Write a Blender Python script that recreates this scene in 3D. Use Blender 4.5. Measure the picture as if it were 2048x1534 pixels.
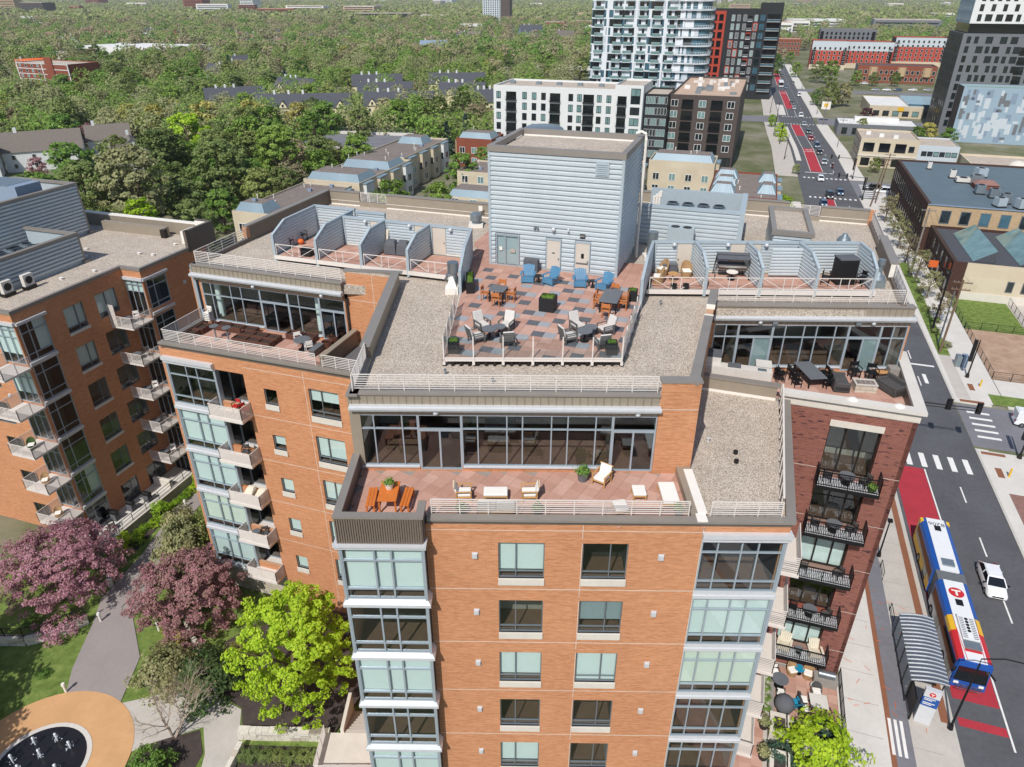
import bpy, bmesh, math, random
import numpy as np
from mathutils import Vector, Matrix
random.seed(7)
for o in list(bpy.data.objects): bpy.data.objects.remove(o, do_unlink=True)
scene = bpy.context.scene
COL = scene.collection
R = math.radians
# camera, sky, sun, exposure
cam = bpy.data.cameras.new('camera'); cam_ob = bpy.data.objects.new('camera', cam); COL.objects.link(cam_ob)
cam_ob.location = (0, 0, 49.5); cam_ob.rotation_euler = (R(90-28.8936), 0, 0)
cam.sensor_width = 36; cam.lens = 1420/2048*36; cam.clip_start = .5; cam.clip_end = 20000
scene.camera = cam_ob
SUN_AZ, SUN_EL = 23.0, 48.5
world = bpy.data.worlds.new('World'); scene.world = world; world.use_nodes = True
wn = world.node_tree.nodes; wl = world.node_tree.links
for n in list(wn): wn.remove(n)
sky = wn.new('ShaderNodeTexSky'); sky.sky_type = 'NISHITA'; sky.sun_disc = False
sky.sun_elevation = R(SUN_EL); sky.sun_rotation = R(180+SUN_AZ); sky.altitude = 300; sky.air_density = 1.0; sky.dust_density = 1.2
bg = wn.new('ShaderNodeBackground'); bg.inputs[1].default_value = .125
wo = wn.new('ShaderNodeOutputWorld'); wl.new(sky.outputs[0], bg.inputs[0]); wl.new(bg.outputs[0], wo.inputs[0])
sl = bpy.data.lights.new('sun', 'SUN'); sl.energy = 4.4; sl.angle = R(.53); sl.color = (1, .965, .92)
so = bpy.data.objects.new('sun', sl); COL.objects.link(so)
so.rotation_euler = Vector((math.sin(R(SUN_AZ))*math.cos(R(SUN_EL)), math.cos(R(SUN_AZ))*math.cos(R(SUN_EL)), -math.sin(R(SUN_EL)))).to_track_quat('-Z', 'Y').to_euler()
so.location = (-60, -150, 200)
scene.view_settings.view_transform = 'Standard'; scene.view_settings.look = 'None'
scene.view_settings.exposure = 0.0; scene.view_settings.gamma = 1; scene.view_settings.use_curve_mapping = False
scene.render.engine = 'CYCLES'
scene.cycles.max_bounces = 7; scene.cycles.diffuse_bounces = 3; scene.cycles.glossy_bounces = 4
scene.cycles.transmission_bounces = 4; scene.cycles.transparent_max_bounces = 12
scene.cycles.caustics_reflective = False; scene.cycles.caustics_refractive = False
# helpers
GA = R(18.3); CA, SA = math.cos(GA), math.sin(GA)
def G(p, q): return (p*CA+q*SA, -p*SA+q*CA)
def lin(h):
 h = h.lstrip('#'); v = [int(h[i:i+2], 16)/255 for i in (0, 2, 4)]
 return tuple(((c+.055)/1.055)**2.4 if c > .04045 else c/12.92 for c in v)
def tag(o, label=None, cat=None, group=None, kind=None):
 if label: o['label'] = label
 if cat: o['category'] = cat
 if group: o['group'] = group
 if kind: o['kind'] = kind
 return o
def empty(name, loc=(0, 0, 0), rz=0, label=None, cat=None, group=None):
 o = bpy.data.objects.new(name, None); COL.objects.link(o); o.location = loc; o.rotation_euler = (0, 0, rz)
 o.empty_display_size = .2
 return tag(o, label, cat, group)
class Fr:
 """facade frame: u along, n outwards, v up. ang = direction of u from +X in degrees"""
 def __init__(s, x, y, ang, z=0):
  s.o = (x, y, z); a = R(ang); s.ang = ang
  s.d = (math.cos(a), math.sin(a)); s.n = (math.sin(a), -math.cos(a))
 def P(s, u, n, v):
  return (s.o[0]+s.d[0]*u+s.n[0]*n, s.o[1]+s.d[1]*u+s.n[1]*n, s.o[2]+v)
W = Fr(0, 0, 0)
GRID = -18.3
def FQ(q): x, y = G(0, q); return Fr(x, y, GRID)
def FP(p): x, y = G(p, 0); return Fr(x, y, 90+GRID)
class MB:
 def __init__(s): s.v = []; s.f = []; s.m = []
 def quad(s, a, b, c, d, m=0):
  i = len(s.v); s.v += [a, b, c, d]; s.f.append((i, i+1, i+2, i+3)); s.m.append(m); return s
 def poly(s, pts, m=0):
  i = len(s.v); s.v += [tuple(p) for p in pts]; s.f.append(tuple(range(i, i+len(pts)))); s.m.append(m); return s
 def hexa(s, c, m=0):
  i = len(s.v); s.v += [tuple(p) for p in c]
  for f in ((3, 2, 1, 0), (4, 5, 6, 7), (0, 1, 5, 4), (1, 2, 6, 5), (2, 3, 7, 6), (3, 0, 4, 7)):
   s.f.append(tuple(i+k for k in f)); s.m.append(m)
  return s
 def bx(s, fr, u0, u1, n0, n1, v0, v1, m=0):
  P = fr.P
  return s.hexa([P(u0, n1, v0), P(u1, n1, v0), P(u1, n0, v0), P(u0, n0, v0), P(u0, n1, v1), P(u1, n1, v1), P(u1, n0, v1), P(u0, n0, v1)], m)
 def box(s, x0, x1, y0, y1, z0, z1, m=0):
  return s.hexa([(x0, y0, z0), (x1, y0, z0), (x1, y1, z0), (x0, y1, z0), (x0, y0, z1), (x1, y0, z1), (x1, y1, z1), (x0, y1, z1)], m)
 def cbox(s, c, sz, rz=0, m=0):
  x, y, z = c; a, b, h = sz[0]/2, sz[1]/2, sz[2]; co, si = math.cos(rz), math.sin(rz)
  q = [(x+co*i-si*j, y+si*i+co*j) for i, j in ((-a, -b), (a, -b), (a, b), (-a, b))]
  return s.hexa([(i, j, z) for i, j in q]+[(i, j, z+h) for i, j in q], m)
 def prism(s, pts, z0, z1, m=0, mtop=None, bottom=True):
  n = len(pts); i = len(s.v)
  s.v += [(x, y, z0) for x, y in pts]+[(x, y, z1) for x, y in pts]
  for k in range(n):
   j = (k+1) % n; s.f.append((i+k, i+j, i+n+j, i+n+k)); s.m.append(m)
  s.f.append(tuple(range(i+n, i+2*n))); s.m.append(m if mtop is None else mtop)
  if bottom: s.f.append(tuple(range(i+n-1, i-1, -1))); s.m.append(m)
  return s
 def bar(s, a, b, w, m=0, h=None):
  a, b = Vector(a), Vector(b); d = b-a
  if d.length < 1e-6: return s
  up = Vector((0, 0, 1)) if abs(d.normalized().z) < .95 else Vector((0, 1, 0))
  x = d.cross(up).normalized()*(w/2); y = x.cross(d).normalized()*((h or w)/2)
  return s.hexa([a-x-y, a+x-y, b+x-y, b-x-y, a-x+y, a+x+y, b+x+y, b-x+y], m)
 def tube(s, path, r, n=8, m=0, cap=True):
  path = [Vector(p) for p in path]; rs = r if isinstance(r, (list, tuple)) else [r]*len(path)
  rings = []
  for k, p in enumerate(path):
   d = (path[min(k+1, len(path)-1)]-path[max(k-1, 0)]).normalized()
   up = Vector((0, 0, 1)) if abs(d.z) < .9 else Vector((0, 1, 0))
   x = d.cross(up).normalized(); y = x.cross(d).normalized()
   i = len(s.v); rings.append(i)
   for t in range(n):
    an = 2*math.pi*t/n; s.v.append(tuple(p+x*math.cos(an)*rs[k]+y*math.sin(an)*rs[k]))
  for a, b in zip(rings, rings[1:]):
   for t in range(n):
    u = (t+1) % n; s.f.append((a+t, a+u, b+u, b+t)); s.m.append(m)
  if cap:
   s.f.append(tuple(rings[0]+t for t in range(n-1, -1, -1))); s.m.append(m)
   s.f.append(tuple(rings[-1]+t for t in range(n))); s.m.append(m)
  return s
 def cyl(s, x, y, z0, z1, r, n=16, m=0, r2=None): return s.tube([(x, y, z0), (x, y, z1)], [r, r if r2 is None else r2], n, m)
 def sphere(s, c, r, n=10, m=0, sz=1):
  i = len(s.v); h = n//2
  for a in range(1, h):
   t = math.pi*a/h
   for b in range(n):
    f = 2*math.pi*b/n; s.v.append((c[0]+r*math.sin(t)*math.cos(f), c[1]+r*math.sin(t)*math.sin(f), c[2]+r*sz*math.cos(t)))
  s.v += [(c[0], c[1], c[2]+r*sz), (c[0], c[1], c[2]-r*sz)]; T = i+(h-1)*n
  for b in range(n):
   e = (b+1) % n
   for a in range(h-2): s.f.append((i+a*n+b, i+(a+1)*n+b, i+(a+1)*n+e, i+a*n+e)); s.m.append(m)
   s.f.append((T, i+b, i+e)); s.m.append(m); s.f.append((T+1, i+(h-2)*n+e, i+(h-2)*n+b)); s.m.append(m)
  return s
 def loft(s, rings, m=0, cap=True, closed=True):
  idx = []
  for r in rings: idx.append(len(s.v)); s.v += [tuple(p) for p in r]
  n = len(rings[0])
  for a, b in zip(idx, idx[1:]):
   for t in range(n if closed else n-1):
    u = (t+1) % n; s.f.append((a+t, a+u, b+u, b+t)); s.m.append(m)
  if cap and closed:
   s.f.append(tuple(idx[0]+t for t in range(n-1, -1, -1))); s.m.append(m)
   s.f.append(tuple(idx[-1]+t for t in range(n))); s.m.append(m)
  return s
 def mesh(s, name, mats):
  me = bpy.data.meshes.new(name); me.from_pydata([tuple(v) for v in s.v], [], s.f)
  if not isinstance(mats, (list, tuple)): mats = [mats]
  for k in mats: me.materials.append(MAT[k] if isinstance(k, str) else k)
  if len(mats) > 1: me.polygons.foreach_set('material_index', s.m)
  return me
 def build(s, name, mats, parent=None, smooth=False, bevel=0, **t):
  me = s.mesh(name, mats)
  if smooth: me.polygons.foreach_set('use_smooth', [True]*len(me.polygons))
  o = bpy.data.objects.new(name, me); COL.objects.link(o)
  if parent: o.parent = parent
  if bevel:
   b = o.modifiers.new('bevel', 'BEVEL'); b.width = bevel; b.segments = 2; b.limit_method = 'ANGLE'
  if smooth and not bevel:
   try: me.set_sharp_from_angle(angle=R(40))
   except Exception: pass
  return tag(o, **t) if t else o
def obj(name, me, parent=None, loc=None, rz=None, **t):
 o = bpy.data.objects.new(name, me); COL.objects.link(o)
 if parent: o.parent = parent
 if loc: o.location = loc
 if rz is not None: o.rotation_euler = (0, 0, rz)
 return tag(o, **t) if t else o
KIDS = {}
def children(o): return [c for c in bpy.data.objects if c.parent == o]
def copy_tree(root, loc=None, rz=None, label=None, mats=None, scale=None):
 """copy a thing and its parts; kids are looked up once per source"""
 def kids(o):
  if o.name not in KIDS: KIDS[o.name] = children(o)
  return KIDS[o.name]
 def cp(o, parent):
  c = o.copy(); COL.objects.link(c); c.parent = parent
  if mats and c.data:
   for i, sl_ in enumerate(c.material_slots):
    nm_ = sl_.material.name if sl_.material else None
    if nm_ in mats: sl_.link = 'OBJECT'; sl_.material = MAT[mats[nm_]]
  for k in kids(o): cp(k, c)
  return c
 r = cp(root, None)
 if loc is not None: r.location = loc
 if rz is not None: r.rotation_euler = (0, 0, rz)
 if scale is not None: r.scale = (scale,)*3 if not isinstance(scale, (tuple, list)) else scale
 if label: r['label'] = label
 return r
def text_mesh(txt, size, mat, ext=0.0, align='CENTER'):
 cu = bpy.data.curves.new('lettering', 'FONT'); cu.body = txt; cu.size = size; cu.extrude = ext
 cu.align_x = align; cu.align_y = 'CENTER'
 o = bpy.data.objects.new('lettering', cu); COL.objects.link(o)
 dg = bpy.context.evaluated_depsgraph_get(); me = bpy.data.meshes.new_from_object(o.evaluated_get(dg))
 bpy.data.objects.remove(o); me.materials.clear(); me.materials.append(MAT[mat]); return me
def place_text(name, txt, size, mat, M, parent=None, sx=1):
 me = text_mesh(txt, size, mat); me.transform(M @ Matrix.Diagonal((sx, 1, 1, 1))); return obj(name, me, parent)
def ordi(n): return ['first', 'second', 'third', 'fourth', 'fifth', 'sixth', 'seventh', 'eighth', 'ninth', 'tenth'][n] if n < 10 else f'{n+1}th'
def clip_poly(poly, a, b):
 out = []
 def sd(p): return (b[0]-a[0])*(p[1]-a[1])-(b[1]-a[1])*(p[0]-a[0])
 for i in range(len(poly)):
  p, q = poly[i], poly[(i+1) % len(poly)]; dp, dq = sd(p), sd(q)
  if dp >= 0: out.append(p)
  if dp*dq < 0:
   t = dp/(dp-dq); out.append((p[0]+(q[0]-p[0])*t, p[1]+(q[1]-p[1])*t))
 return out
def area(p): return abs(sum(p[i][0]*p[(i+1) % len(p)][1]-p[(i+1) % len(p)][0]*p[i][1] for i in range(len(p))))/2
def inside(pt, poly):
 x, y = pt; c = False
 for i in range(len(poly)):
  (x1, y1), (x2, y2) = poly[i], poly[i-1]
  if (y1 > y) != (y2 > y) and x < (x2-x1)*(y-y1)/(y2-y1)+x1: c = not c
 return c
# materials
MAT = {}
def new_mat(name):
 m = bpy.data.materials.new(name); m.use_nodes = True; nt = m.node_tree
 for n in list(nt.nodes): nt.nodes.remove(n)
 MAT[name] = m; return m, nt.nodes, nt.links
def node(ns, t, **k):
 n = ns.new(t)
 for a, b in k.items():
  if a.startswith('i_'): n.inputs[a[2:].replace('_', ' ')].default_value = b
  else: setattr(n, a, b)
 return n
def ramp(ns, stops):
 r = ns.new('ShaderNodeValToRGB'); e = r.color_ramp.elements
 while len(e) > 1: e.remove(e[-1])
 e[0].position = stops[0][0]; e[0].color = (*stops[0][1], 1)
 for p, c in stops[1:]:
  k = e.new(p); k.color = (*c, 1)
 return r
def sc(c, f): return tuple(min(1, x*f) for x in c)
def mat(name, col, rough=.7, metal=0, var=.12, scale=3.0, bump=0, bscale=None, spec=.4, stretch=(1, 1, 1), fine=.06):
 """painted / mineral surface: base colour broken up by two octaves of world-space noise"""
 if isinstance(col, str): col = lin(col)
 m, ns, ls = new_mat(name)
 out = ns.new('ShaderNodeOutputMaterial'); b = ns.new('ShaderNodeBsdfPrincipled'); ls.new(b.outputs[0], out.inputs[0])
 geo = ns.new('ShaderNodeNewGeometry'); mp = ns.new('ShaderNodeMapping'); mp.inputs['Scale'].default_value = stretch
 ls.new(geo.outputs['Position'], mp.inputs[0])
 nz = node(ns, 'ShaderNodeTexNoise', i_Scale=scale, i_Detail=5.0, i_Roughness=.6); ls.new(mp.outputs[0], nz.inputs['Vector'])
 n2 = node(ns, 'ShaderNodeTexNoise', i_Scale=scale*11, i_Detail=2.0); ls.new(mp.outputs[0], n2.inputs['Vector'])
 rp = ramp(ns, [(.25, sc(col, 1-var)), (.75, sc(col, 1+var))]); ls.new(nz.outputs[0], rp.inputs[0])
 mx = node(ns, 'ShaderNodeMixRGB', blend_type='MULTIPLY'); mx.inputs[0].default_value = 1
 r2 = ramp(ns, [(.3, (1-fine,)*3), (.7, (1+fine if fine < .0 else 1,)*3)]); ls.new(n2.outputs[0], r2.inputs[0])
 ls.new(rp.outputs[0], mx.inputs[1]); ls.new(r2.outputs[0], mx.inputs[2]); ls.new(mx.outputs[0], b.inputs['Base Color'])
 b.inputs['Roughness'].default_value = rough; b.inputs['Metallic'].default_value = metal
 b.inputs['Specular IOR Level'].default_value = spec
 if bump:
  bp = node(ns, 'ShaderNodeBump', i_Strength=bump, i_Distance=.02)
  if bscale:
   n3 = node(ns, 'ShaderNodeTexNoise', i_Scale=bscale, i_Detail=3.0); ls.new(mp.outputs[0], n3.inputs['Vector']); ls.new(n3.outputs[0], bp.inputs['Height'])
  else: ls.new(n2.outputs[0], bp.inputs['Height'])
  ls.new(bp.outputs[0], b.inputs['Normal'])
 return m
def wall_uv(ns, ls):
 """coordinates along any upright wall: x = distance along it, y = height"""
 geo = ns.new('ShaderNodeNewGeometry')
 cr = node(ns, 'ShaderNodeVectorMath', operation='CROSS_PRODUCT'); cr.inputs[0].default_value = (0, 0, 1); ls.new(geo.outputs['True Normal'], cr.inputs[1])
 dt = node(ns, 'ShaderNodeVectorMath', operation='DOT_PRODUCT'); ls.new(cr.outputs[0], dt.inputs[0]); ls.new(geo.outputs['Position'], dt.inputs[1])
 sp = ns.new('ShaderNodeSeparateXYZ'); ls.new(geo.outputs['Position'], sp.inputs[0])
 cb = ns.new('ShaderNodeCombineXYZ'); ls.new(dt.outputs['Value'], cb.inputs[0]); ls.new(sp.outputs[2], cb.inputs[1])
 return cb, geo
def brick(name, c1, c2, mortar, bw=.3, bh=.085, msize=.012, streak=.22, dark=None, wide=.16):
 c1, c2, mortar = [lin(c) if isinstance(c, str) else c for c in (c1, c2, mortar)]
 m, ns, ls = new_mat(name); uv, geo = wall_uv(ns, ls)
 out = ns.new('ShaderNodeOutputMaterial'); b = ns.new('ShaderNodeBsdfPrincipled'); ls.new(b.outputs[0], out.inputs[0])
 br = ns.new('ShaderNodeTexBrick'); br.inputs['Scale'].default_value = 1; br.inputs['Brick Width'].default_value = bw; br.inputs['Row Height'].default_value = bh
 br.inputs['Mortar Size'].default_value = msize; br.inputs['Bias'].default_value = 0; br.inputs['Mortar Smooth'].default_value = .3
 br.inputs['Color1'].default_value = (*c1, 1); br.inputs['Color2'].default_value = (*c2, 1); br.inputs['Mortar'].default_value = (*mortar, 1)
 ls.new(uv.outputs[0], br.inputs['Vector'])
 mp = ns.new('ShaderNodeMapping'); mp.inputs['Scale'].default_value = (.9, 9, 1); ls.new(uv.outputs[0], mp.inputs[0])
 nz = node(ns, 'ShaderNodeTexNoise', i_Scale=1.0, i_Detail=6.0, i_Roughness=.65); ls.new(mp.outputs[0], nz.inputs['Vector'])
 rp = ramp(ns, [(.28, (1-streak,)*3), (.5, (1, 1, 1)), (.72, (1+streak*.5, 1+streak*.6, 1+streak*.75))]); ls.new(nz.outputs[0], rp.inputs[0])
 mx = node(ns, 'ShaderNodeMixRGB', blend_type='MULTIPLY'); mx.inputs[0].default_value = 1; ls.new(br.outputs[0], mx.inputs[1]); ls.new(rp.outputs[0], mx.inputs[2])
 n2 = node(ns, 'ShaderNodeTexNoise', i_Scale=wide, i_Detail=3.0); ls.new(uv.outputs[0], n2.inputs['Vector'])
 r2 = ramp(ns, [(.3, (.86, .84, .82)), (.7, (1.0, 1.0, 1.0))]); ls.new(n2.outputs[0], r2.inputs[0])
 m2 = node(ns, 'ShaderNodeMixRGB', blend_type='MULTIPLY'); m2.inputs[0].default_value = .8; ls.new(mx.outputs[0], m2.inputs[1]); ls.new(r2.outputs[0], m2.inputs[2])
 last = m2
 if dark:
  vo = node(ns, 'ShaderNodeTexVoronoi', feature='F1'); vo.inputs['Scale'].default_value = 1
  mq = ns.new('ShaderNodeMapping'); mq.inputs['Scale'].default_value = (3.2, 11, 1); ls.new(uv.outputs[0], mq.inputs[0]); ls.new(mq.outputs[0], vo.inputs['Vector'])
  r3 = ramp(ns, [(.0, (0, 0, 0)), (.14, (0, 0, 0)), (.2, (1, 1, 1))]); ls.new(vo.outputs['Color'], r3.inputs[0])
  m3 = node(ns, 'ShaderNodeMixRGB', blend_type='MIX'); ls.new(r3.outputs[0], m3.inputs[0]); m3.inputs[1].default_value = (*lin(dark), 1); ls.new(m2.outputs[0], m3.inputs[2]); last = m3
 ls.new(last.outputs[0], b.inputs['Base Color']); b.inputs['Roughness'].default_value = .85; b.inputs['Specular IOR Level'].default_value = .25
 bp = node(ns, 'ShaderNodeBump', i_Strength=.5, i_Distance=.01); ls.new(br.outputs['Fac'], bp.inputs['Height']); bp.invert = True; ls.new(bp.outputs[0], b.inputs['Normal'])
 return m
def glass(name, tint, refl=.16, rough=.01):
 m, ns, ls = new_mat(name); tint = lin(tint) if isinstance(tint, str) else tint
 out = ns.new('ShaderNodeOutputMaterial'); tr = ns.new('ShaderNodeBsdfTransparent'); tr.inputs[0].default_value = (*tint, 1)
 gl = ns.new('ShaderNodeBsdfGlossy'); gl.inputs[0].default_value = (.9, .95, 1, 1); gl.inputs['Roughness'].default_value = rough
 geo = ns.new('ShaderNodeNewGeometry'); nz = node(ns, 'ShaderNodeTexNoise', i_Scale=.7, i_Detail=1.0); ls.new(geo.outputs['Position'], nz.inputs['Vector'])
 bp = node(ns, 'ShaderNodeBump', i_Strength=.05, i_Distance=.03); ls.new(nz.outputs[0], bp.inputs['Height']); ls.new(bp.outputs[0], gl.inputs['Normal'])
 dt = node(ns, 'ShaderNodeVectorMath', operation='DOT_PRODUCT'); ls.new(geo.outputs['True Normal'], dt.inputs[0]); ls.new(geo.outputs['Incoming'], dt.inputs[1]); ab = node(ns, 'ShaderNodeMath', operation='ABSOLUTE'); ls.new(dt.outputs['Value'], ab.inputs[0]); om_ = node(ns, 'ShaderNodeMath', operation='SUBTRACT'); om_.inputs[0].default_value = 1; ls.new(ab.outputs[0], om_.inputs[1]); pw_ = node(ns, 'ShaderNodeMath', operation='POWER'); ls.new(om_.outputs[0], pw_.inputs[0]); pw_.inputs[1].default_value = 4; ad = node(ns, 'ShaderNodeMath', operation='MULTIPLY_ADD', use_clamp=True); ls.new(pw_.outputs[0], ad.inputs[0]); ad.inputs[1].default_value = .9; ad.inputs[2].default_value = refl+.04
 mx = ns.new('ShaderNodeMixShader'); ls.new(ad.outputs[0], mx.inputs[0]); ls.new(tr.outputs[0], mx.inputs[1]); ls.new(gl.outputs[0], mx.inputs[2]); ls.new(mx.outputs[0], out.inputs[0])
 return m
def opaque_glass(name, col, rough=.06, var=.3):
 """far window: dark room and pane read as one glossy dark surface"""
 m = mat(name, col, rough=rough, var=var, scale=.35, fine=0, spec=.9); return m
def speckle(name, cols, scale=28, rough=.95, bump=.6, wide=.12, vary=.18):
 m, ns, ls = new_mat(name); out = ns.new('ShaderNodeOutputMaterial'); b = ns.new('ShaderNodeBsdfPrincipled'); ls.new(b.outputs[0], out.inputs[0])
 geo = ns.new('ShaderNodeNewGeometry')
 vo = node(ns, 'ShaderNodeTexVoronoi', feature='F1'); vo.inputs['Scale'].default_value = scale; ls.new(geo.outputs['Position'], vo.inputs['Vector'])
 sp = ns.new('ShaderNodeSeparateColor'); ls.new(vo.outputs['Color'], sp.inputs[0])
 st = [(i/(len(cols)), lin(c) if isinstance(c, str) else c) for i, c in enumerate(cols)]
 rp = ramp(ns, st); rp.color_ramp.interpolation = 'CONSTANT'; ls.new(sp.outputs[0], rp.inputs[0])
 nz = node(ns, 'ShaderNodeTexNoise', i_Scale=wide*4, i_Detail=6.0, i_Roughness=.65); ls.new(geo.outputs['Position'], nz.inputs['Vector'])
 r2 = ramp(ns, [(.3, (1-vary,)*3), (.68, (1.0,)*3)]); ls.new(nz.outputs[0], r2.inputs[0])
 mx = node(ns, 'ShaderNodeMixRGB', blend_type='MULTIPLY'); mx.inputs[0].default_value = 1; ls.new(rp.outputs[0], mx.inputs[1]); ls.new(r2.outputs[0], mx.inputs[2])
 ls.new(mx.outputs[0], b.inputs['Base Color']); b.inputs['Roughness'].default_value = rough; b.inputs['Specular IOR Level'].default_value = .2
 bp = node(ns, 'ShaderNodeBump', i_Strength=bump, i_Distance=.03); ls.new(vo.outputs['Distance'], bp.inputs['Height']); ls.new(bp.outputs[0], b.inputs['Normal'])
 return m
def foliage(name, cols, trans=.35, rough=.6):
 """leaf: colour picked per leaf, some light let through"""
 m, ns, ls = new_mat(name); out = ns.new('ShaderNodeOutputMaterial')
 geo = ns.new('ShaderNodeNewGeometry'); cl = [lin(c) if isinstance(c, str) else c for c in cols]
 oi = ns.new('ShaderNodeObjectInfo')
 st = [(i/(len(cl)-1) if len(cl) > 1 else 0, c) for i, c in enumerate(cl)]
 rp = ramp(ns, st); ls.new(geo.outputs['Random Per Island'], rp.inputs[0])
 hs = ns.new('ShaderNodeHueSaturation'); ls.new(rp.outputs[0], hs.inputs['Color'])
 m1 = node(ns, 'ShaderNodeMapRange', i_To_Min=.85, i_To_Max=1.3); ls.new(oi.outputs['Random'], m1.inputs[0]); ls.new(m1.outputs[0], hs.inputs['Value'])
 m2 = node(ns, 'ShaderNodeMath', operation='MULTIPLY_ADD'); ls.new(oi.outputs['Random'], m2.inputs[0]); m2.inputs[1].default_value = -.035; m2.inputs[2].default_value = .517; ls.new(m2.outputs[0], hs.inputs['Hue'])
 b = ns.new('ShaderNodeBsdfPrincipled'); ls.new(hs.outputs[0], b.inputs['Base Color']); b.inputs['Roughness'].default_value = rough; b.inputs['Specular IOR Level'].default_value = .25
 tl = ns.new('ShaderNodeBsdfTranslucent'); ls.new(hs.outputs[0], tl.inputs[0])
 mx = ns.new('ShaderNodeMixShader'); mx.inputs[0].default_value = trans; ls.new(b.outputs[0], mx.inputs[1]); ls.new(tl.outputs[0], mx.inputs[2]); ls.new(mx.outputs[0], out.inputs[0])
 return m
def ground_mat(name, cols, scale, rough=.95, detail=8.0, stops=None):
 m, ns, ls = new_mat(name); out = ns.new('ShaderNodeOutputMaterial'); b = ns.new('ShaderNodeBsdfPrincipled'); ls.new(b.outputs[0], out.inputs[0])
 geo = ns.new('ShaderNodeNewGeometry'); nz = node(ns, 'ShaderNodeTexNoise', i_Scale=scale, i_Detail=detail, i_Roughness=.7); ls.new(geo.outputs['Position'], nz.inputs['Vector'])
 cl = [lin(c) for c in cols]; st = stops or [.3+.4*i/(len(cl)-1) for i in range(len(cl))]
 rp = ramp(ns, list(zip(st, cl))); ls.new(nz.outputs[0], rp.inputs[0]); ls.new(rp.outputs[0], b.inputs['Base Color'])
 b.inputs['Roughness'].default_value = rough; b.inputs['Specular IOR Level'].default_value = .2
 return m
brick('brick_orange', '#cb8d62', '#ba784d', '#c29a7c', streak=.24)
brick('brick_red', '#8f5246', '#7b4238', '#8d7468', bw=.24, bh=.08, streak=.3, dark='#4a3233')
brick('brick_dark', '#4f342c', '#41291f', '#4a3a32', streak=.25)
brick('brick_tan', '#bfa583', '#ab8f6b', '#b3a083', streak=.22)
brick('brick_rust', '#8f4b35', '#7c3d2b', '#80594a', streak=.25)
brick('stucco_cream', '#c9bda6', '#c2b59d', '#c4b8a2', bw=3, bh=1.5, streak=.06)
brick('block_stone', '#cfc7b8', '#b9af9e', '#8f8779', bw=.8, bh=.3, msize=.02, streak=.12)
mat('stone_white', '#cdc6ba', .8, var=.08, scale=1.2); mat('stone_rough', '#cfc8ba', .9, var=.2, scale=4, bump=.5)
mat('coping', '#918a82', .45, .25, var=.07, scale=.8); mat('fascia', '#9a8f7f', .5, .2, var=.07, scale=1.5); mat('fascia_dark', '#7d7065', .5, .2, var=.08)
mat('parapet_panel', '#6c625a', .5, .2, var=.1, scale=.7); mat('metal_white', '#ccced0', .4, .2, var=.05); mat('flash_white', '#e2ddd4', .6, var=.04)
mat('siding', '#bcc5c9', .42, .12, var=.06, scale=.9, stretch=(1, 1, .3)); mat('siding_trim', '#a7b3b9', .45, .1, var=.05)
mat('mullion', '#a9b4bc', .35, .35, var=.04); mat('mullion_grey', '#787f84', .4, .3, var=.05); mat('rail_white', '#d6cec6', .5, var=.04); mat('black_metal', '#1b1b1d', .45, .3, var=.1); mat('dark_bronze', '#2b2724', .4, .3, var=.1)
mat('door_beige', '#c7bdb0', .5, var=.03, scale=.6); mat('grey_wood', '#5e5c5a', .7, var=.2)
speckle('gravel', ['#bbae9f', '#a6998b', '#cdc0b1', '#8d8175', '#d6cbbd', '#b3a595'], 22)
speckle('gravel_dark', ['#8a7f78', '#71665f', '#9b9089', '#5f5650', '#857a73'], 16)
for nm, c in (('paver_red', '#b8907f'), ('paver_red2', '#b18877'), ('paver_red3', '#c09a8a'), ('paver_dark', '#606165'), ('paver_light', '#989a9d'), ('paver_tan', '#b1a698')): mat(nm, c, .85, var=.09, scale=1.3, fine=.1)
mat('concrete', '#b8b1a8', .9, var=.1, scale=.5); mat('concrete_light', '#cac5bd', .9, var=.08, scale=.4); mat('concrete_dark', '#8f8a84', .9, var=.12, scale=.4); mat('path_grey', '#948b87', .9, var=.08, scale=.3)
mat('asphalt', '#58585b', .9, var=.16, scale=.22, fine=.16); mat('asphalt_old', '#76757a', .9, var=.14, scale=.2, fine=.12); mat('kerb', '#b9b4ab', .9, var=.1)
mat('red_lane', '#a8303b', .85, var=.14, scale=.5, fine=.12); mat('paint_white', '#dedbd6', .8, var=.1, scale=2); mat('tactile', '#87583f', .9, var=.12, scale=1); mat('pave_brick', '#8d6a60', .9, var=.2, scale=2, fine=.2)
mat('splash_tan', '#c79a6c', .85, var=.1, scale=.5); mat('pool_dark', '#1d1a1c', .25, var=.3, scale=2, spec=.6); mat('mulch', '#4a403c', .95, var=.3, scale=2, bump=.6, fine=.3)
ground_mat('lawn', ['#4a5e26', '#66793a', '#7f8c4a'], 1.2); ground_mat('dirt', ['#8f745f', '#a58a74', '#b39a85'], .5)
ground_mat('ground', ['#4d5535', '#5f6444', '#7a7762', '#8e8a80'], .05)
glass('pane', (.84, .92, .91), .05); glass('pane_clear', (.8, .85, .85), .05); glass('pane_rail', (.93, .96, .96), .02)
opaque_glass('pane_dark', '#1d2629'); opaque_glass('pane_blue', '#3f5f6d', .05); opaque_glass('pane_teal', '#6d8a88', .1); opaque_glass('pane_black', '#121618')
mat('blind', '#dfe6e2', .8, var=.03); mat('blind_cream', '#e4e6d6', .8, var=.03); mat('blind_grey', '#8f9b9d', .8, var=.05)
mat('room_wall', '#8d867c', .9, var=.1); mat('room_floor', '#5b4436', .8, var=.15); mat('room_dark', '#2b2825', .9, var=.15)
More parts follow.
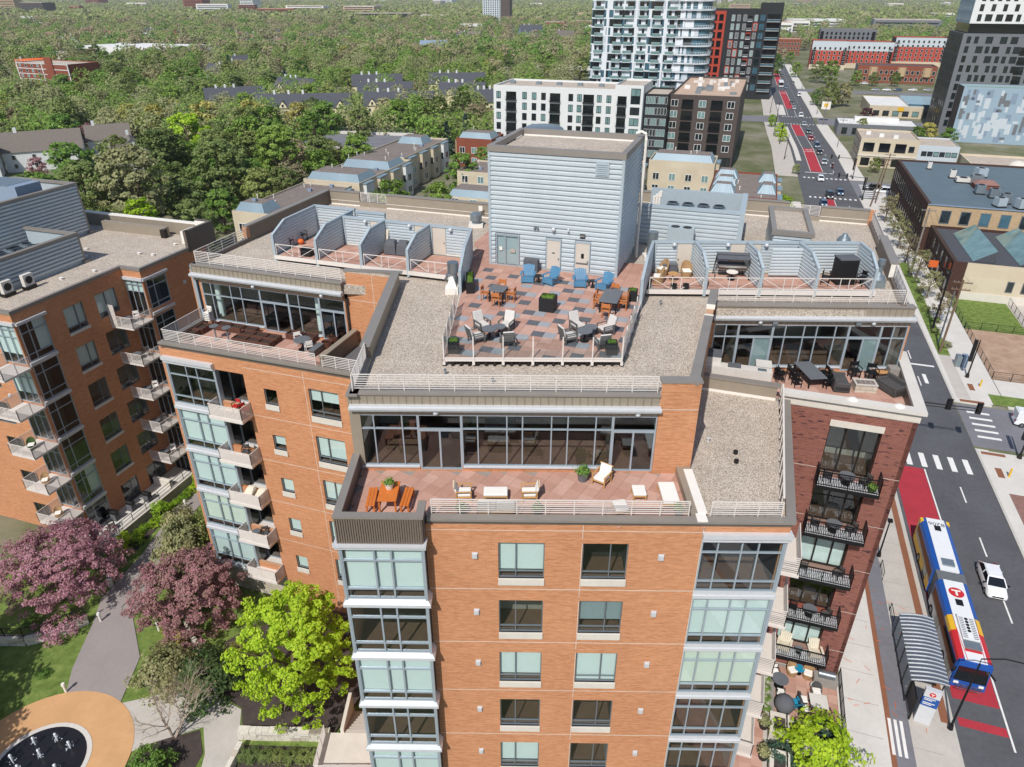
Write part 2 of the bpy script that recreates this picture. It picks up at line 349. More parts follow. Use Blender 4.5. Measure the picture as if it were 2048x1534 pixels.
mat('teak', '#b5703f', .55, var=.2, scale=6, stretch=(1, 1, 3)); mat('orange_wood', '#c9702f', .5, var=.12, scale=5); mat('light_wood', '#b98d58', .55, var=.15, scale=6)
mat('cushion_white', '#e4e0d8', .9, var=.04); mat('cushion_grey', '#c9c4bd', .9, var=.06); mat('wicker_dark', '#4c4a49', .85, var=.2, scale=25, bump=.5); mat('wicker_tan', '#a5855f', .85, var=.2, scale=25, bump=.5)
mat('chair_blue', '#4f7f9e', .6, var=.07); mat('slate_top', '#66696d', .5, var=.08); mat('planter_black', '#1f1f21', .6, var=.12); mat('planter_brown', '#5b3a2e', .6, var=.12); mat('cover_grey', '#5a5c61', .9, var=.12); mat('cover_cream', '#cfc6b2', .9, var=.1)
mat('steel', '#9a9fa3', .3, .8, var=.1); mat('galv', '#8f9aa0', .4, .6, var=.12, scale=4); mat('soil', '#3b2d25', .95, var=.3); mat('red_paint', '#b5262c', .5, var=.06); mat('teal_paint', '#1f86a8', .5, var=.06); mat('blue_paint', '#1f4f96', .45, var=.05); mat('yellow_paint', '#d9ab27', .5, var=.06); mat('orange_paint', '#d1622b', .6, var=.08)
mat('wood_pole', '#6e5a48', .9, var=.2, scale=3); mat('pole_grey', '#7d766f', .8, var=.2); mat('bark', '#6a5a4c', .9, var=.25, scale=5, bump=.5); mat('bark_pale', '#a89888', .9, var=.2, scale=5)
mat('roof_shingle', '#4a4c52', .9, var=.18, scale=2); mat('roof_shingle_brown', '#6f675f', .9, var=.15, scale=2); mat('roof_blue', '#5b6b74', .6, var=.1, scale=.3, fine=.08); mat('seam_blue', '#7f929c', .5, .1, var=.06); mat('siding_white', '#d3d4d2', .8, var=.05); mat('siding_cream', '#d8cca6', .8, var=.06); mat('siding_blue', '#7e8ea0', .8, var=.06)
mat('tower_white', '#d5d9dc', .45, var=.05); mat('tower_black', '#26282b', .5, var=.12); mat('tower_grey', '#6a6d71', .6, var=.08); mat('tower_red', '#a8412f', .8, var=.1); mat('panel_pale', '#b9c1c6', .6, var=.06); mat('panel_blue', '#8fa3b0', .5, var=.06); mat('roof_white', '#d9d7d3', .8, var=.1, scale=.3); mat('roof_tan', '#b89f8a', .9, var=.12, scale=.3); mat('brown_panel', '#4d433e', .7, var=.1)
mat('tyre', '#161617', .8, var=.1); mat('rim', '#9c9fa2', .3, .8, var=.1); mat('lamp_glass', '#e8e6df', .2, var=.03); mat('tail_red', '#7d1217', .3, var=.05); mat('black_plastic', '#141416', .5, var=.1)
for nm, c in (('car_white', '#dfe1e2'), ('car_black', '#1d1f22'), ('car_blue', '#33506e'), ('car_silver', '#9aa0a5'), ('car_red', '#a41f27'), ('car_grey', '#4d5257'), ('car_teal', '#24454a')):
 k = mat(nm, c, .28, 0, var=.04, fine=0, spec=.6); k.node_tree.nodes['Principled BSDF'].inputs['Coat Weight'].default_value = .6
mat('water_jet', '#dfe6ea', .3, var=.05); mat('bus_blue', '#1c4f9c', .35, var=.05, spec=.6); mat('bus_white', '#dedfe0', .4, var=.04); mat('bus_yellow', '#e0b02c', .4, var=.05); mat('bus_red', '#c22a2f', .4, var=.05)
foliage('leaf_lime', ['#84a520', '#98b82c', '#aec83c', '#739a20'], .4)
foliage('leaf_green', ['#5f7d30', '#70903c', '#88a34c', '#51702a'], .35)
foliage('leaf_mid', ['#6d7d42', '#808f50', '#929c5e', '#5f723b'], .35)
foliage('leaf_olive', ['#87895a', '#98976a', '#a6a276', '#787d50'], .3)
foliage('leaf_brown', ['#8f8464', '#82785a', '#a09272', '#74745a'], .3)
foliage('leaf_yellow', ['#a8a354', '#b6b062', '#9a9a50', '#c0b66c'], .35)
foliage('leaf_pink', ['#c48aa2', '#d3a3b5', '#b2768e', '#9c7070', '#c096a0'], .3)
foliage('leaf_mauve', ['#a5727a', '#8f6a66', '#b57f88', '#80685c', '#9c7e70'], .3)
foliage('leaf_dark', ['#3f5730', '#4b6438', '#38502c', '#586b3c'], .25)
foliage('leaf_spruce', ['#3a5148', '#48604f', '#2f443c'], .2); foliage('leaf_maroon', ['#4a2a2e', '#5b353a', '#3b2226'], .25)
foliage('twig', ['#a8926e', '#b59a70', '#97875f', '#c2a277'], .25); foliage('grass_blade', ['#5c7a2e', '#6f8c3a', '#4c6a28'], .3)
# building kit
def wall(fr, u0, u1, v0, v1, holes, name, m, parent, depth=.25, n=0.0):
 """upright wall face with real openings and reveals; holes = (u0,u1,v0,v1)"""
 b = MB(); P = fr.P
 us = sorted({u0, u1, *[h[0] for h in holes], *[h[1] for h in holes]}); vs = sorted({v0, v1, *[h[2] for h in holes], *[h[3] for h in holes]})
 us = [u for u in us if u0-1e-6 <= u <= u1+1e-6]; vs = [v for v in vs if v0-1e-6 <= v <= v1+1e-6]
 for i in range(len(us)-1):
  j = 0
  while j < len(vs)-1:
   cu = (us[i]+us[i+1])/2
   def solid(k): cv = (vs[k]+vs[k+1])/2; return not any(h[0] < cu < h[1] and h[2] < cv < h[3] for h in holes)
   if not solid(j): j += 1; continue
   k = j
   while k+1 < len(vs)-1 and solid(k+1): k += 1
   b.quad(P(us[i], n, vs[j]), P(us[i+1], n, vs[j]), P(us[i+1], n, vs[k+1]), P(us[i], n, vs[k+1])); j = k+1
 for h in holes:
  a, c, d, e = h; z = n-depth
  b.quad(P(a, n, d), P(a, n, e), P(a, z, e), P(a, z, d)); b.quad(P(c, n, e), P(c, n, d), P(c, z, d), P(c, z, e))
  b.quad(P(a, n, e), P(c, n, e), P(c, z, e), P(a, z, e)); b.quad(P(c, n, d), P(a, n, d), P(a, z, d), P(c, z, d))
 return b.build(name, m, parent)
def window(fr, u0, u1, v0, v1, mu=(), tv=(), parent=None, n=-.18, fw=.055, fd=.09, frame='mullion_grey', pane='pane', blind=None, bl_to=None, room='room_dark', depth=1.6, name='window', panes=True, skip=()):
 """one window: frame mesh with panes, blind and the room behind as sub-parts. blind (mat); bl_to = height it hangs down to (default the lowest transom)"""
 b = MB(); us = [u0, *mu, u1]; vs = [v0, *tv, v1]
 for k, u in enumerate(us):
  w = fw if 0 < k < len(us)-1 else fw
  c = min(max(u, u0+w/2), u1-w/2); b.bx(fr, c-w/2, c+w/2, n-fd/2, n+fd/2, v0, v1)
 for k, v in enumerate(vs):
  c = min(max(v, v0+fw/2), v1-fw/2); b.bx(fr, u0+fw, u1-fw, n-fd/2-.004, n+fd/2-.004 if fd > .02 else n, c-fw/2, c+fw/2)
 o = b.build(name, frame, parent)
 if panes:
  for i in range(len(us)-1):
   for j in range(len(vs)-1):
    if (i, j) in skip: continue
    q = MB(); P = fr.P; q.quad(P(us[i], n-.01, vs[j]), P(us[i+1], n-.01, vs[j]), P(us[i+1], n-.01, vs[j+1]), P(us[i], n-.01, vs[j+1])); q.build('pane', pane, o)
 P = fr.P; z0 = n-.06; z1 = z0-depth
 r = MB()
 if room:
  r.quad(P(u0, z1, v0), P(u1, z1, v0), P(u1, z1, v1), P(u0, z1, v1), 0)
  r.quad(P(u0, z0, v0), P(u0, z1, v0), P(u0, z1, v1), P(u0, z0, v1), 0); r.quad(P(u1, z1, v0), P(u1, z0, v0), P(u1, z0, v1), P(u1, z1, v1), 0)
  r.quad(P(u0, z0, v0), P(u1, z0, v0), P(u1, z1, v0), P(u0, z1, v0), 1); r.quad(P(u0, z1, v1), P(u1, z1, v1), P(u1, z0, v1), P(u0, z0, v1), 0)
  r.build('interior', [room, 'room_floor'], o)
 if blind:
  vb = bl_to if bl_to is not None else (tv[0]+.03 if tv else v0)
  q = MB(); segs = us
  for i in range(len(segs)-1): q.quad(P(segs[i]+.02, n-.12, vb), P(segs[i+1]-.02, n-.12, vb), P(segs[i+1]-.02, n-.12, v1), P(segs[i]+.02, n-.12, v1))
  q.build('blind', blind, o)
 return o
def railing(pts, h, parent, m='rail_white', nb=7, post=1.5, bw=.035, pw=.05, name='railing', vertical=False, low=.12, top=.05, mesh_only=False, b=None):
 """railing along a polyline of 3-D points: posts and horizontal (or vertical) bars"""
 b = b or MB()
 for a, c in zip(pts, pts[1:]):
  a, c = Vector(a), Vector(c); L = (c-a).length; d = (c-a)/L; n = max(1, round(L/post))
  for k in range(n+1): q = a+d*(L*k/n); b.bar(q, q+Vector((0, 0, h)), pw)
  b.bar(a+Vector((0, 0, h)), c+Vector((0, 0, h)), top)
  if vertical:
   b.bar(a+Vector((0, 0, low)), c+Vector((0, 0, low)), bw*1.3); nn = int(L/.14)
   for k in range(1, nn): q = a+d*(L*k/nn); b.bar(q+Vector((0, 0, low)), q+Vector((0, 0, h)), bw*.6)
  else:
   for k in range(nb-1):
    z = Vector((0, 0, low+(h-low)*k/(nb-1))); b.bar(a+z, c+z, bw)
 return b if mesh_only else b.build(name, m, parent)
def corrugated(fr, u0, u1, v0, v1, pitch, dep, n=0, b=None):
 """horizontal ribbed metal sheet as geometry: long sloping face with a short return"""
 b = b or MB(); P = fr.P; k = max(1, round((v1-v0)/pitch)); h = (v1-v0)/k
 for i in range(k):
  z = v0+i*h
  for (n0, a), (n1, c) in (((0, 0), (dep, .12)), ((dep, .12), (dep, .62)), ((dep, .62), (0, .78)), ((0, .78), (0, 1))):
   b.quad(P(u0, n+n0, z+a*h), P(u1, n+n0, z+a*h), P(u1, n+n1, z+c*h), P(u0, n+n1, z+c*h))
 return b
def coping(pts, w, z0, z1, parent, m='coping', name='coping', closed=False):
 """flat coping of width w to the left of each segment, mitred"""
 b = MB(); n = len(pts); P = [Vector((*p, 0)) for p in pts]; off = []
 for i in range(n):
  ds = []
  if i > 0 or closed: ds.append((P[i]-P[i-1]).normalized())
  if i < n-1 or closed: ds.append((P[(i+1) % n]-P[i]).normalized())
  ns = [Vector((-d.y, d.x, 0)) for d in ds]; a = sum(ns, Vector()).normalized(); off.append(P[i]+a*(w/max(.3, a.dot(ns[0]))))
 for i in range(n if closed else n-1):
  j = (i+1) % n; q = [P[i], P[j], off[j], off[i]]
  b.hexa([(v.x, v.y, z0) for v in q]+[(v.x, v.y, z1) for v in q])
 return b.build(name, m, parent)
def fascia_run(fr, u0, u1, parent, zt=30.2, z1=29.5, zs=29.2, zb=28.86, pw=.44, name='fascia'):
 """standing-seam band: coping cap, upper panels, white ledge, lower panels"""
 f = MB(); f.bx(fr, u0-.05, u1+.05, -.55, .12, zt-.1, zt); f.bx(fr, u0-.02, u1+.02, .121, .126, zt-.1, zt-.06)
 o = f.build(name, 'coping', parent)
 w = MB(); w.bx(fr, u0-.12, u1+.12, .0, .42, zs+.12, z1-.05); w.bx(fr, u0-.12, u1+.12, .0, .34, zs, zs+.12); w.bx(fr, u0-.1, u1+.1, -.0, .30, z1-.05, z1+.01); w.build('ledge', 'metal_white', o)
 n = round((u1-u0)/pw); d = (u1-u0)/n
 pb = MB(); pb.bx(W, .01, d-.01, -.02, .05, 0, zt-.1-z1-.01); pb.bx(W, 0, .025, -.02, .085, 0, zt-.1-z1-.01); me = pb.mesh('fascia_panel', 'fascia')
 pb2 = MB(); pb2.bx(W, .01, d-.01, -.02, .03, 0, zs-zb-.01); pb2.bx(W, 0, .025, -.02, .06, 0, zs-zb-.01); me2 = pb2.mesh('fascia_panel', 'fascia')
 for i in range(n):
  obj('fascia_panel', me, o, fr.P(u0+i*d, 0, z1+.01), R(fr.ang)); obj('fascia_panel', me2, o, fr.P(u0+i*d, 0, zb), R(fr.ang))
 b = MB(); b.bx(fr, u0, u1, -.3, -.02, zb, zt-.1); b.build('backing', 'fascia_dark', o)
 return o
# the main apartment building
D0, R0, R1, FT = 25.0, 29.9, 30.5, 30.2
BLD = empty('apartment_building', (0, 32, 0), label='large orange brick apartment building with rooftop terrace in the centre', cat='building')
BLD.location = (0, 0, 0)
F1 = Fr(0, 29.0, -.9); F4 = Fr(0, 33.8, -.9); F6 = Fr(20, 46.35, -1.6); OB = Fr(0, 28.22, -.9)
rnd = random.Random(3)
# --- front brick face with two columns of windows
FLR = [0, 4.2, 8.4, 12.6, 16.8, 21.0]
cols = [(-.74, 1.75, .2), (3.78, 6.22, 5.28)]
holes = [(a, b, 21.28-f, 23.82-f) for a, b, _ in cols for f in FLR[:5]]
rb = [(10.06, 14.42, 20.5-f, 24.16-f) for f in FLR[:5]]
wall(F1, -4.6, 14.55, 0, 25.06, holes+rb, 'wall', 'brick_orange', BLD)
front_bl = {(0, 0): ('blind', None), (1, 0): None, (0, 1): None, (1, 1): ('blind_grey', .9), (0, 2): ('blind', None), (1, 2): ('blind', -.02), (0, 3): None, (1, 3): None, (0, 4): ('blind', None), (1, 4): None}
for c, (a, b, m) in enumerate(cols):
 for r_, f in enumerate(FLR[:5]):
  s = front_bl[(c, r_)]; kw = {}
  if s: kw = dict(blind=s[0]); 
  if s and s[1] is not None: kw['bl_to'] = 21.28-f+max(s[1], 0)
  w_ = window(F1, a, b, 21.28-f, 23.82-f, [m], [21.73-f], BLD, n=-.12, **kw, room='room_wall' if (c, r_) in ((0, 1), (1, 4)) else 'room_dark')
  sl_ = MB(); sl_.bx(F1, a-.02, b+.02, -.1, .09, 20.8-f, 21.28-f); sl_.build('sill', 'stone_white', w_, bevel=.015)
  hd = MB(); hd.bx(F1, a-.1, b+.1, -.02, .012, 23.82-f, 24.12-f); hd.build('lintel', 'brick_orange', w_)
jl = MB()
for f in FLR[:5]: jl.bx(F1, -4.55, 10.02, -.02, .006, 24.64-f, 24.675-f)
for u in (3.72, 10.03): jl.bx(F1, u, u+.03, -.02, .0055, 1, 25.05)
jl.build('control_joint', 'stone_white', BLD)
vm = MB(); vm.bx(W, -.16, .16, 0, .05, -.2, .2, 0); vm.bx(W, -.12, .12, .05, .16, -.14, .15, 0); vme = vm.mesh('wall_vent', 'metal_white')
for u in (-2.0, 8.0):
 for f in FLR[:5]: obj('wall_vent', vme, BLD, F1.P(u, 0, 22.93-f), R(-.9))
# --- right-hand glazed bay of the front face
bays = {0: None, 1: 'blind', 2: 'blind_cream', 3: None, 4: None}
for k, f in enumerate(FLR[:5]):
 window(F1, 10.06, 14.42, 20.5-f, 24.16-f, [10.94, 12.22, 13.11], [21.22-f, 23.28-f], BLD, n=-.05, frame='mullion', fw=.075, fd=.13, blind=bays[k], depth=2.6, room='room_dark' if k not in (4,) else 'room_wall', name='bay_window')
 q = MB(); q.bx(F1, 10.0, 14.62, -.3, .1, 19.98-f, 20.2-f); q.bx(F1, 10.02, 14.55, -.3, .03, 20.2-f, 20.5-f); q.build('spandrel', 'metal_white', BLD)
q = MB(); q.bx(F1, 10.0, 14.7, -.2, .3, 24.42, 24.7); q.bx(F1, 10.0, 14.66, -.2, .2, 24.16, 24.42); q.build('bay_fascia', 'metal_white', BLD)
q = MB(); 
for f in FLR[:5]: q.bx(F1, 14.42, 14.56, -.4, .06, 20.5-f, 24.16-f)
q.build('corner_post', 'mullion', BLD)
# --- left projecting bay with ribbed metal crown
bl = {0: 'blind', 1: None, 2: 'blind', 3: None, 4: 'blind'}
for k, f in enumerate(FLR[:5]):
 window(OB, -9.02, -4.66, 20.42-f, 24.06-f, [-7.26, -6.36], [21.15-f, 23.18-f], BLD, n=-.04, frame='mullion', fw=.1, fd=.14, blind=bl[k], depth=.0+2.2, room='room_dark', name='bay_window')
 sd = Fr(*OB.P(-4.66, 0, 0)[:2], 90-.9)
 window(sd, .05, .78, 20.42-f, 24.06-f, [], [21.15-f, 23.18-f], BLD, n=-.04, frame='mullion', fw=.07, room=None, pane='pane_dark', name='bay_side_window')
 q = MB()
 P = OB.P; zt, zb = 20.42-f, 19.92-f
 pr = [(-.02, zt), (.1, zt-.16), (.2, zt-.3), (.2, zb)]
 for (n0, z0), (n1, z1) in zip(pr, pr[1:]):
  q.quad(P(-9.05-n1, n1, z1), P(-4.63+n1, n1, z1), P(-4.63+n0, n0, z0), P(-9.05-n0, n0, z0))
  q.quad(P(-4.63+n1, n1, z1), P(-4.63+n1, -.75, z1), P(-4.63+n0, -.75, z0), P(-4.63+n0, n0, z0))
  q.quad(P(-9.05-n1, -.75, z1), P(-9.05-n1, n1, z1), P(-9.05-n0, n0, z0), P(-9.05-n0, -.75, z0))
 q.quad(P(-9.25, -.75, zb), P(-4.43, -.75, zb), P(-4.43, .2, zb), P(-9.25, .2, zb))
 q.build('bay_sill', 'metal_white', BLD)
q = MB(); q.bx(OB, -9.12, -8.98, -.5, .05, 2, 24.06); q.bx(OB, -4.7, -4.58, -.12, .05, 2, 24.06); q.build('corner_post', 'mullion', BLD)
q = MB()
for i in range(36):
 u = -9.1+i*4.5/36; q.bx(OB, u, u+.07, 0, .08, 24.36, 26.02)
q.bx(OB, -9.12, -4.6, -.35, .02, 24.36, 26.02); q.build('ribbed_panel', 'fascia_dark', BLD)
q = MB(); q.bx(OB, -9.3, -4.45, -.5, .26, 24.24, 24.38); q.bx(OB, -9.26, -4.48, -.5, .18, 24.06, 24.24); q.build('bay_ledge', 'metal_white', BLD)
bp = [F1.P(-9.15, .86, 0)[:2], F1.P(-4.5, .86, 0)[:2], F1.P(-4.5, -.55, 0)[:2]]
coping([(-9.2, 34.0), *bp], .42, 26.02, 26.16, BLD)
q = MB(); q.box(-9.15, -8.8, 28.5, 33.9, 20, 26.03); q.box(-4.92, -4.55, 28.4, 29.5, 24.3, 26.03); q.build('parapet_inner', 'parapet_panel', BLD)
q = MB(); q.box(-9.12, -8.9, 28.6, 42, 0, 24.99); q.build('side_wall', 'brick_orange', BLD)
# --- front patio: pavers, kerb, railing
PAT = MB().prism([(-9.1, 28.45), (-4.6, 28.45), (-4.6, 29.1), (10.3, 28.9), (10.3, 33.8), (-9.1, 33.95)], 24.7, 24.94).build('patio_deck', 'concrete_dark', BLD)
def pave(poly, cell, z, parent, pick, ang=GRID, org=(0, 0), gap=.012, th=.045, frame=None, lines=(), rnd=random.Random(5)):
 a = R(ang); c, s = math.cos(a), math.sin(a)
 inv = lambda x, y: ((x-org[0])*c+(y-org[1])*s, -(x-org[0])*s+(y-org[1])*c); fw = lambda u, v: (org[0]+u*c-v*s, org[1]+u*s+v*c)
 uv = [inv(*p) for p in poly]; us = [p[0] for p in uv]; vs = [p[1] for p in uv]; cache = {}
 for i in range(math.floor(min(us)/cell), math.ceil(max(us)/cell)):
  for j in range(math.floor(min(vs)/cell), math.ceil(max(vs)/cell)):
   sq = [(i*cell+gap/2, j*cell+gap/2), ((i+1)*cell-gap/2, j*cell+gap/2), ((i+1)*cell-gap/2, (j+1)*cell-gap/2), (i*cell+gap/2, (j+1)*cell-gap/2)]
   ctr = fw((i+.5)*cell, (j+.5)*cell); w = [fw(*p) for p in sq]; m = pick(i, j, ctr)
   if lines:
    if not inside(ctr, frame or poly): 
     if not any(inside(p, poly) for p in w): continue
    full = w
    for a_, b_ in lines: w = clip_poly(w, a_, b_) if len(w) > 2 else w
    if len(w) < 3 or area(w) < .04: continue
    if len(w) == 4 and abs(area(w)-area(full)) < 1e-6: w = None
   else:
    if not inside(ctr, poly): continue
    w = None
   dz = rnd.uniform(-.003, .003)
   if w is None:
    if m not in cache: cache[m] = MB().cbox((0, 0, -th), (cell-gap, cell-gap, th)).mesh('paver', m)
    obj('paver', cache[m], parent, (*ctr, z+dz), a)
   else: MB().prism(w, z-th+dz, z+dz).build('paver', m, parent)
pp = [(-8.75, 28.75), (-4.95, 28.72), (-4.95, 29.45), (10.15, 29.2), (10.15, 33.6), (-8.75, 33.9)]
pave(pp, .76, 25.0, PAT, lambda i, j, c: random.Random(i*91+j).choice(['paver_red', 'paver_red', 'paver_red2', 'paver_red3']), ang=GRID-14)
coping([F1.P(-4.45, .12, 0)[:2], F1.P(14.72, .12, 0)[:2], G(4.82, 46.1)], .5, 25.3, 25.44, BLD)
q = MB(); q.bx(F1, -4.45, 14.6, -.4, .0, 25.06, 25.3); q.build('parapet_inner', 'parapet_panel', BLD)
railing([F1.P(-4.25, -.42, 25.42), F1.P(9.25, -.42, 25.42)], .92, BLD, nb=7, post=1.45)
q = MB(); q.bx(F1, 9.4, 10.2, -4.7, -.45, 24.9, 25.5); q.build('dividing_kerb', 'fascia', BLD)
q = MB(); q.bx(F1, 9.62, 10.15, -.5, .13, 25.44, 25.52); q.bx(F1, 9.75, 10.25, -4.4, -.5, 25.5, 25.56); q.build('dividing_cap', 'flash_white', BLD)
# --- lower gravel roof on the right
LG = MB().prism([F1.P(10.2, -.4, 0)[:2], F1.P(14.4, -.4, 0)[:2], G(4.1, 45.3), G(-1.0, 45.3), G(-.8, 35.3)], 24.6, 25.1); LG.build('gravel_roof', 'gravel', BLD)
railing([F1.P(10.4, -.42, 25.42), F1.P(14.1, -.42, 25.42)], .92, BLD, nb=7, post=1.3)
FE = FP(4.22)
q = MB(); q.bx(FE, 32.6, 45.3, -.05, 0, 25.44, 26.35); q.build('fence_panel', 'fascia_dark', BLD)
q = MB(); q.bx(FE, 32.5, 45.4, -.07, .04, 26.35, 26.42)
for i in range(11): q.bx(FE, 32.6+i*1.26, 32.66+i*1.26, -.1, -.04, 25.3, 26.35)
q.build('fence_rail', 'rail_white', BLD)
q = MB(); q.bx(FP(4.8), 32.0, 46, -.3, 0, 0, 25.3); q.build('side_wall', 'brick_orange', BLD)
n45 = FQ(45.3)
q = MB(); q.bx(n45, -1.4, 3.9, -.35, 0, 24.9, 26.1); q.build('parapet_panel', 'fascia', BLD)
q = MB(); q.bx(n45, -1.4, 3.9, .0, .03, 25.1, 25.3); q.build('base_flashing', 'flash_white', BLD)
q = MB(); q.bx(n45, -1.45, 4.1, -.5, .06, 26.1, 26.22); q.build('coping', 'coping', BLD)
for (x, y) in ((13.48, 35.47), (13.26, 34.52)):
 q = MB(); q.cyl(x, y, 25.1, 25.3, .14, 12); q.cyl(x, y, 25.3, 25.32, .09, 12); q.build('roof_drain', 'dark_bronze', BLD)
q = MB(); q.cyl(12.14, 36.78, 25.1, 25.35, .07, 10); q.cyl(12.14, 36.78, 25.35, 25.4, .12, 10, r2=.03); q.build('vent_cap', 'metal_white', BLD)
# --- penthouse glazing behind the front patio
MU = [-8.63, -7.79, -6.19, -5.29, -2.85, -1.94, -.29, .59, 2.22, 3.14, 4.71, 5.66, 8.12]
wall(F4, -8.85, 8.13, 24.9, 28.9, [(-8.63, -5.29, 25.36, 28.82), (-5.29, -2.85, 25.08, 28.82), (-2.85, 5.66, 25.36, 28.82), (5.66, 8.1, 25.08, 28.82)], 'penthouse_wall', 'brick_orange', BLD, .15)
kw = dict(n=-.05, frame='mullion', fw=.07, fd=.12, depth=4.5, room='room_wall', name='storefront_window')
window(F4, -8.63, -5.29, 25.36, 28.82, MU[1:3], [27.88], BLD, **kw); window(F4, -2.85, 5.66, 25.36, 28.82, MU[5:11], [27.88], BLD, **kw)
for a, b, m in ((-5.29, -2.85, -4.1), (5.66, 8.1, 6.85)):
 o = window(F4, a, b, 27.82, 28.82, [], [], BLD, **kw)
 d = window(F4, a, b, 25.08, 27.82, [m], [], BLD, **{**kw, 'fw': .1, 'name': 'sliding_door'})
 q = MB(); q.bx(F4, m+.05, b-.1, -.1, -.08, 25.18, 27.72); q.build('insect_screen', 'pane_black', d)
q = MB(); q.bx(F4, -8.7, -5.35, -.05, .1, 25.26, 25.36); q.bx(F4, -2.8, 5.6, -.05, .1, 25.26, 25.36); q.build('sill', 'metal_white', BLD)
fascia_run(F4, -8.9, 8.1, BLD)
wall(F4, 8.13, 10.3, 24.9, 30.95, [], 'brick_pier', 'brick_orange', BLD, n=.05)
q = MB(); q.bx(F4, 8.12, 10.28, -.02, .056, 29.28, 29.31); q.build('control_joint', 'stone_white', BLD)
wl_ = MB(); wl_.sphere((0, -.14, 0), .16, 12); wl_.cyl(0, 0, -.02, .02, .1, 8); wlm = wl_.mesh('wall_light', 'metal_white')
for u in (-4.24, 6.97): obj('wall_light', wlm, BLD, F4.P(u, 0, 29.03), R(-.9))
# --- main gravel roof
RG = [F4.P(-9.0, 0, 0)[:2], F4.P(10.3, 0, 0)[:2], G(-1.2, 48.9), (14.4, 46.3), F6.P(8.3, 0, 0)[:2], G(11.6, 53.5), G(11.4, 74.4), G(-20, 74.4), G(-20, 65.2), G(-41.8, 65.2), G(-41.8, 44.2), G(-28.2, 44.4), (-9.0, 50.6)]
MB().prism(RG, 29.2, R0).build('gravel_roof', 'gravel', BLD)
railing([F4.P(-8.75, -.3, FT), F4.P(8.0, -.3, FT)], .98, BLD, nb=7, post=1.4)
SP = FP(-1.0)
q = MB(); q.bx(SP, 35.2, 49, -.45, 0, 25, 30.85); q.build('parapet_wall', 'brick_orange', BLD)
q = MB(); q.bx(SP, 35.0, 44.6, -.5, .06, 30.85, 31.0); q.bx(SP, 46.2, 49.2, -.5, .06, 30.95, 31.1); q.build('coping', 'coping', BLD)
q = MB(); q.bx(SP, 44.6, 44.7, -.5, .07, 30.84, 31.05); q.bx(SP, 46.1, 46.2, -.5, .07, 30.84, 31.15); q.bx(SP, 38, 45, -.52, -.5, 30.3, 30.86); q.build('coping_end', 'flash_white', BLD)
q = MB(); q.bx(F4, 8.1, 10.35, -.55, .09, 30.95, 31.08); q.build('coping', 'coping', BLD)
wall(FQ(44.75), -28.2, -24.15, 24.9, 30.85, [], 'brick_return', 'brick_orange', BLD)
q = MB(); q.bx(FQ(44.75), -25.95, -25.92, -.02, .006, 24.9, 30.84); q.bx(FQ(44.75), -28.18, -24.2, -.02, .0055, 28.6, 28.63); q.build('control_joint', 'stone_white', BLD)
q = MB(); q.box(-9.05, -8.55, 38.3, 50.75, 25.0, 30.88); q.build('parapet_wall', 'fascia_dark', BLD)
q = MB()
for i in range(22): q.box(-8.55, -8.5, 38.4+i*.56, 38.93+i*.56, 29.95, 30.86)
q.build('parapet_panel', 'fascia', BLD)
coping([G(-28.3, 44.66), (-8.35, 50.7)], -.0+.5, 30.88, 31.0, BLD)
coping([(-8.48, 50.9), (-8.48, 38.2)], -.62, 30.9, 31.02, BLD)
q = MB(); q.box(-9.1, -8.5, 33.9, 38.3, 24.9, 30.12); q.build('parapet_wall', 'fascia', BLD)
q = MB(); q.box(-9.12, -8.46, 33.6, 38.2, 30.12, 30.2); q.build('coping', 'coping', BLD)
railing([(-8.8, 34.1, 30.2), (-8.8, 38.2, 30.2)], .98, BLD, nb=7, post=1.0)
# --- raised roof terrace with loose pavers
TA, TB, TC, TD = (-4.04, 37.62), (6.51, 37.53), (8.95, 46.1), G(-6.1, 54.2)
TE, TF_, TG, TH, TI, TJ = G(-8.45, 54.2), G(-8.45, 50.98), G(-18.75, 50.98), G(-18.75, 62), G(-22.0, 62), G(-20.6, 51.6); TK = (-3.67, 48.1)
TP = [TA, TB, TC, TD, TE, TF_, TG, TH, TI, TJ, TK]
TER = MB().prism(TP, R1-.2, R1-.05).build('roof_terrace', 'concrete_dark', BLD)
def pick(i, j, c):
 q_ = c[0]*SA+c[1]*CA; rr = random.Random(i*131+j*17+5); x = rr.random()
 if q_ > 50.3: return rr.choice(['paver_red', 'paver_red2'])
 k = (2*i+j) % 5
 if k == 0 and x < .8: return 'paver_dark'
 if k == 2 and x < .55: return 'paver_light'
 return rr.choice(['paver_red', 'paver_red', 'paver_red2', 'paver_red3'])
pave(TP, .78, R1, TER, pick, lines=[(TA, TB), (TB, (TB[0]+(TC[0]-TB[0])*4, TB[1]+(TC[1]-TB[1])*4)), ((TK[0]+.3, TK[1]+8), TA)], frame=TP)
sk = MB()
for a, b in ((TK, TA), (TA, TB), (TB, TC)):
 a, b = Vector((*a, 0)), Vector((*b, 0)); d = (b-a).normalized(); nr = Vector((d.y, -d.x, 0))
 for z0, z1, o_ in ((30.26, 30.42, .03), (30.44, 30.52, .05)):
  q = [a+nr*o_, b+nr*o_, b, a]; sk.hexa([(v.x, v.y, z0) for v in q]+[(v.x, v.y, z1) for v in q])
sk.build('skirt', 'rail_white', TER)
pd = MB()
for i in range(22):
 t = i/21; x = TA[0]+(TB[0]-TA[0])*t; y = TA[1]+.12; pd.cyl(x, y, R0, 30.3, .11, 8)
pd.build('pedestal', 'dark_bronze', TER)
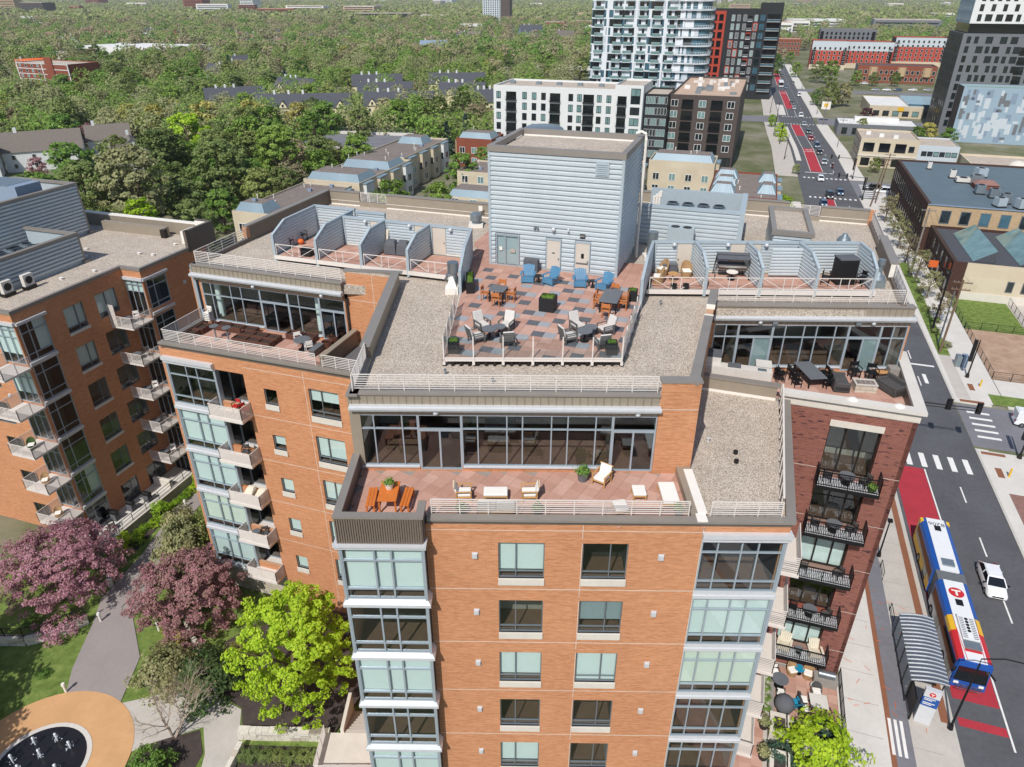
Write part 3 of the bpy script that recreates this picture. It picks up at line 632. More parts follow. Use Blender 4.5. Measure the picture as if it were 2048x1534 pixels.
def glass_rail(a, b, n, parent):
 a, b = Vector((*a, 0)), Vector((*b, 0)); pm = MB().cbox((0, 0, 30.1), (.07, .07, 1.78)); pm.cbox((0, 0, 30.05), (.16, .12, .22)); me = pm.mesh('rail_post', 'rail_white')
 for i in range(n+1):
  p = a+(b-a)*i/n; obj('rail_post', me, parent, (p.x, p.y, 0), math.atan2((b-a).y, (b-a).x))
  if i < n:
   q0 = a+(b-a)*(i+.04)/n; q1 = a+(b-a)*(i+.96)/n; MB().bar((q0.x, q0.y, 31.16), (q1.x, q1.y, 31.16), .015, h=1.15).build('glass_panel', 'pane_rail', parent)
glass_rail((TA[0], TA[1]-.04), (TB[0], TB[1]-.04), 6, TER); glass_rail((-3.8, 44.9), TA, 4, TER); glass_rail(TB, (8.3, 43.8), 4, TER)
# --- ribbed metal stair and lift tower
PH = MB(); c_ = [G(-18.6, 51.06), G(-8.6, 51.06), G(-8.6, 58.8), G(-18.6, 58.8)]
PH.prism(c_, 29.9, 39.0); TOW = PH.build('lift_tower', 'siding', BLD)
FT_ = FQ(50.96)
rows = 24; z0, z1 = 30.62, 39.22; h = (z1-z0)/rows
gaps = [(-18.22, -16.2, 33.1), (-14.12, -12.86, 33.1), (-11.86, -10.58, 33.1)]
for i in range(rows):
 za = z0+i*h; segs = [(-18.55, -8.68)]
 for (a, b, zt) in gaps:
  if za < zt: segs = [s for x in segs for s in ([(x[0], a), (b, x[1])] if x[0] < a and b < x[1] else [x])]
 for a, b in segs: corrugated(FT_, a, b, za, za+h, h, .09, -.06).build('siding_row', 'siding', TOW)
sdw = FP(-8.5)
for i in range(rows): corrugated(sdw, 51.1, 58.8, z0+i*h, z0+(i+1)*h, h, .09, -.06).build('siding_row', 'siding', TOW)
q = MB()
for u in (-18.74, -8.68): q.bx(FT_, u, u+.19, -.2, .05, R0, 39.3)
q.bx(sdw, 51.0, 51.15, -.2, .04, R0, 39.3); q.bx(sdw, 58.75, 58.95, -.2, .04, R0, 39.3)
q.bx(FT_, -18.72, -8.5, -.1, .02, R0, 30.62); q.build('corner_trim', 'siding_trim', TOW)
coping([G(-18.78, 50.88), G(-8.42, 50.88), G(-8.42, 59.0), G(-18.78, 59.0)], .42, 39.2, 39.62, TOW, closed=True)
MB().prism([G(-18.4, 51.25), G(-8.8, 51.25), G(-8.8, 58.6), G(-18.4, 58.6)], 38.9, 39.1).build('gravel_roof', 'gravel', TOW)
q = MB(); q.bx(FQ(58.55), -18.3, -8.9, -.02, .0, 39.1, 39.22); q.build('base_flashing', 'flash_white', TOW)
o = window(FT_, -18.17, -16.25, 30.52, 32.98, [-17.4], [], TOW, n=-.02, frame='mullion', fw=.1, depth=1.5, name='entrance_door')
q = MB(); q.bx(FT_, -17.0, -16.6, -.015, -.005, 31.6, 31.9); q.build('notice', 'leaf_green' if False else 'paver_tan', o); q = MB(); q.bx(FT_, -17.9, -17.65, -.015, -.005, 31.7, 32.0); q.build('notice', 'flash_white', o)
for a, b in ((-14.05, -12.94), (-11.79, -10.66)):
 d = MB(); d.bx(FT_, a+.05, b-.05, -.04, .02, 30.56, 32.9); d = d.build('door', 'door_beige', TOW)
 q = MB(); q.bx(FT_, a-.03, a+.05, -.05, .05, 30.55, 33.0); q.bx(FT_, b-.05, b+.03, -.05, .05, 30.55, 33.0); q.bx(FT_, a+.05, b-.05, -.05, .05, 32.9, 33.0); q.build('frame', 'siding_trim', d)
 q = MB(); q.bx(FT_, b-.17, b-.1, .02, .1, 31.45, 31.55); q.build('handle', 'steel', d)
q = MB(); q.bx(FT_, -13.6, -13.38, .021, .03, 31.88, 31.96); q.bx(FT_, -11.32, -11.1, .021, .03, 31.72, 32.1); q.build('door_sign', 'black_plastic', TOW)
q = MB(); q.bx(FT_, -11.7, -10.75, .02, .08, 31.3, 31.38); q.build('push_bar', 'steel', TOW)
q = MB(); q.bx(FT_, -11.46, -11.06, .03, .1, 33.3, 33.62); ex = q.build('exit_sign', 'black_plastic', TOW)
place_text('exit_lettering', 'EXIT', .17, 'flash_white', Matrix.Translation(FT_.P(-11.26, .104, 33.46)) @ Matrix.Rotation(R(GRID), 4, 'Z') @ Matrix.Rotation(R(90), 4, 'X'), ex)
q = MB(); q.bx(FT_, -10.55, -9.58, .03, .1, 37.95, 38.98)
for i in range(6): q.bx(FT_, -10.45, -9.7, .1, .14, 38.05+i*.14, 38.12+i*.14)
q.build('louvre', 'siding_trim', TOW)
obj('wall_light', wlm, TOW, FT_.P(-13.5, .04, 33.8), R(GRID))
q = MB(); q.sphere(FT_.P(-12.36, .16, 33.78), .09, 8); q.bx(FT_, -12.45, -12.3, 0, .1, 33.82, 33.9); q.build('camera_dome', 'metal_white', TOW)
q = MB(); q.sphere(FT_.P(-15.0, .12, 33.74), .1, 8); q.sphere(FT_.P(-14.76, .12, 33.74), .1, 8); q.bx(FT_, -15.05, -14.7, .0, .08, 33.7, 33.8); q.build('floodlight', 'steel', TOW)
q = MB(); q.tube([G(-8.1, 57.6)+(z,) for z in (30, 36, 39.5)]+[G(-8.15, 57.6)+(39.9,), G(-8.5, 57.6)+(40.05,), G(-8.9, 57.6)+(39.9,)], .11, 8); q.build('vent_pipe', 'flash_white', TOW)
# --- mechanical screen with condenser fans
MS = MB(); f = FQ(61.6)
MSO = corrugated(f, -8.7, -.2, 30.35, 33.2, .36, .09, -.06); corrugated(FP(0), 61.7, 68, 30.35, 33.2, .36, .09, -.06, MSO); MSO = MSO.build('plant_screen', 'siding', BLD)
q = MB(); q.bx(f, -8.7, -.2, -.35, -.02, 30.0, 33.2); q.bx(FQ(68.3), -8.7, -.2, -.3, .0, 30, 33.3); q.bx(FP(0), 61.7, 68, -.3, -.03, 30, 33.3); q.build('backing', 'siding_trim', MSO)
q = MB(); q.bx(f, -8.85, .05, -.45, .05, 33.2, 33.42); q.bx(FP(0), 61.6, 68.3, -.4, .05, 33.2, 33.43); q.bx(f, -.35, .06, -.2, .04, 30.2, 33.2); q.bx(f, -8.8, -8.6, -.2, .04, 30.2, 33.2); q.build('coping', 'siding_trim', MSO)
cu = MB(); cu.box(-.55, .55, -1.2, 1.2, 0, 2.4); 
for y in (-.6, .6): cu.tube([(0, y, 2.4), (0, y, 2.62)], .46, 14)
cd = MB(); 
for y in (-.6, .6):
 cd.cyl(0, y, 2.55, 2.625, .41, 14)
cume, cdme = cu.mesh('casing', 'galv'), cd.mesh('fan', 'black_plastic')
for i in range(4):
 x, y = G(-6.3+i*1.35, 64.6); o = empty('condenser_unit', (x, y, R0+.4), R(GRID), f'{["first", "second", "third", "fourth"][i]} condenser unit from the lift tower, behind the ribbed plant screen', 'condenser', 'condensers behind the plant screen')
 obj('casing', cume, o); obj('fan', cdme, o)
pw = MB()
for k in range(3): pw.tube([G(-8.1+k*.25, 66)+(30,), G(-8.1+k*.25, 66)+(33.1+k*.2,), G(-7.4, 66)+(33.2+k*.2,)], .13, 8)
pw.build('white_pipes', 'flash_white', BLD)
# --- small roofed stair head on the right
SB = FQ(59.7)
so_ = corrugated(SB, 2.5, 5.3, R0, 32.4, .34, .08, -.05); q = MB(); so_ = so_.build('stair_head', 'siding', BLD)
q = MB(); q.prism([G(2.45, 59.8), G(5.35, 59.8), G(5.0, 67.2), G(2.1, 67.2)], R0, 32.35); q.build('casing', 'siding_trim', so_)
coping([G(2.3, 59.6), G(5.55, 59.6), G(5.2, 67.4), G(1.95, 67.4)], .4, 32.35, 32.75, so_, closed=True)
MB().prism([G(2.7, 60), G(5.15, 60), G(4.8, 67), G(2.4, 67)], 32.3, 32.45).build('gravel_roof', 'gravel', so_)
# --- storage stalls with ribbed metal divisions
def stall_wall(p0, p1, kink, h0=2.4, h1=1.6, parent=None, th=.1, z=R1):
 """division seen from its side: p0 back, p1 front (xy); flat top to the kink then sloping"""
 a, b = Vector((*p0, z-.5)), Vector((*p1, z-.5)); d = (b-a); L = d.length; d.normalize(); nr = Vector((d.y, -d.x, 0))
 prof = [(0, 0), (L, 0), (L, h1+.5), (L*kink, h0+.5), (0, h0+.5)]
 q = MB(); f_ = [tuple(a+d*s+Vector((0, 0, v))+nr*(th/2)) for s, v in prof]; g_ = [tuple(a+d*s+Vector((0, 0, v))-nr*(th/2)) for s, v in prof]
 q.poly(f_); q.poly(g_[::-1])
 for i in range(5): j = (i+1) % 5; q.quad(f_[j], f_[i], g_[i], g_[j])
 o = q.build('division', 'siding_trim', parent)
 cor = MB(); k = 9; ang = math.degrees(math.atan2(d.y, d.x))
 for sgn, fr in ((1, Fr(a.x, a.y, ang)), (-1, Fr(b.x, b.y, ang+180))):
  hh = (h0-.12)/k
  for i in range(k):
   zz = z+.04+i*hh; top = zz+hh-z
   Le = L if top < h1 else L*kink+(L-L*kink)*(h0-top)/(h0-h1)
   Le -= .12
   u0, u1 = (.06, Le) if sgn == 1 else (L-Le, L-.06)
   corrugated(fr, u0, u1, zz, zz+hh, hh, .05, th/2+.002, cor)
 cor.build('ribbed_sheet', 'siding', o)
 e = MB()
 pts = [a+d*(L*kink)+Vector((0, 0, h0+.5)), b+Vector((0, 0, h1+.5)), b]
 e.bar(a+Vector((0, 0, h0+.5)), pts[0], .2, h=.16); e.bar(pts[0], pts[1], .2, h=.16); e.bar(pts[1], pts[2], .2, h=.16); e.build('edge_trim', 'siding_trim', o)
 return o
def back_wall(fr, u0, u1, parent, door=None, z=R1, h=2.4):
 segs = [(u0, u1)] if not door else [(u0, door[0]-.06), (door[1]+.06, u1)]
 c = MB()
 for a, b in segs:
  if b-a > .15: corrugated(fr, a, b, z+.12, z+h-.12, .245, .06, 0, c)
 o = c.build('back_wall', 'siding', parent)
 q = MB(); q.bx(fr, u0-.05, u1+.05, -.14, -.004, z-.4, z+h); q.bx(fr, u0-.06, u1+.06, -.16, .1, z+h-.12, z+h+.06); q.bx(fr, u0-.02, u0+.1, -.01, .1, z, z+h-.1); q.build('trim', 'siding_trim', o)
 q = MB(); q.bx(fr, u0, u1, -.004, .04, z, z+.12); q.build('base_flashing', 'flash_white', o)
 if door:
  d = MB(); d.bx(fr, door[0], door[1], 0, .05, z+.03, z+h-.14); d = d.build('door', 'door_beige', o)
  k = MB(); e = door[2] if len(door) > 2 else 1; x = door[1]-.12 if e > 0 else door[0]+.12; k.bx(fr, x-.04, x+.04, .05, .12, z+1.0, z+1.08); k.build('handle', 'steel', d)
  if len(door) > 3: obj('wall_light', wlm, o, fr.P(door[3], .08, z+2.22), R(fr.ang))
 return o
def stall_rail(a, b, parent, h=.9, z=R1):
 a, b = Vector((*a, z)), Vector((*b, z)); q = MB(); up = Vector((0, 0, h)); L = lambda t: a+(b-a)*t
 q.bar(a+up, b+up, .05); 
 for t in (0, .42, .58, 1): q.bar(L(t), L(t)+up, .045)
 q.bar(a+up, L(.42), .035); q.bar(b+up, L(.58), .035); q.build('stall_rail', 'rail_white', parent)
ST = MB().prism([G(-36.3, 47.45), G(-20.4, 47.45), G(-20.4, 51.8), G(-32.3, 51.8), G(-32.3, 54.1), G(-36.3, 54.1)], R1-.35, R1-.05).build('stall_platform', 'concrete_dark', BLD)
pave([G(-36.2, 47.5), G(-19.6, 47.5), G(-20.7, 51.75), G(-32.35, 51.75), G(-32.35, 54), G(-36.2, 54)], .78, R1, ST, lambda i, j, c: random.Random(i*7+j*3).choice(['paver_red', 'paver_red2', 'paver_red3']))
q = MB(); q.bx(FQ(47.42), -36.4, -20.2, -.04, .06, R1-.34, R1-.02); q.build('skirt', 'rail_white', ST)
for i, (p, qb) in enumerate(((-36.3, 54.2), (-32.3, 53.6), (-28.25, 51.9), (-24.2, 51.9))): stall_wall(G(p, qb), G(p, 47.45), .62 if i > 1 else .72, parent=ST)
stall_wall(G(-20.55, 51.8), (-3.72, 47.9), .62, parent=ST)
back_wall(FQ(54.1), -36.2, -32.4, ST); back_wall(FQ(53.6), -31.9, -29.2, ST)
back_wall(FQ(51.75), -32.1, -28.35, ST, (-29.55, -28.5, -1, -29.95)); back_wall(FQ(51.75), -28.1, -24.3, ST, (-25.5, -24.4, -1, -25.9)); back_wall(FQ(51.75), -24.05, -20.7, ST, (-23.92, -22.8, 1, -22.28))
for p in (-36.2, -32.15, -28.1, -24.05): stall_rail(G(p+.06, 47.5), G(p+3.75 if p < -25 else p+3.6, 47.5), ST)
ff = Fr(20, 48.45, -1.2); fb = Fr(20, 52.2, -1.2)
ST2 = MB().prism([ff.P(-10.1, 0, 0)[:2], ff.P(6.3, 0, 0)[:2], fb.P(6.5, 0, 0)[:2], fb.P(-9.2, 0, 0)[:2]], R1-.35, R1-.05).build('stall_platform', 'concrete_dark', BLD)
pave([ff.P(-10.1, -.05, 0)[:2], ff.P(6.2, -.05, 0)[:2], fb.P(6.4, .02, 0)[:2], fb.P(-9.2, .02, 0)[:2]], .78, R1, ST2, lambda i, j, c: random.Random(i*7+j*3).choice(['paver_red', 'paver_red2', 'paver_red3']), ang=-1.2)
q = MB(); q.bx(ff, -10.2, 6.4, -.04, .06, R1-.34, R1-.02); q.build('skirt', 'rail_white', ST2)
stall_wall(fb.P(-9.25, 0, 0)[:2], (8.95, 46.15), .6, parent=ST2)
for u, ub in ((-5.98, -6.1), (-2.0, -2.15), (1.98, 1.75), (6.1, 6.35)): stall_wall(fb.P(ub, 0, 0)[:2], ff.P(u, 0, 0)[:2], .62, parent=ST2)
for a, b, d in ((-9.1, -6.2, (-7.38, -6.3, -1, -7.7)), (-6.0, -2.2, (-3.35, -2.3, -1, -3.65)), (-2.0, 1.65, (-1.9, -1.1, 1, -.75)), (1.95, 6.2, None)): back_wall(fb, a, b, ST2, d)
q = corrugated(Fr(20, 51.2, -1.2), -.55, 1.7, R1+.12, R1+2.28, .245, .06, 0); q.build('back_wall', 'siding', ST2)
for a, b in ((-10.0, -6.1), (-5.85, -2.1), (-1.88, 1.88), (2.1, 6.0)): stall_rail(ff.P(a, -.05, 0)[:2], ff.P(b, -.05, 0)[:2], ST2)
# --- parapets round the main roof
def par(fr, u0, u1, zt=31.3, name='parapet'):
 q = MB(); q.bx(fr, u0, u1, -.4, 0, 25, zt-.1); o = q.build(name, 'parapet_panel', BLD); c = MB(); c.bx(fr, u0-.04, u1+.04, -.46, .06, zt-.1, zt); c.build('coping', 'coping', o)
 j = MB(); n = int((u1-u0)/2.4)
 for i in range(1, n+1): j.bx(fr, u0+(u1-u0)*i/(n+1), u0+(u1-u0)*i/(n+1)+.02, .0, .004, R0, zt-.12)
 j.build('panel_joint', 'fascia_dark', o)
 return o
def parl(fr, u0, u1, zt=31.3):
 q = MB(); q.bx(fr, u0, u1, -.4, 0, 25, zt-.1); o = q.build('parapet', 'fascia', BLD); c = MB(); c.bx(fr, u0-.04, u1+.04, -.46, .06, zt-.1, zt); c.build('coping', 'coping', o)
 w = MB(); w.bx(fr, u0, u1, .0, .02, R0, R0+.12); w.bx(fr, u0, u1, .0, .025, R0+.45, R0+.49); w.build('base_flashing', 'flash_white', o); return o
par(FP(-41.7), 51.2, 65.2, 31.35); q = MB(); q.bx(FQ(51.15), -42.15, -41.68, -.35, 0, 30.3, 31.25); q.build('brick_return', 'brick_orange', BLD)
q = MB(); q.bx(FP(-41.7), 44.2, 51.2, -.4, 0, 29.6, 30.2); q.build('parapet', 'parapet_panel', BLD)
railing([G(-41.75, 44.5)+(30.2,), G(-41.75, 51.1)+(30.2,)], .98, BLD, nb=5, post=1.6); 
fascia_run(FQ(44.1), -42.0, -28.25, BLD); railing([G(-41.75, 44.45)+(FT,), G(-28.4, 44.45)+(FT,)], .98, BLD, nb=7, post=1.35)
parl(FQ(65.05), -41.7, -38.2, 31.35); parl(FQ(65.05), -35.1, -18.5, 31.35)
q = MB(); q.bx(FQ(65.05), -38.2, -35.1, -.4, 0, 29.5, 30.35); q.build('parapet', 'fascia', BLD); railing([G(-38.1, 65.2)+(30.35,), G(-35.2, 65.2)+(30.35,)], .98, BLD, nb=8, post=1.0)
parl(FQ(74.3), -20, 4.0, 31.5); parl(FQ(74.3), 7.0, 11.3, 31.35)
q = MB(); q.bx(FQ(74.3), 4, 7.0, -.4, 0, 29.5, 30.3); q.build('parapet', 'fascia', BLD); railing([G(4.1, 74.4)+(30.3,), G(6.9, 74.4)+(30.3,)], 1.0, BLD, nb=8, post=1.0)
q = MB(); q.bx(FQ(65.0), -24.8, -24.4, .41, .43, 30.7, 31.2); q.bx(FQ(74.2), -.5, -.1, .0, .12, 30.9, 31.4); q.build('roof_notice', 'flash_white', BLD)
pe = FP(11.75)
q = MB(); q.bx(pe, 58.5, 65.8, -.5, 0, 25, 31.25); q.bx(pe, 52.6, 58.5, -.35, 0, 25, 30.25); q.bx(pe, 65.8, 74.6, -.35, 0, 25, 30.3); q.build('parapet', 'parapet_panel', BLD)
q = MB(); q.bx(pe, 58.4, 65.9, -.6, .06, 31.25, 31.37); q.build('coping', 'coping', BLD); q = MB(); q.bx(FQ(58.45), 11.25, 11.75, -.01, .05, 30.2, 31.24); q.build('coping_end', 'flash_white', BLD)
railing([G(11.6, 52.7)+(30.25,), G(11.6, 58.4)+(30.25,)], 1.0, BLD, nb=7, post=1.2); railing([G(11.6, 65.9)+(30.3,), G(11.6, 74.2)+(30.3,)], 1.0, BLD, nb=7, post=1.2, vertical=True)
q = MB(); q.bx(FQ(74.25), 11.3, 11.8, -.3, .05, 29.5, 31.3); q.build('brick_return', 'brick_orange', BLD)
# --- roof vents and exhaust fans
def vent_round(x, y, z, r, h, name, label, m='galv', base=True):
 o = empty(name, (x, y, z), 0, label, 'roof vent'); q = MB()
 if base: q.cbox((0, 0, 0), (r*2.4, r*2.4, .3)); q.build('curb', 'flash_white', o); q = MB()
 q.cyl(0, 0, .25, h*.55, r*.7, 14); q.cyl(0, 0, h*.45, h*.9, r, 16); q.cyl(0, 0, h*.9, h, r, 16, r2=r*.7); q.build('drum', m, o, smooth=True); return o
vent_round(-3.42, 66.6, R0, .55, 1.3, 'roof_vent', 'round galvanised roof vent behind the left stalls near the lift tower')
o = empty('exhaust_fan', (-4.45, 49.6, R0), 0, 'silver exhaust duct fan on gravel beside the left stall end', 'exhaust fan')
MB().cbox((0, -.1, 0), (.95, .85, .5)).build('curb', 'flash_white', o)
MB().loft([[(-.4, -.5, .5), (.4, -.5, .5), (.4, .3, .5), (-.4, .3, .5)], [(-.12, -.2, 1.25), (.12, -.2, 1.25), (.12, .05, 1.25), (-.12, .05, 1.25)]]).build('hood', 'flash_white', o)
q = MB(); q.cyl(.1, .25, .6, 2.1, .3, 14); q.cyl(.1, .25, 1.5, 2.25, .42, 14); q.tube([(-.45, 0, .95), (-.3, 0, 1.35), (-.05, .1, 1.4)], .16, 8); q.build('duct', 'steel', o, smooth=True)
q = MB(); o = empty('flue', (*G(-6.9, 58.0), R0), 0, 'tall galvanised round flue between the lift tower and right stalls', 'flue'); q.cyl(0, 0, .25, 2.3, .42, 16); q.build('drum', 'galv', o, smooth=True); MB().cbox((0, 0, 0), (1.3, 1.3, .3)).build('curb', 'flash_white', o)
o = empty('heat_pump', (*G(-4.9, 60.4), R0), R(GRID), 'grey twin-fan heat pump in front of the ribbed plant screen', 'heat pump'); MB().cbox((0, 0, .5), (2.2, 1.0, 1.7)).build('casing', 'siding_trim', o)
q = MB(); q.cyl(-.5, 0, 2.2, 2.22, .38, 16); q.cyl(.5, 0, 2.2, 2.22, .38, 16); q.build('fan', 'black_plastic', o); MB().cbox((0, 0, 0), (2.0, .8, .5)).build('stand', 'dark_bronze', o)
for (x, y, lb) in ((*G(8.6, 66.5), 'mushroom-shaped dark roof fan in front of the north-east parapet'), (*G(10.3, 57.0), 'stacked galvanised exhaust fan on gravel near the east railing')):
 o = empty('roof_fan', (x, y, R0), R(GRID), lb, 'roof fan'); MB().cbox((0, 0, 0), (1.1, 1.0, .6)).build('curb', 'galv', o); q = MB(); q.cyl(0, 0, .6, .85, .55, 16, r2=.45); q.cyl(0, 0, .85, 1.15, .32, 14, r2=.2)
 if 'stacked' in lb: q.cyl(0, 0, 1.1, 1.9, .2, 10); q.cyl(0, 0, 1.7, 2.1, .28, 10)
 q.build('hood', 'galv', o, smooth=True)
for (x, y) in ((-1.1, 35.6), (-3.9, 36.6), (10.6, 47.1)): 
 q = MB(); q.cyl(x, y, R0, R0+.3, .06, 8); q.cyl(x, y, R0+.3, R0+.36, .1, 8); q.build('vent_cap', 'galv', BLD)
# left wing: deck, penthouse, facade, balconies
LQ = FQ(39.2); LP_ = FQ(44.3)
rng = random.Random(11)
DK = MB().prism([G(-42.1, 39.3), G(-22.5, 39.3), G(-24.2, 44.6), G(-42.1, 44.6)], 24.7, 24.94).build('deck', 'concrete_dark', BLD)
pave([G(-41.7, 39.6), G(-28.0, 39.6), G(-28.0, 44.2), G(-41.7, 44.2)], .78, 25.0, DK, lambda i, j, c: random.Random(i*5+j*31).choice(['paver_red', 'paver_red', 'paver_red3', 'paver_red2']))
pave([G(-27.5, 39.6), G(-24.0, 39.6), G(-24.9, 44.4), G(-27.5, 44.4)], .9, 24.99, DK, lambda i, j, c: 'paver_dark')
q = MB(); q.bx(FP(-27.55), 39.5, 44.5, -.3, 0, 24.9, 26.15); q.build('partition', 'fascia_dark', BLD); q = MB(); q.bx(FP(-27.5), 39.4, 44.5, -.42, .03, 26.15, 26.27); q.build('partition_cap', 'fascia', BLD)
coping([G(-42.25, 44.2), G(-42.25, 39.05), G(-22.2, 39.05)], .5, 25.26, 25.42, BLD)
q = MB(); q.bx(LQ, -42.2, -22.3, -.4, -.02, 24.9, 25.26); q.bx(FP(-41.8), 39.2, 44.2, -.35, 0, 24.9, 25.26); q.build('parapet_inner', 'parapet_panel', BLD)
railing([G(-42.0, 44.0)+(25.42,), G(-42.0, 39.5)+(25.42,), G(-28.25, 39.5)+(25.42,)], .95, BLD, nb=7, post=1.45); railing([G(-27.7, 39.5)+(25.42,), G(-23.2, 39.5)+(25.42,)], .95, BLD, nb=7, post=1.2)
wall(LP_, -41.8, -28.2, 24.9, 28.9, [(-41.6, -36.0, 25.35, 28.66), (-36.0, -33.4, 25.06, 28.66), (-33.4, -30.55, 25.35, 28.66), (-30.55, -28.3, 25.06, 28.66)], 'penthouse_wall', 'brick_orange', BLD, .15)
kw = dict(n=-.05, frame='mullion', fw=.075, fd=.12, depth=4.5, room='room_wall', name='storefront_window')
window(LP_, -41.6, -36.0, 25.35, 28.66, [-40.7, -38.8, -37.8], [27.58], BLD, **kw); window(LP_, -33.4, -30.55, 25.35, 28.66, [-32.42], [27.58], BLD, **kw)
for a, b, m in ((-36.0, -33.4, -34.75), (-30.55, -28.3, -29.35)):
 window(LP_, a, b, 27.62, 28.66, [], [], BLD, **kw); d = window(LP_, a, b, 25.06, 27.62, [m], [], BLD, **{**kw, 'fw': .1, 'name': 'sliding_door'})
 q = MB(); q.bx(LP_, a+.1, m-.05, -.1, -.08, 25.16, 27.52); q.build('insect_screen', 'pane_black', d)
for p in (-40.9, -31.3): q = MB(); q.cyl(*G(p, 45.3), 25.0, 28.9, .27, 14); q.build('column', 'blind', BLD, smooth=True)
q = MB(); q.bx(LP_, -41.65, -36.05, -.05, .1, 25.25, 25.35); q.bx(LP_, -33.35, -30.6, -.05, .1, 25.25, 25.35); q.build('sill', 'metal_white', BLD)
for u in (-36.2, -30.0): obj('wall_light', wlm, BLD, FQ(44.1).P(u, .03, 29.0), R(GRID))
q = MB(); q.bx(FP(-42.0), 44.2, 46, -.3, 0, 25, 30); q.build('side_wall', 'mullion', BLD)
FL2 = [0, 4.22, 8.44, 12.66, 16.88, 21.1]
hb = []
for f in FL2[:5]:
 hb += [(-33.1, -31.95, 21.42-f, 22.8-f), (-29.05, -26.5, 21.1-f, 23.5-f)]
rec = [(-37.35, -34.75, 20.9-f, 23.75-f) for f in FL2[:5]]
bayh = [(-41.9, -37.4, 19.95-f, 23.75-f) for f in FL2[:5]]
wall(LQ, -42.2, -22.3, 0, 24.95, hb+rec+bayh, 'wall', 'brick_orange', BLD, .25)
sm_bl = ['x', 'p', 'b', 'b', 'b']; bg_bl = ['h', 'b', 'b', 'b', 'b']; bay_bl = [None, 'blind', 'blind', 'blind_cream', 'blind']
for k, f in enumerate(FL2[:5]):
 w1 = window(LQ, -33.1, -31.95, 21.42-f, 22.8-f, [], [], BLD, n=-.15, blind=None if sm_bl[k] == 'x' else 'blind', bl_to=21.42-f+(.4 if sm_bl[k] == 'p' else .05))
 q = MB(); q.bx(LQ, -33.14, -31.9, -.15, .09, 20.95-f, 21.42-f); q.build('sill', 'stone_white', w1)
 w2 = window(LQ, -29.05, -26.5, 21.1-f, 23.5-f, [-28.05], [21.55-f], BLD, n=-.15, blind='blind', bl_to=(22.4-f if bg_bl[k] == 'h' else 21.58-f))
 q = MB(); q.bx(LQ, -29.08, -26.45, -.15, .09, 20.6-f, 21.1-f); q.build('sill', 'stone_white', w2)
 window(LQ, -41.85, -37.4, 20.05-f, 23.7-f, [-40.1, -39.1], [20.75-f, 22.72-f], BLD, n=.06, frame='mullion', fw=.08, fd=.14, blind=bay_bl[k], depth=2.0, name='bay_window')
 q = MB(); q.bx(LQ, -42.1, -37.3, -.2, .28, 19.5-f, 19.75-f); q.bx(LQ, -42.05, -37.35, -.2, .18, 19.75-f, 20.05-f); q.build('spandrel', 'metal_white', BLD)
 rd = FQ(40.6)
 window(rd, -37.35, -34.6, 20.3-f, 23.75-f, [-35.35], [22.9-f], BLD, n=0, frame='mullion', fw=.09, depth=2.0, name='balcony_door', pane='pane')
 q = MB(); q.bx(FP(-37.36), 39.3, 40.6, -.02, .0, 20.3-f, 23.75-f); q.build('return_glass', 'pane_dark', BLD); q = MB(); q.bx(LQ, -37.4, -34.7, -1.5, -.26, 23.75-f, 23.9-f); q.build('soffit', 'stone_white', BLD)
 bo = MB(); bo.bx(LQ, -37.7, -34.55, -1.4, 1.35, 20.0-f, 20.28-f); bo = bo.build('balcony', 'rail_white', BLD)
 a_, b_, c_, d_ = LQ.P(-37.6, .15, 20.28-f), LQ.P(-37.6, 1.28, 20.28-f), LQ.P(-34.62, 1.28, 20.28-f), LQ.P(-34.62, .05, 20.28-f)
 railing([a_, b_, c_, d_], 1.05, bo, nb=10, post=1.5, low=.03, bw=.05)
q = MB(); q.bx(LQ, -42.15, -37.35, -.1, .36, 23.98, 24.28); q.bx(LQ, -42.1, -37.35, -.1, .25, 23.72, 23.98); q.build('bay_fascia', 'metal_white', BLD)
q = MB(); q.bx(LQ, -42.02, -41.88, -.3, .14, 2, 23.75); q.bx(LQ, -37.42, -37.28, -.3, .14, 2, 23.75); q.build('corner_post', 'mullion', BLD)
jl = MB()
for f in FL2[:5]: jl.bx(LQ, -34.6, -22.4, -.02, .006, 24.35-f, 24.385-f)
jl.bx(LQ, -29.35, -29.32, -.02, .0055, 1, 24.9); jl.build('control_joint', 'stone_white', BLD)
q = MB(); q.bx(LQ, -42.15, -34.5, -.1, .06, 0, 3.1); q.build('stone_base', 'block_stone', BLD)
q = MB(); q.bx(FP(-42.2), 39.3, 44.3, -.3, 0, 0, 24.9); q.bx(FP(-42.2), 44.3, 65, -.3, 0, 0, 29.6); q.build('side_wall', 'brick_orange', BLD)
# right wing: penthouse, patio, red brick face
wall(F6, -5.9, 8.3, 24.9, 28.85, [(-5.5, -3.74, 25.4, 28.7), (-3.74, -1.29, 25.05, 28.7), (-1.29, 4.1, 25.4, 28.7), (4.1, 6.38, 25.05, 28.7), (6.38, 8.2, 25.4, 28.7)], 'penthouse_wall', 'brick_orange', BLD, .15)
window(F6, -5.5, -3.74, 25.4, 28.7, [-4.65], [27.72], BLD, **kw); window(F6, -1.29, 4.1, 25.4, 28.7, [-.41, .92, 1.82, 3.14], [27.72], BLD, **kw); window(F6, 6.38, 8.2, 25.4, 28.7, [7.22], [27.72], BLD, **kw)
for a, b, m in ((-3.74, -1.29, -2.55), (4.1, 6.38, 5.25)):
 window(F6, a, b, 27.72, 28.7, [], [], BLD, **kw); d = window(F6, a, b, 25.05, 27.72, [m], [], BLD, **{**kw, 'fw': .1, 'name': 'sliding_door'})
 q = MB(); q.bx(F6, m+.05, b-.1, -.1, -.08, 25.15, 27.6); q.build('insect_screen', 'blind_grey', d)
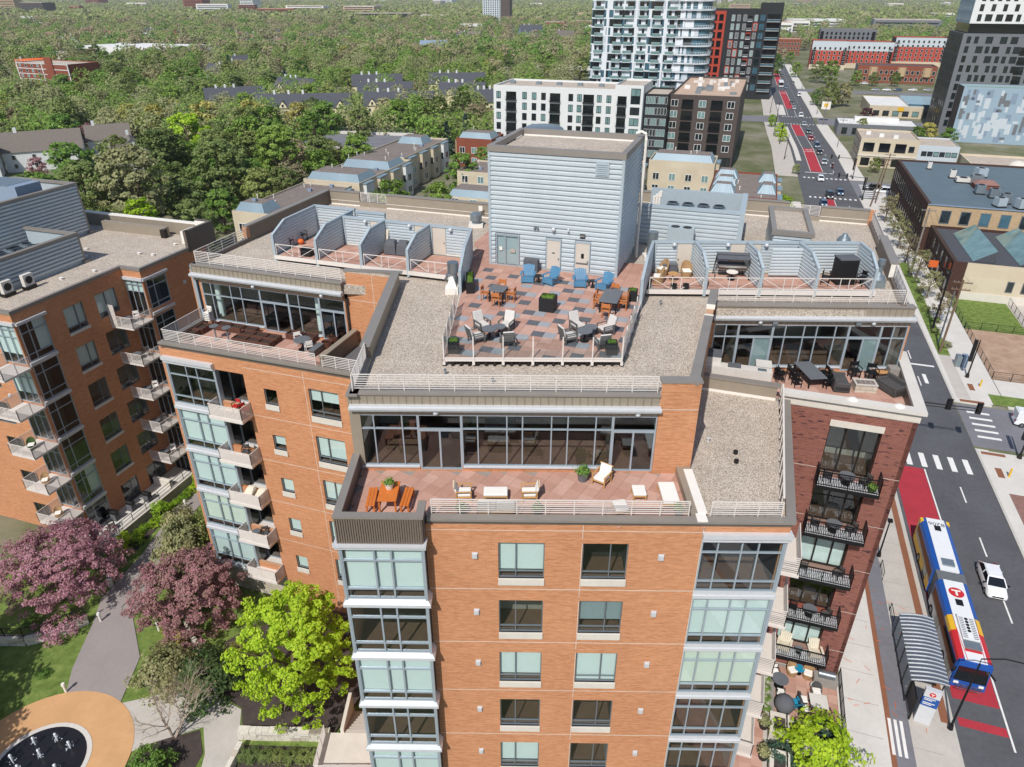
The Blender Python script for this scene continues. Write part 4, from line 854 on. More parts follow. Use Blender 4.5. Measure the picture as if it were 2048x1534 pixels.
q = MB(); q.bx(F6, -5.5, -3.8, -.05, .1, 25.3, 25.4); q.bx(F6, -1.25, 4.05, -.05, .1, 25.3, 25.4); q.bx(F6, 6.42, 8.2, -.05, .1, 25.3, 25.4); q.build('sill', 'metal_white', BLD)
fascia_run(F6, -5.6, 8.3, BLD, zt=30.18, z1=29.42, zs=29.12, zb=28.75); railing([F6.P(-5.4, -.6, 30.18), F6.P(7.9, -.6, 30.18)], .98, BLD, nb=7, post=1.35)
for u in (-2.35, 5.6): obj('wall_light', wlm, BLD, F6.P(u, .03, 28.95), R(-1.6))
q = MB(); q.bx(F6, -1.5, -1.15, .05, .3, 28.85, 29.05); q.bx(F6, 4.35, 4.7, .05, .3, 28.85, 29.05); q.build('heater', 'galv', BLD)
BQ = FQ(45.2)
PT2 = MB().prism([G(-1.0, 45.3), G(12.6, 45.3), G(12.5, 53), (27.8, 46.4), (14.0, 46.7)], 24.6, 24.94).build('patio_deck', 'concrete_dark', BLD)
pave([G(-.9, 45.7), G(12.2, 45.7), G(12.2, 52.2), F6.P(8.2, .1, 0)[:2], F6.P(-5.8, .1, 0)[:2]], .78, 25.0, PT2, lambda i, j, c: random.Random(i*13+j*3).choice(['paver_red', 'paver_red', 'paver_red3', 'paver_red2']), ang=-1.6)
ho = [(7.62, 10.87, 20.0-f, 23.95-f) for f in FLR[:5]]
wall(BQ, 4.25, 12.72, .9, 25.1, ho, 'wall', 'brick_red', BLD, .5)
q = MB(); q.bx(FP(12.72), 45.2, 54, -.3, 0, 0, 25.1); q.build('side_wall', 'brick_red', BLD)
q = MB(); q.bx(BQ, 4.2, 12.78, -.3, .05, 25.1, 25.72); q.bx(FP(12.78), 45.2, 54, -.3, .0, 25.1, 25.72)
q.build('stone_band', 'stone_white', BLD)
for i in range(6): q = MB(); q.bx(BQ, 4.25+i*1.42, 5.64+i*1.42, .0, .075, 25.14, 25.7); q.build('stone_panel', 'stone_white', BLD, bevel=.01)
coping([G(4.1, 44.9), G(13.0, 44.9), G(13.0, 54.3)], .72, 25.78, 26.02, BLD, m='concrete_light', name='coping')
q = MB(); q.bx(BQ, 4.2, 12.7, -.42, -.35, 25, 25.78); q.bx(FP(12.35), 45.6, 54, -.06, 0, 25, 25.78); q.build('parapet_inner', 'parapet_panel', BLD)
for k, f in enumerate(FLR[:5]):
 w = window(BQ, 7.62, 10.87, 20.0-f, 23.9-f, [8.75, 9.9], [], BLD, n=-.5, frame='dark_bronze', fw=.12, fd=.1, depth=2.4, name='balcony_door', room='room_wall' if k in (0, 2) else 'room_dark', blind='blind' if k in (2, 4) else None, bl_to=20.1-f if k in (2, 4) else None)
 if k == 0: q = MB(); q.bx(BQ, 7.58, 10.92, -.05, .1, 23.95, 24.4); q.build('lintel', 'stone_white', w)
 bo = MB(); bo.bx(BQ, 7.45, 11.5, 0, 1.25, 19.5-f, 19.8-f, 0); bo = bo.build('balcony', 'black_metal', BLD)
 dk = MB()
 for i in range(24): dk.bx(BQ, 7.5+i*.166, 7.63+i*.166, -.45, 1.2, 19.8-f, 19.84-f)
 dk.build('decking', 'metal_white', bo)
 railing([BQ.P(7.5, .05, 19.8-f), BQ.P(7.5, 1.2, 19.8-f), BQ.P(11.45, 1.2, 19.8-f), BQ.P(11.45, .05, 19.8-f)], 1.15, bo, 'black_metal', vertical=True, post=2.0, top=.07)
 jn = MB(); jn.bx(BQ, 4.3, 7.4, -.02, .006, 20.45-f, 20.48-f); jn.bx(BQ, 11.55, 12.7, -.02, .006, 20.45-f, 20.48-f); jn.build('control_joint', 'stone_white', BLD)
for k, f in enumerate(FLR[:5]):
 fr = FP(4.85); z = 19.95-f
 bo = MB(); bo.bx(fr, 34.2, 37.6, 0, 1.3, z-.22, z); bo = bo.build('balcony', 'rail_white', BLD)
 railing([fr.P(34.25, .05, z), fr.P(34.25, 1.22, z)], 1.2, bo, nb=9, post=1.2, bw=.05, low=.03); railing([fr.P(34.25, 1.22, z), fr.P(37.55, 1.22, z)], 1.2, bo, nb=9, post=1.6, bw=.05, low=.03)
 q = MB(); q.bx(fr, 34.5, 37.4, 0, .03, z, z+2.6); q.build('balcony_door', 'pane_dark', bo)
# neighbouring brick building on the left
LB = empty('brick_apartment_block', (0, 0, 0), label='shaded brown brick apartment block with white balconies on the left', cat='building')
A1 = FP(-58.7); A2 = FP(-56.3)
LF = [0, 4.05, 8.1, 12.15, 16.2, 20.3]
ha = [(44.75, 46.95, 21.25-f, 23.7-f) for f in LF]+[(40.2, 42.8, 20.45-f, 24.05-f) for f in LF[:6]]+[(48.4, 50.9, 21.2-f, 23.7-f) for f in LF[:6]]
wall(A1, 39.9, 52.2, 0, 25.1, ha, 'wall', 'brick_orange', LB, .2)
bls = ['blind_grey', 'blind_grey', None, None, None, None]
for k, f in enumerate(LF):
 w = window(A1, 44.75, 46.95, 21.25-f, 23.7-f, [46.1], [21.65-f], LB, n=-.12, blind='blind' if k < 2 else None, pane='pane', room='room_wall')
 q = MB(); q.bx(A1, 44.7, 47.05, -.1, .12, 20.98-f, 21.25-f); q.build('sill', 'stone_white', w)
 window(A1, 40.2, 42.8, 20.45-f, 24.05-f, [41.05], [21.1-f, 23.15-f], LB, n=.0, frame='mullion', fw=.07, blind='blind' if k in (0, 4) else None, name='bay_window')
 w = window(A1, 48.4, 50.9, 21.2-f, 23.7-f, [49.6], [21.65-f], LB, n=-.12, blind='blind' if k == 0 else None, room='room_wall')
 q = MB(); q.bx(A1, 40.0, 42.9, -.1, .22, 20.08-f, 20.4-f); q.build('spandrel', 'metal_white', LB)
q = MB(); q.bx(A1, 39.95, 43, -.1, .28, 24.05, 24.3); q.build('bay_fascia', 'metal_white', LB)
J1 = FQ(52.2); wall(J1, -58.7, -56.3, 0, 25.2, [(-58.6, -56.4, 20.3-f, 24.1-f) for f in LF], 'wall', 'brick_orange', LB, .1)
wall(A2, 52.2, 61.8, 0, 25.1, [(52.6, 55.3, 20.9-f, 24.1-f) for f in LF], 'wall', 'brick_orange', LB, .2)
J0 = FQ(39.9); wall(J0, -72, -58.7, 0, 25.2, [(-61.4, -58.8, 20.3-f, 24.1-f) for f in LF]+[(-65.4, -63.2, 21.2-f, 23.6-f) for f in LF], 'wall', 'brick_orange', LB, .1)
for k, f in enumerate(LF):
 window(J1, -58.6, -56.4, 20.3-f, 24.1-f, [-57.85, -57.1], [22.9-f, 23.6-f], LB, n=-.03, frame='mullion', fw=.07, name='bay_window', depth=2.0, blind='blind' if k == 0 else None, bl_to=22.9-f)
 window(A2, 52.6, 55.3, 20.9-f, 24.1-f, [53.55], [21.4-f, 23.2-f], LB, n=-.02, frame='mullion', fw=.07, name='bay_window')
 window(J0, -61.4, -58.8, 20.3-f, 24.1-f, [-60.5, -59.6], [22.9-f, 23.6-f], LB, n=-.03, frame='mullion', fw=.07, name='bay_window', blind='blind' if k in (0, 1) else None, bl_to=21.2-f)
 window(J0, -65.4, -63.2, 21.2-f, 23.6-f, [-64.3], [21.6-f], LB, n=-.1)
 q = MB(); q.bx(A2, 52.4, 55.5, -.1, .2, 20.3-f, 20.6-f); q.build('spandrel', 'metal_white', LB)
 for (pa, pb, qa, qb) in ((-58.7, -56.0, 49.4, 52.15), (-61.2, -58.4, 37.2, 39.85)):
  if k == 5: continue
  z = 20.1-f; P4 = [G(pa, qa), G(pb, qa), G(pb, qb), G(pa, qb)]
  bo = MB().prism(P4, z-.2, z).build('balcony', 'rail_white', LB)
  if pa < -60: railing([G(pa, qb)+(z,), G(pa, qa)+(z,), G(pb, qa)+(z,), G(pb, qb)+(z,)], 1.1, bo, nb=8, post=1.3)
  else: railing([G(pa, qa)+(z,), G(pb, qa)+(z,), G(pb, qb)+(z,)], 1.1, bo, nb=8, post=1.3)
  if k == 0 and pa > -60:
   q = MB(); 
   for i in range(16): q.bx(FQ(qa-.02), pa, pa+.85, -.02, .02, z+.1+i*.14, z+.19+i*.14)
   q.build('privacy_screen', 'rail_white', bo)
q = MB(); q.bx(J1, -58.75, -56.2, -.1, .2, 24.1, 24.4); q.bx(A2, 52.1, 55.5, -.1, .25, 24.1, 24.35); q.bx(J0, -62, -58.6, -.1, .2, 24.1, 24.4); q.build('bay_fascia', 'metal_white', LB)
for (fr, u, v) in ((A2, 57.6, 22.1), (A2, 60.3, 19.4), (J0, -62.5, 16.5), (J0, -62.5, 10.2)): obj('wall_vent', vme, LB, fr.P(u, 0, v), R(fr.ang))
roofp = [G(-96, 39.9), G(-58.7, 39.9), G(-58.7, 52.2), G(-56.3, 52.2), G(-56.3, 63.5), G(-96, 63.5)]
MB().prism([G(-95.8, 40.1), G(-58.9, 40.1), G(-58.9, 52.4), G(-56.5, 52.4), G(-56.5, 63.2), G(-95.8, 63.2)], 24.6, 25.25).build('gravel_roof', 'gravel', LB)
coping([G(-96, 39.85), G(-58.65, 39.85), G(-58.65, 52.15), G(-56.25, 52.15), G(-56.25, 59.3)], .35, 25.1, 25.42, LB)
q = MB(); q.bx(FQ(63.3), -96, -57.6, -.4, 0, 20, 26.6); q.bx(FQ(61.9), -70.5, -61.5, -.6, 0, 25, 26.3); q.build('parapet', 'fascia', LB); q = MB(); q.bx(FQ(63.3), -96, -57.5, -.5, .05, 26.6, 26.75); q.build('coping', 'flash_white', LB)
q = MB(); q.bx(FP(-56.2), 59.2, 63.6, -.35, 0, 24.9, 27.2); q.bx(FQ(59.3), -56.55, -56.2, -.3, .05, 24.9, 27.2); q.bx(FQ(63.3), -58.4, -56.3, -.3, 0, 24.9, 27.2); q.build('parapet', 'parapet_panel', LB)
q = MB(); q.prism([G(-58.2, 60.6), G(-57.3, 60.6), G(-57.3, 62.6), G(-58.2, 62.6)], 25.2, 26.6); q.bx(FQ(63.2), -58.3, -56.6, 0, .03, 25.3, 27.1); q.build('white_upstand', 'flash_white', LB)
q = MB(); q.bx(FP(-96), 39.9, 63.5, -.3, 0, 0, 25); q.build('back_wall', 'brick_orange', LB)
for p in (-61.2,): q = MB(); q.bx(FQ(61.9), p-.6, p, .0, .5, 25.3, 26.2); q.build('dark_hatch', 'dark_bronze', LB)
def enclosure(pr, q0, q1, pl, zt, lab, fans):
 o = empty('plant_enclosure', (0, 0, 0), 0, lab, 'plant enclosure')
 f = FP(pr); c = corrugated(f, q0+.1, q1-.1, 25.6, zt-.25, .36, .1, -.05); c.build('ribbed_wall', 'siding', o)
 w = MB(); w.bx(f, q0, q1, -.2, -.05, 25.2, zt-.2); w.bx(FQ(q0), pl, pr, -.2, 0, 25.2, zt-.2); w.bx(FQ(q1), pl, pr, -.0, .2, 25.2, zt-.2); w.build('frame_wall', 'siding_trim', o)
 w = MB(); w.bx(f, q0-.05, q1+.05, -.4, .1, zt-.25, zt); w.bx(FQ(q1), pl, pr-.4, -.05, .35, zt-.25, zt-.01); w.bx(f, q1-.12, q1+.06, -.2, .08, 25.25, zt-.25); w.bx(f, q1-.3, q1+.4, -.5, .3, 25.2, 25.5); w.build('coping', 'coping', o)
 return o
enclosure(-63.3, 38, 52.4, -70, 28.4, 'lower ribbed metal plant enclosure on the left block roof', 1)
enclosure(-71.0, 46, 60.5, -80, 31.0, 'taller ribbed metal plant enclosure on the left block roof', 1)
MB().prism([G(-80, 46), G(-71.3, 46), G(-71.3, 60.3), G(-80, 60.3)], 29.6, 29.8).build('enclosure_roof', 'gravel', LB)
for i in range(3):
 for j in range(2):
  x, y = G(-66.6+j*1.5, 45.3+i*1.7); o = empty('condenser_unit', (x, y, 25.25), R(GRID), f'dark round condenser fan {["near", "middle", "far"][i]} {["left", "right"][j]} in the lower roof enclosure', 'condenser', 'condensers on the left roof')
  obj('casing', cume, o); obj('fan', cdme, o)
o = empty('rooftop_unit', (*G(-75.2, 55.6), 29.8), R(GRID), 'long ribbed blue-grey air handling unit on the taller enclosure roof', 'air handler'); q = MB(); q.cbox((0, 0, .3), (4.2, 3.0, 1.7)); q.build('casing', 'siding_blue', o); q = MB()
for i in range(12): q.cbox((-2.0+i*.36, 0, 2.0), (.1, 3.1, .1))
q.build('rib', 'siding_trim', o); q = MB(); q.loft([[(2.1, -1.5, .3), (2.1, 1.5, .3), (2.1, 1.5, 2.0), (2.1, -1.5, 2.0)], [(3.2, -1.5, 1.0), (3.2, 1.5, 1.0), (3.2, 1.5, 2.0), (3.2, -1.5, 2.0)]]); q.build('intake_hood', 'siding_blue', o)
for i, (p, q_) in enumerate(((-62.4, 43.0), (-62.2, 45.0))):
 o = empty('split_unit', (*G(p, q_), 25.3), R(GRID+90), f'{["near", "far"][i]} slim outdoor unit at the foot of the lower enclosure', 'split unit'); MB().cbox((0, 0, .3), (1.0, .4, 1.1)).build('casing', 'concrete_light', o); q = MB(); q.tube([(0, -.21, .85), (0, -.23, .85)], .36, 14); q.build('fan', 'black_plastic', o); MB().cbox((0, 0, 0), (1.1, .6, .3)).build('stand', 'dark_bronze', o)
for i, (u, v) in enumerate(((83, 580), (166, 475), (183, 475), (275, 530), (308, 494), (377, 482), (213, 508))):
 pass
for i, (p, q_) in enumerate(((-61.5, 47.8), (-60.2, 50.5), (-60.0, 56.2), (-58.3, 56.3), (-58.6, 59.9), (-66.5, 55.6), (-64.5, 53.6))):
 q = MB(); x, y = G(p, q_); q.cyl(x, y, 25.2, 25.42, .16, 10); q.cyl(x, y, 25.42, 25.47, .22, 10, r2=.08); q.build('roof_vent', 'flash_white', LB)
q = MB(); q.prism([G(-58.7, 39), G(-55.9, 39), G(-55.9, 52.1), G(-58.7, 52.1)], .1, .95); q.build('patio', 'concrete_light', LB)
q = MB(); q.bx(FP(-55.7), 38.6, 52.4, -.35, 0, -.2, 1.0); q.build('retaining_wall', 'block_stone', LB); q = MB(); q.bx(FP(-55.6), 38.5, 52.5, -.5, 0, 1.0, 1.1); q.build('wall_cap', 'stone_white', LB)
railing([G(-55.9, 39)+(1.1,), G(-55.9, 52.2)+(1.1,)], .9, LB, 'black_metal', nb=3, post=1.9)
q = MB(); q.bx(FP(-56.2), 48.6, 49.0, -2.3, 0, .95, 1.9); q.build('privacy_wall', 'stone_white', LB, bevel=.05)
# ground, streets, pavements
def S(o): o['kind'] = 'structure'; return o
S(MB().prism([(-9000, -3000), (9000, -3000), (9000, 12000), (-9000, 12000)], -1.0, -.06).build('ground', 'ground'))
_SQ = [-80, 43, 75, 120, 211, 284, 312, 340, 388, 460, 585, 700, 950]; _SO = [.3, .3, 0, -.5, -2.4, -5, -6.9, -8.5, -10.1, -13.4, -18, -22, -31]
def rp(p, q): return G(p+float(np.interp(q, _SQ, _SO)), q)
def ribbon(p0, p1, q0, q1, z, th=.1, step=8):
 n = max(1, int((q1-q0)/step)); b = MB()
 for i in range(n):
  a, c = q0+(q1-q0)*i/n, q0+(q1-q0)*(i+1)/n
  pts = [rp(p0, a), rp(p1, a), rp(p1, c), rp(p0, c)]
  b.hexa([(*x, z-th) for x in pts]+[(*x, z) for x in pts])
 return b
def gq(p0, p1, q0, q1, z, th=.1, b=None):
 b = b or MB(); pts = [G(p0, q0), G(p1, q0), G(p1, q1), G(p0, q1)]; b.hexa([(*x, z-th) for x in pts]+[(*x, z) for x in pts]); return b
S(ribbon(17.0, 31.5, -40, 950, 0).build('road', 'asphalt'))
for a, b, q0, q1 in ((31.4, 400, 88, 99), (-140, 17.2, 92, 101), (28, 420, 215, 236), (24, 420, 343, 362), (-60, 14, 343, 360), (18, 300, 462, 474)): S(gq(a, b, q0, q1, -.004).build('road', 'asphalt_old'))
for q0, q1 in ((-40, 86), (103, 205)): S(ribbon(-4 if q0 > 90 else 12.9, 16.0, q0, q1, .115, .17).build('pavement', 'concrete_light'))
S(ribbon(16.4, 17.7, -40, 86, .11, .16).build('cycle_track', 'asphalt_old')); S(ribbon(17.7, 21.0, 30, 84, .12, .16).build('platform', 'concrete')); S(ribbon(16.0, 16.4, -40, 86, .118, .16).build('tactile_strip', 'tactile'))
S(ribbon(20.05, 20.65, 44, 78, .126, .1).build('tactile_strip', 'tactile')); S(ribbon(20.85, 21.02, 30, 84, .13, .2).build('kerb', 'kerb')); S(ribbon(17.7, 21.0, -40, 30, .116, .16).build('pavement', 'concrete_light'))
b = MB()
for q in range(-10, 84, 3): 
 for p0, p1 in ((12.95, 15.95), (17.75, 20.0)): gq(p0, p1, q, q+.03, .128, .01, b)
S(b.build('pavement_joint', 'concrete_dark'))
cwb = MB()
for q0 in (66.2, 41.5):
 for i in range(3): gq(16.45+i*.42, 16.68+i*.42, q0-1.6, q0+1.6, .122, .008, cwb)
S(cwb.build('cycle_crossing_marking', 'paint_white'))
for q0, q1 in ((-40, 87.2), (99.4, 214), (237, 342), (363, 461), (475, 640)):
 S(ribbon(31.5, 31.75, q0, q1, .13, .2).build('kerb', 'kerb')); S(ribbon(31.75, 36.2 if q0 > 0 else 33, q0, q1, .11, .17).build('pavement', 'concrete_light'))
for q0, q1 in ((237, 342), (363, 461), (475, 640)): S(ribbon(10.5 if q0 < 400 else 13.5, 17.0, q0, q1, .11, .17).build('pavement', 'concrete'))
S(gq(31.9, 34.9, 100.5, 123, .112, .1).build('pavement', 'concrete')); S(gq(31.9, 33.6, 114.7, 160, .13, .1).build('verge', 'lawn')); S(gq(33.6, 37.8, 100, 232, .116, .1).build('pavement', 'concrete_light'))
S(gq(36.2, 70, 78.3, 87, .105, .15).build('pavement', 'concrete_light')); S(gq(32.0, 70, -40, 78.2, .104, .15).build('brick_paving', 'pave_brick')); S(gq(31.75, 36.3, 78.2, 87.0, .114, .15).build('pavement', 'concrete_light'))
S(gq(37.9, 80, 99.4, 108, .108, .15).build('pavement', 'concrete_light')); S(gq(36.2, 80, 100, 103, .125, .12).build('verge', 'lawn'))
for (p, q, w, l) in ((33.6, 99.9, 3, .7), (34.4, 104.5, .7, 2.0), (33.2, 86.4, 2.6, .6), (33.0, 82.3, .7, 2.0)): S(gq(p-w/2, p+w/2, q-l/2, q+l/2, .135, .02).build('tactile_plate', 'tactile'))
S(gq(37.8, 60, 108, 127, .05, .1).build('dirt_yard', 'dirt')); S(gq(37.8, 47.3, 127, 141.4, .09, .1).build('lawn', 'lawn')); S(gq(47.3, 90, 108, 141.4, .06, .1).build('yard', 'concrete'))
def paint(b, m): return S(b.build('road_marking', m))
for q0, q1 in ((46.8, 80.6), (44.2, 45.0), (170, 210.5), (246, 285), (312, 339), (388, 460), (486, 590)): S(ribbon(21.4, 24.75, q0, q1, .006, .004, 6).build('bus_lane', 'red_lane'))
for q0, q1 in ((80.6, 81.0),): pass
wl2 = MB()
for q0, q1 in ((43, 80.6), (170, 210), (246, 339), (363, 460), (486, 590)):
 n = int((q1-q0)/6)+1
 for i in range(n):
  a, c = q0+(q1-q0)*i/n, q0+(q1-q0)*(i+1)/n; pts = [rp(24.8, a), rp(24.95, a), rp(24.95, c), rp(24.8, c)]; wl2.poly([(*x, .009) for x in pts])
  if q0 > 100: pts = [rp(21.22, a), rp(21.36, a), rp(21.36, c), rp(21.22, c)]; wl2.poly([(*x, .009) for x in pts])
for q in list(range(30, 80, 9))+list(range(103, 211, 9))+list(range(246, 340, 9))+list(range(366, 600, 11)):
 pts = [rp(28.05, q), rp(28.2, q), rp(28.2, q+3), rp(28.05, q+3)]; wl2.poly([(*x, .009) for x in pts])
paint(wl2, 'paint_white')
cw = MB()
for p in (21.6, 23.1, 24.7, 26.3, 27.9, 29.5): pts = [rp(p, 81.1), rp(p+.62, 81.1), rp(p+.62, 84.2), rp(p, 84.2)]; cw.poly([(*x, .009) for x in pts])
for q in (90.3, 91.9, 93.5, 95.1, 96.7): gq(32.4, 35.1, q, q+.5, .009, .004, cw)
for q0, l in ((211.5, 1.4), (236, 1.4), (340.4, 1.2), (361.3, 1.2)):
 for i in range(10): p = 18.6+i*1.28; pts = [rp(p, q0), rp(p+.6, q0), rp(p+.6, q0+l), rp(p, q0+l)]; cw.poly([(*x, .009) for x in pts])
for i in range(7): gq(30.4, 33.5, 216+i*2.4, 217+i*2.4, .009, .004, cw)
for (q0, q1, p0, p1) in ((244, 244.6, 19.5, 27.9), (109.9, 110.4, 27, 31), (104, 107, 28.8, 29.3)): pts = [rp(p0, q0), rp(p1, q0), rp(p1, q1), rp(p0, q1)]; cw.poly([(*x, .010) for x in pts])
paint(cw, 'paint_white')
for q, sz in ((279.5, 2.3), (460-10, 2.3)):
 for k, t in enumerate(('ONLY', 'BUS')):
  x, y = rp(23.1, q+k*3.2); place_text('lane_lettering', t, sz, 'paint_white', Matrix.Translation((x, y, .012)) @ Matrix.Rotation(R(180-16), 4, 'Z'), None, .55)
for o in bpy.data.objects:
 if o.name.startswith('lane_lettering'): o['kind'] = 'structure'
S(ribbon(17.9, 19.5, 262, 332, .13, .2).build('traffic_island', 'concrete_light')); S(ribbon(17.3, 20.4, 366, 400, .13, .2).build('traffic_island', 'concrete_light'))
om = MB(); rr = random.Random(4)
for i in range(26):
 p, q = rr.choice([rr.uniform(13.5, 15.8), rr.uniform(16.5, 17.6), rr.uniform(17.8, 19.5)]), rr.uniform(42, 58); a = rr.uniform(0, 3); l = rr.uniform(.2, .7); x, y = G(p, q); om.bar((x, y, .131), (x+math.cos(a)*l, y+math.sin(a)*l, .131), .045, h=.004)
S(om.build('survey_mark', 'orange_paint'))
# courtyard on the left
def poly3(pts, z): return MB().prism(pts, z-.1, z)
S(poly3([G(-62, 14), G(-20, 14), G(-22, 39.1), G(-42.2, 39.1), G(-42.2, 66), G(-55.5, 60), G(-56, 38), G(-70, 30)], .0).build('courtyard_lawn', 'lawn'))
pathpts = [G(-46.1, 24.9), G(-44.2, 24.0), G(-41, 25), G(-43.0, 29.5), G(-47.1, 33.0), G(-48.2, 37.0), G(-49.6, 41), G(-52.0, 47.5), G(-52.5, 62), G(-55, 62), G(-54.9, 49.1), G(-52.3, 39.9), G(-51.4, 33.7), G(-49.8, 31.2), G(-47.5, 26.8)]
S(poly3(pathpts, .06).build('path', 'path_grey'))
S(poly3([G(-41.5, 25.2), G(-38, 21.5), G(-36.6, 23.2), G(-33.5, 25.8), G(-31.9, 24.0), G(-30, 20), G(-28, 20), G(-29.8, 25.1), G(-31.7, 28.0), G(-34, 28.3), G(-38, 27.6)], .052).build('path', 'concrete'))
def disc(c, r, z, n=40): return [(c[0]+r*math.cos(2*math.pi*i/n), c[1]+r*math.sin(2*math.pi*i/n)) for i in range(n)]
FC = (-34.5, 31.9)
S(MB().prism(disc(FC, 6.3, 0), .0, .075).build('splash_apron', 'splash_tan')); S(MB().prism(disc(FC, 3.45, 0), .0, .1).build('fountain_ring', 'concrete_light')); S(MB().prism(disc(FC, 3.1, 0), .0, .108).build('fountain_basin', 'pool_dark'))
rr = random.Random(9)
for i, (dx, dy) in enumerate(((-1.2, 1.6), (.3, 1.9), (1.6, 1.3), (-.2, .6), (-2.0, .2), (-1.0, -.6), (1.5, -.4), (.3, -1.4), (-2.3, -.9))):
 b = MB(); h = rr.uniform(.7, 1.1); b.tube([(0, 0, 0), (.02, 0, h*.5), (.0, .02, h*.9), (.02, .0, h)], [.05, .08, .1, .02], 8)
 for k in range(16): an = rr.uniform(0, 6.3); rd = rr.uniform(.1, .32); b.sphere((math.cos(an)*rd, math.sin(an)*rd, h*rr.uniform(.05, .95)*(1-rd)), rr.uniform(.015, .045), 6)
 o = b.build('water_jet', 'water_jet'); o.location = (FC[0]+dx, FC[1]+dy, .108); tag(o, f'white water jet in the dark round fountain basin, {ordi(i)} counted from the back', 'water jet', 'water jets in the fountain')
S(poly3([G(-36.9, 23.1), G(-33.6, 25.5), G(-32.1, 24), G(-31.2, 19), G(-36.5, 19)], .045).build('planting_bed', 'mulch')); S(poly3([G(-31.6, 28), G(-30.2, 26.2), G(-23.6, 28.2), G(-22.5, 39), G(-34, 39), G(-37, 33), G(-34.5, 28.6)], .3).build('planting_bed', 'mulch')); S(poly3([G(-30.0, 25.4), G(-23.5, 27.3), G(-22.8, 20), G(-28.4, 20)], -.3+.35).build('planting_bed', 'mulch')); S(poly3([G(-55.5, 40), G(-53.2, 40), G(-55.0, 52), G(-55.6, 52)], .055).build('planting_bed', 'mulch'))
def stone_wall(pts, w, h, label, rail=None, cap=True, z=0):
 o = empty('retaining_wall', (*pts[0], 0), 0, label, 'wall'); b = MB(); rr = random.Random(len(label))
 loc = [(x-pts[0][0], y-pts[0][1]) for x, y in pts]
 for a, c in zip(loc, loc[1:]):
  L = math.dist(a, c); an = math.atan2(c[1]-a[1], c[0]-a[0]); rows = max(1, int(h/.28))
  for r_ in range(rows):
   u = -rr.uniform(0, .3)
   while u < L:
    l = rr.uniform(.45, .95); u0, u1 = max(0, u), min(L, u+l-.02); u += l
    if u1-u0 < .08: continue
    k = (u0+u1)/2; q = MB(); q.cbox((0, 0, 0), (u1-u0, w+rr.uniform(-.04, .06), h/rows-.015), 0); oo = q.build('stone', rr.choice(['stone_rough', 'stone_rough', 'block_stone']), o); oo.location = (a[0]+math.cos(an)*k, a[1]+math.sin(an)*k, z+r_*h/rows); oo.rotation_euler = (0, 0, an)
 if rail: railing([(x, y, z+h) for x, y in loc], rail, o, 'black_metal', vertical=True, post=1.6)
 return o
stone_wall([G(-30.3, 26.0), G(-23.7, 28.0)], .5, 1.0, 'white rough stone retaining wall below the lime green tree')
stone_wall([G(-50.3, 31.2), G(-51.6, 29.0), G(-53.4, 27.6), G(-56.5, 26.6)], .45, .9, 'curved stone wall with black railing beside the shaded lawn', rail=.95)
stone_wall([G(-51.7, 35.2), G(-54.6, 38.6)], .4, 1.1, 'short sloping stone wall beside the garden steps', rail=.9)
stone_wall([G(-29.6, 25.3), G(-29.0, 22.0)], .4, .8, 'low stone wall end beside the lower path')
stone_wall([G(-43.5, 35.5), G(-40.5, 32.6), G(-38.3, 31.6)], .4, .7, 'pale stone wall half hidden under the mauve blossom tree')
o = empty('garden_steps', (*G(-49.0, 33.3), 0), R(GRID), 'shallow grey steps across the courtyard path', 'steps')
for i in range(4): MB().box(-2.0, 2.0, i*.42, i*.42+.4, .03, .08+i*.04).build('step', 'path_grey', o)
q = MB(); q.tube([(1.1, -.4, .05), (1.1, -.4, .95), (1.1, 1.6, 1.2), (1.1, 1.6, .2)], .03, 6); q.build('handrail', 'black_metal', o)
o = empty('entrance_stair', (-12.6, 32.6, 0), 0, 'concrete landing and stair with white railings beside the front bay', 'stair'); MB().box(-1.2, 3.4, -6, .7, .0, 1.8).build('landing', 'stone_white', o)
for i in range(8): MB().box(.3, 2.2, .7+i*.36, 1.06+i*.36, 0, 1.7-i*.2).build('step', 'concrete', o)
railing([(-1.1, -2.5, 1.8), (-1.1, .6, 1.8)], 1.0, o, nb=7, post=1.0); railing([(-1.1, -2.5, 1.8), (3.3, -2.5, 1.8)], 1.0, o, nb=7, post=1.1); railing([(2.3, .7, 1.8), (2.3, 3.4, .6)], 1.0, o, nb=7, post=1.0); MB().box(.0, .25, .7, 3.8, 0, 2.2).build('side_wall', 'stone_white', o)
# ground-floor terrace on the right
TZ = .95
S(gq(4.9, 12.95, 39.6, 45.2, TZ-.05, 1.0).build('terrace_base', 'concrete')); S(gq(4.9, 7.5, 20, 39.6, TZ-.05, 1.0).build('walkway_base', 'concrete'))
TRC = gq(7.6, 12.8, 39.9, 45.1, TZ-.03, .02); TRC = S(TRC.build('terrace', 'concrete_dark'))
def pv(i, j, c): return random.Random(i*9+j).choice(['paver_red', 'paver_red2', 'paver_red3'])
pave([G(7.65, 39.95), G(12.75, 39.95), G(12.75, 45.1), G(7.65, 45.1)], .8, TZ, TRC, pv); pave([G(5.0, 24), G(7.2, 24), G(7.2, 45), G(5.0, 45)], .8, TZ, TRC, pv)
q = MB(); q.bx(FP(12.95), 39.0, 45.1, -.3, 0, 0, TZ+.12); S(q.build('terrace_wall', 'stone_white'))
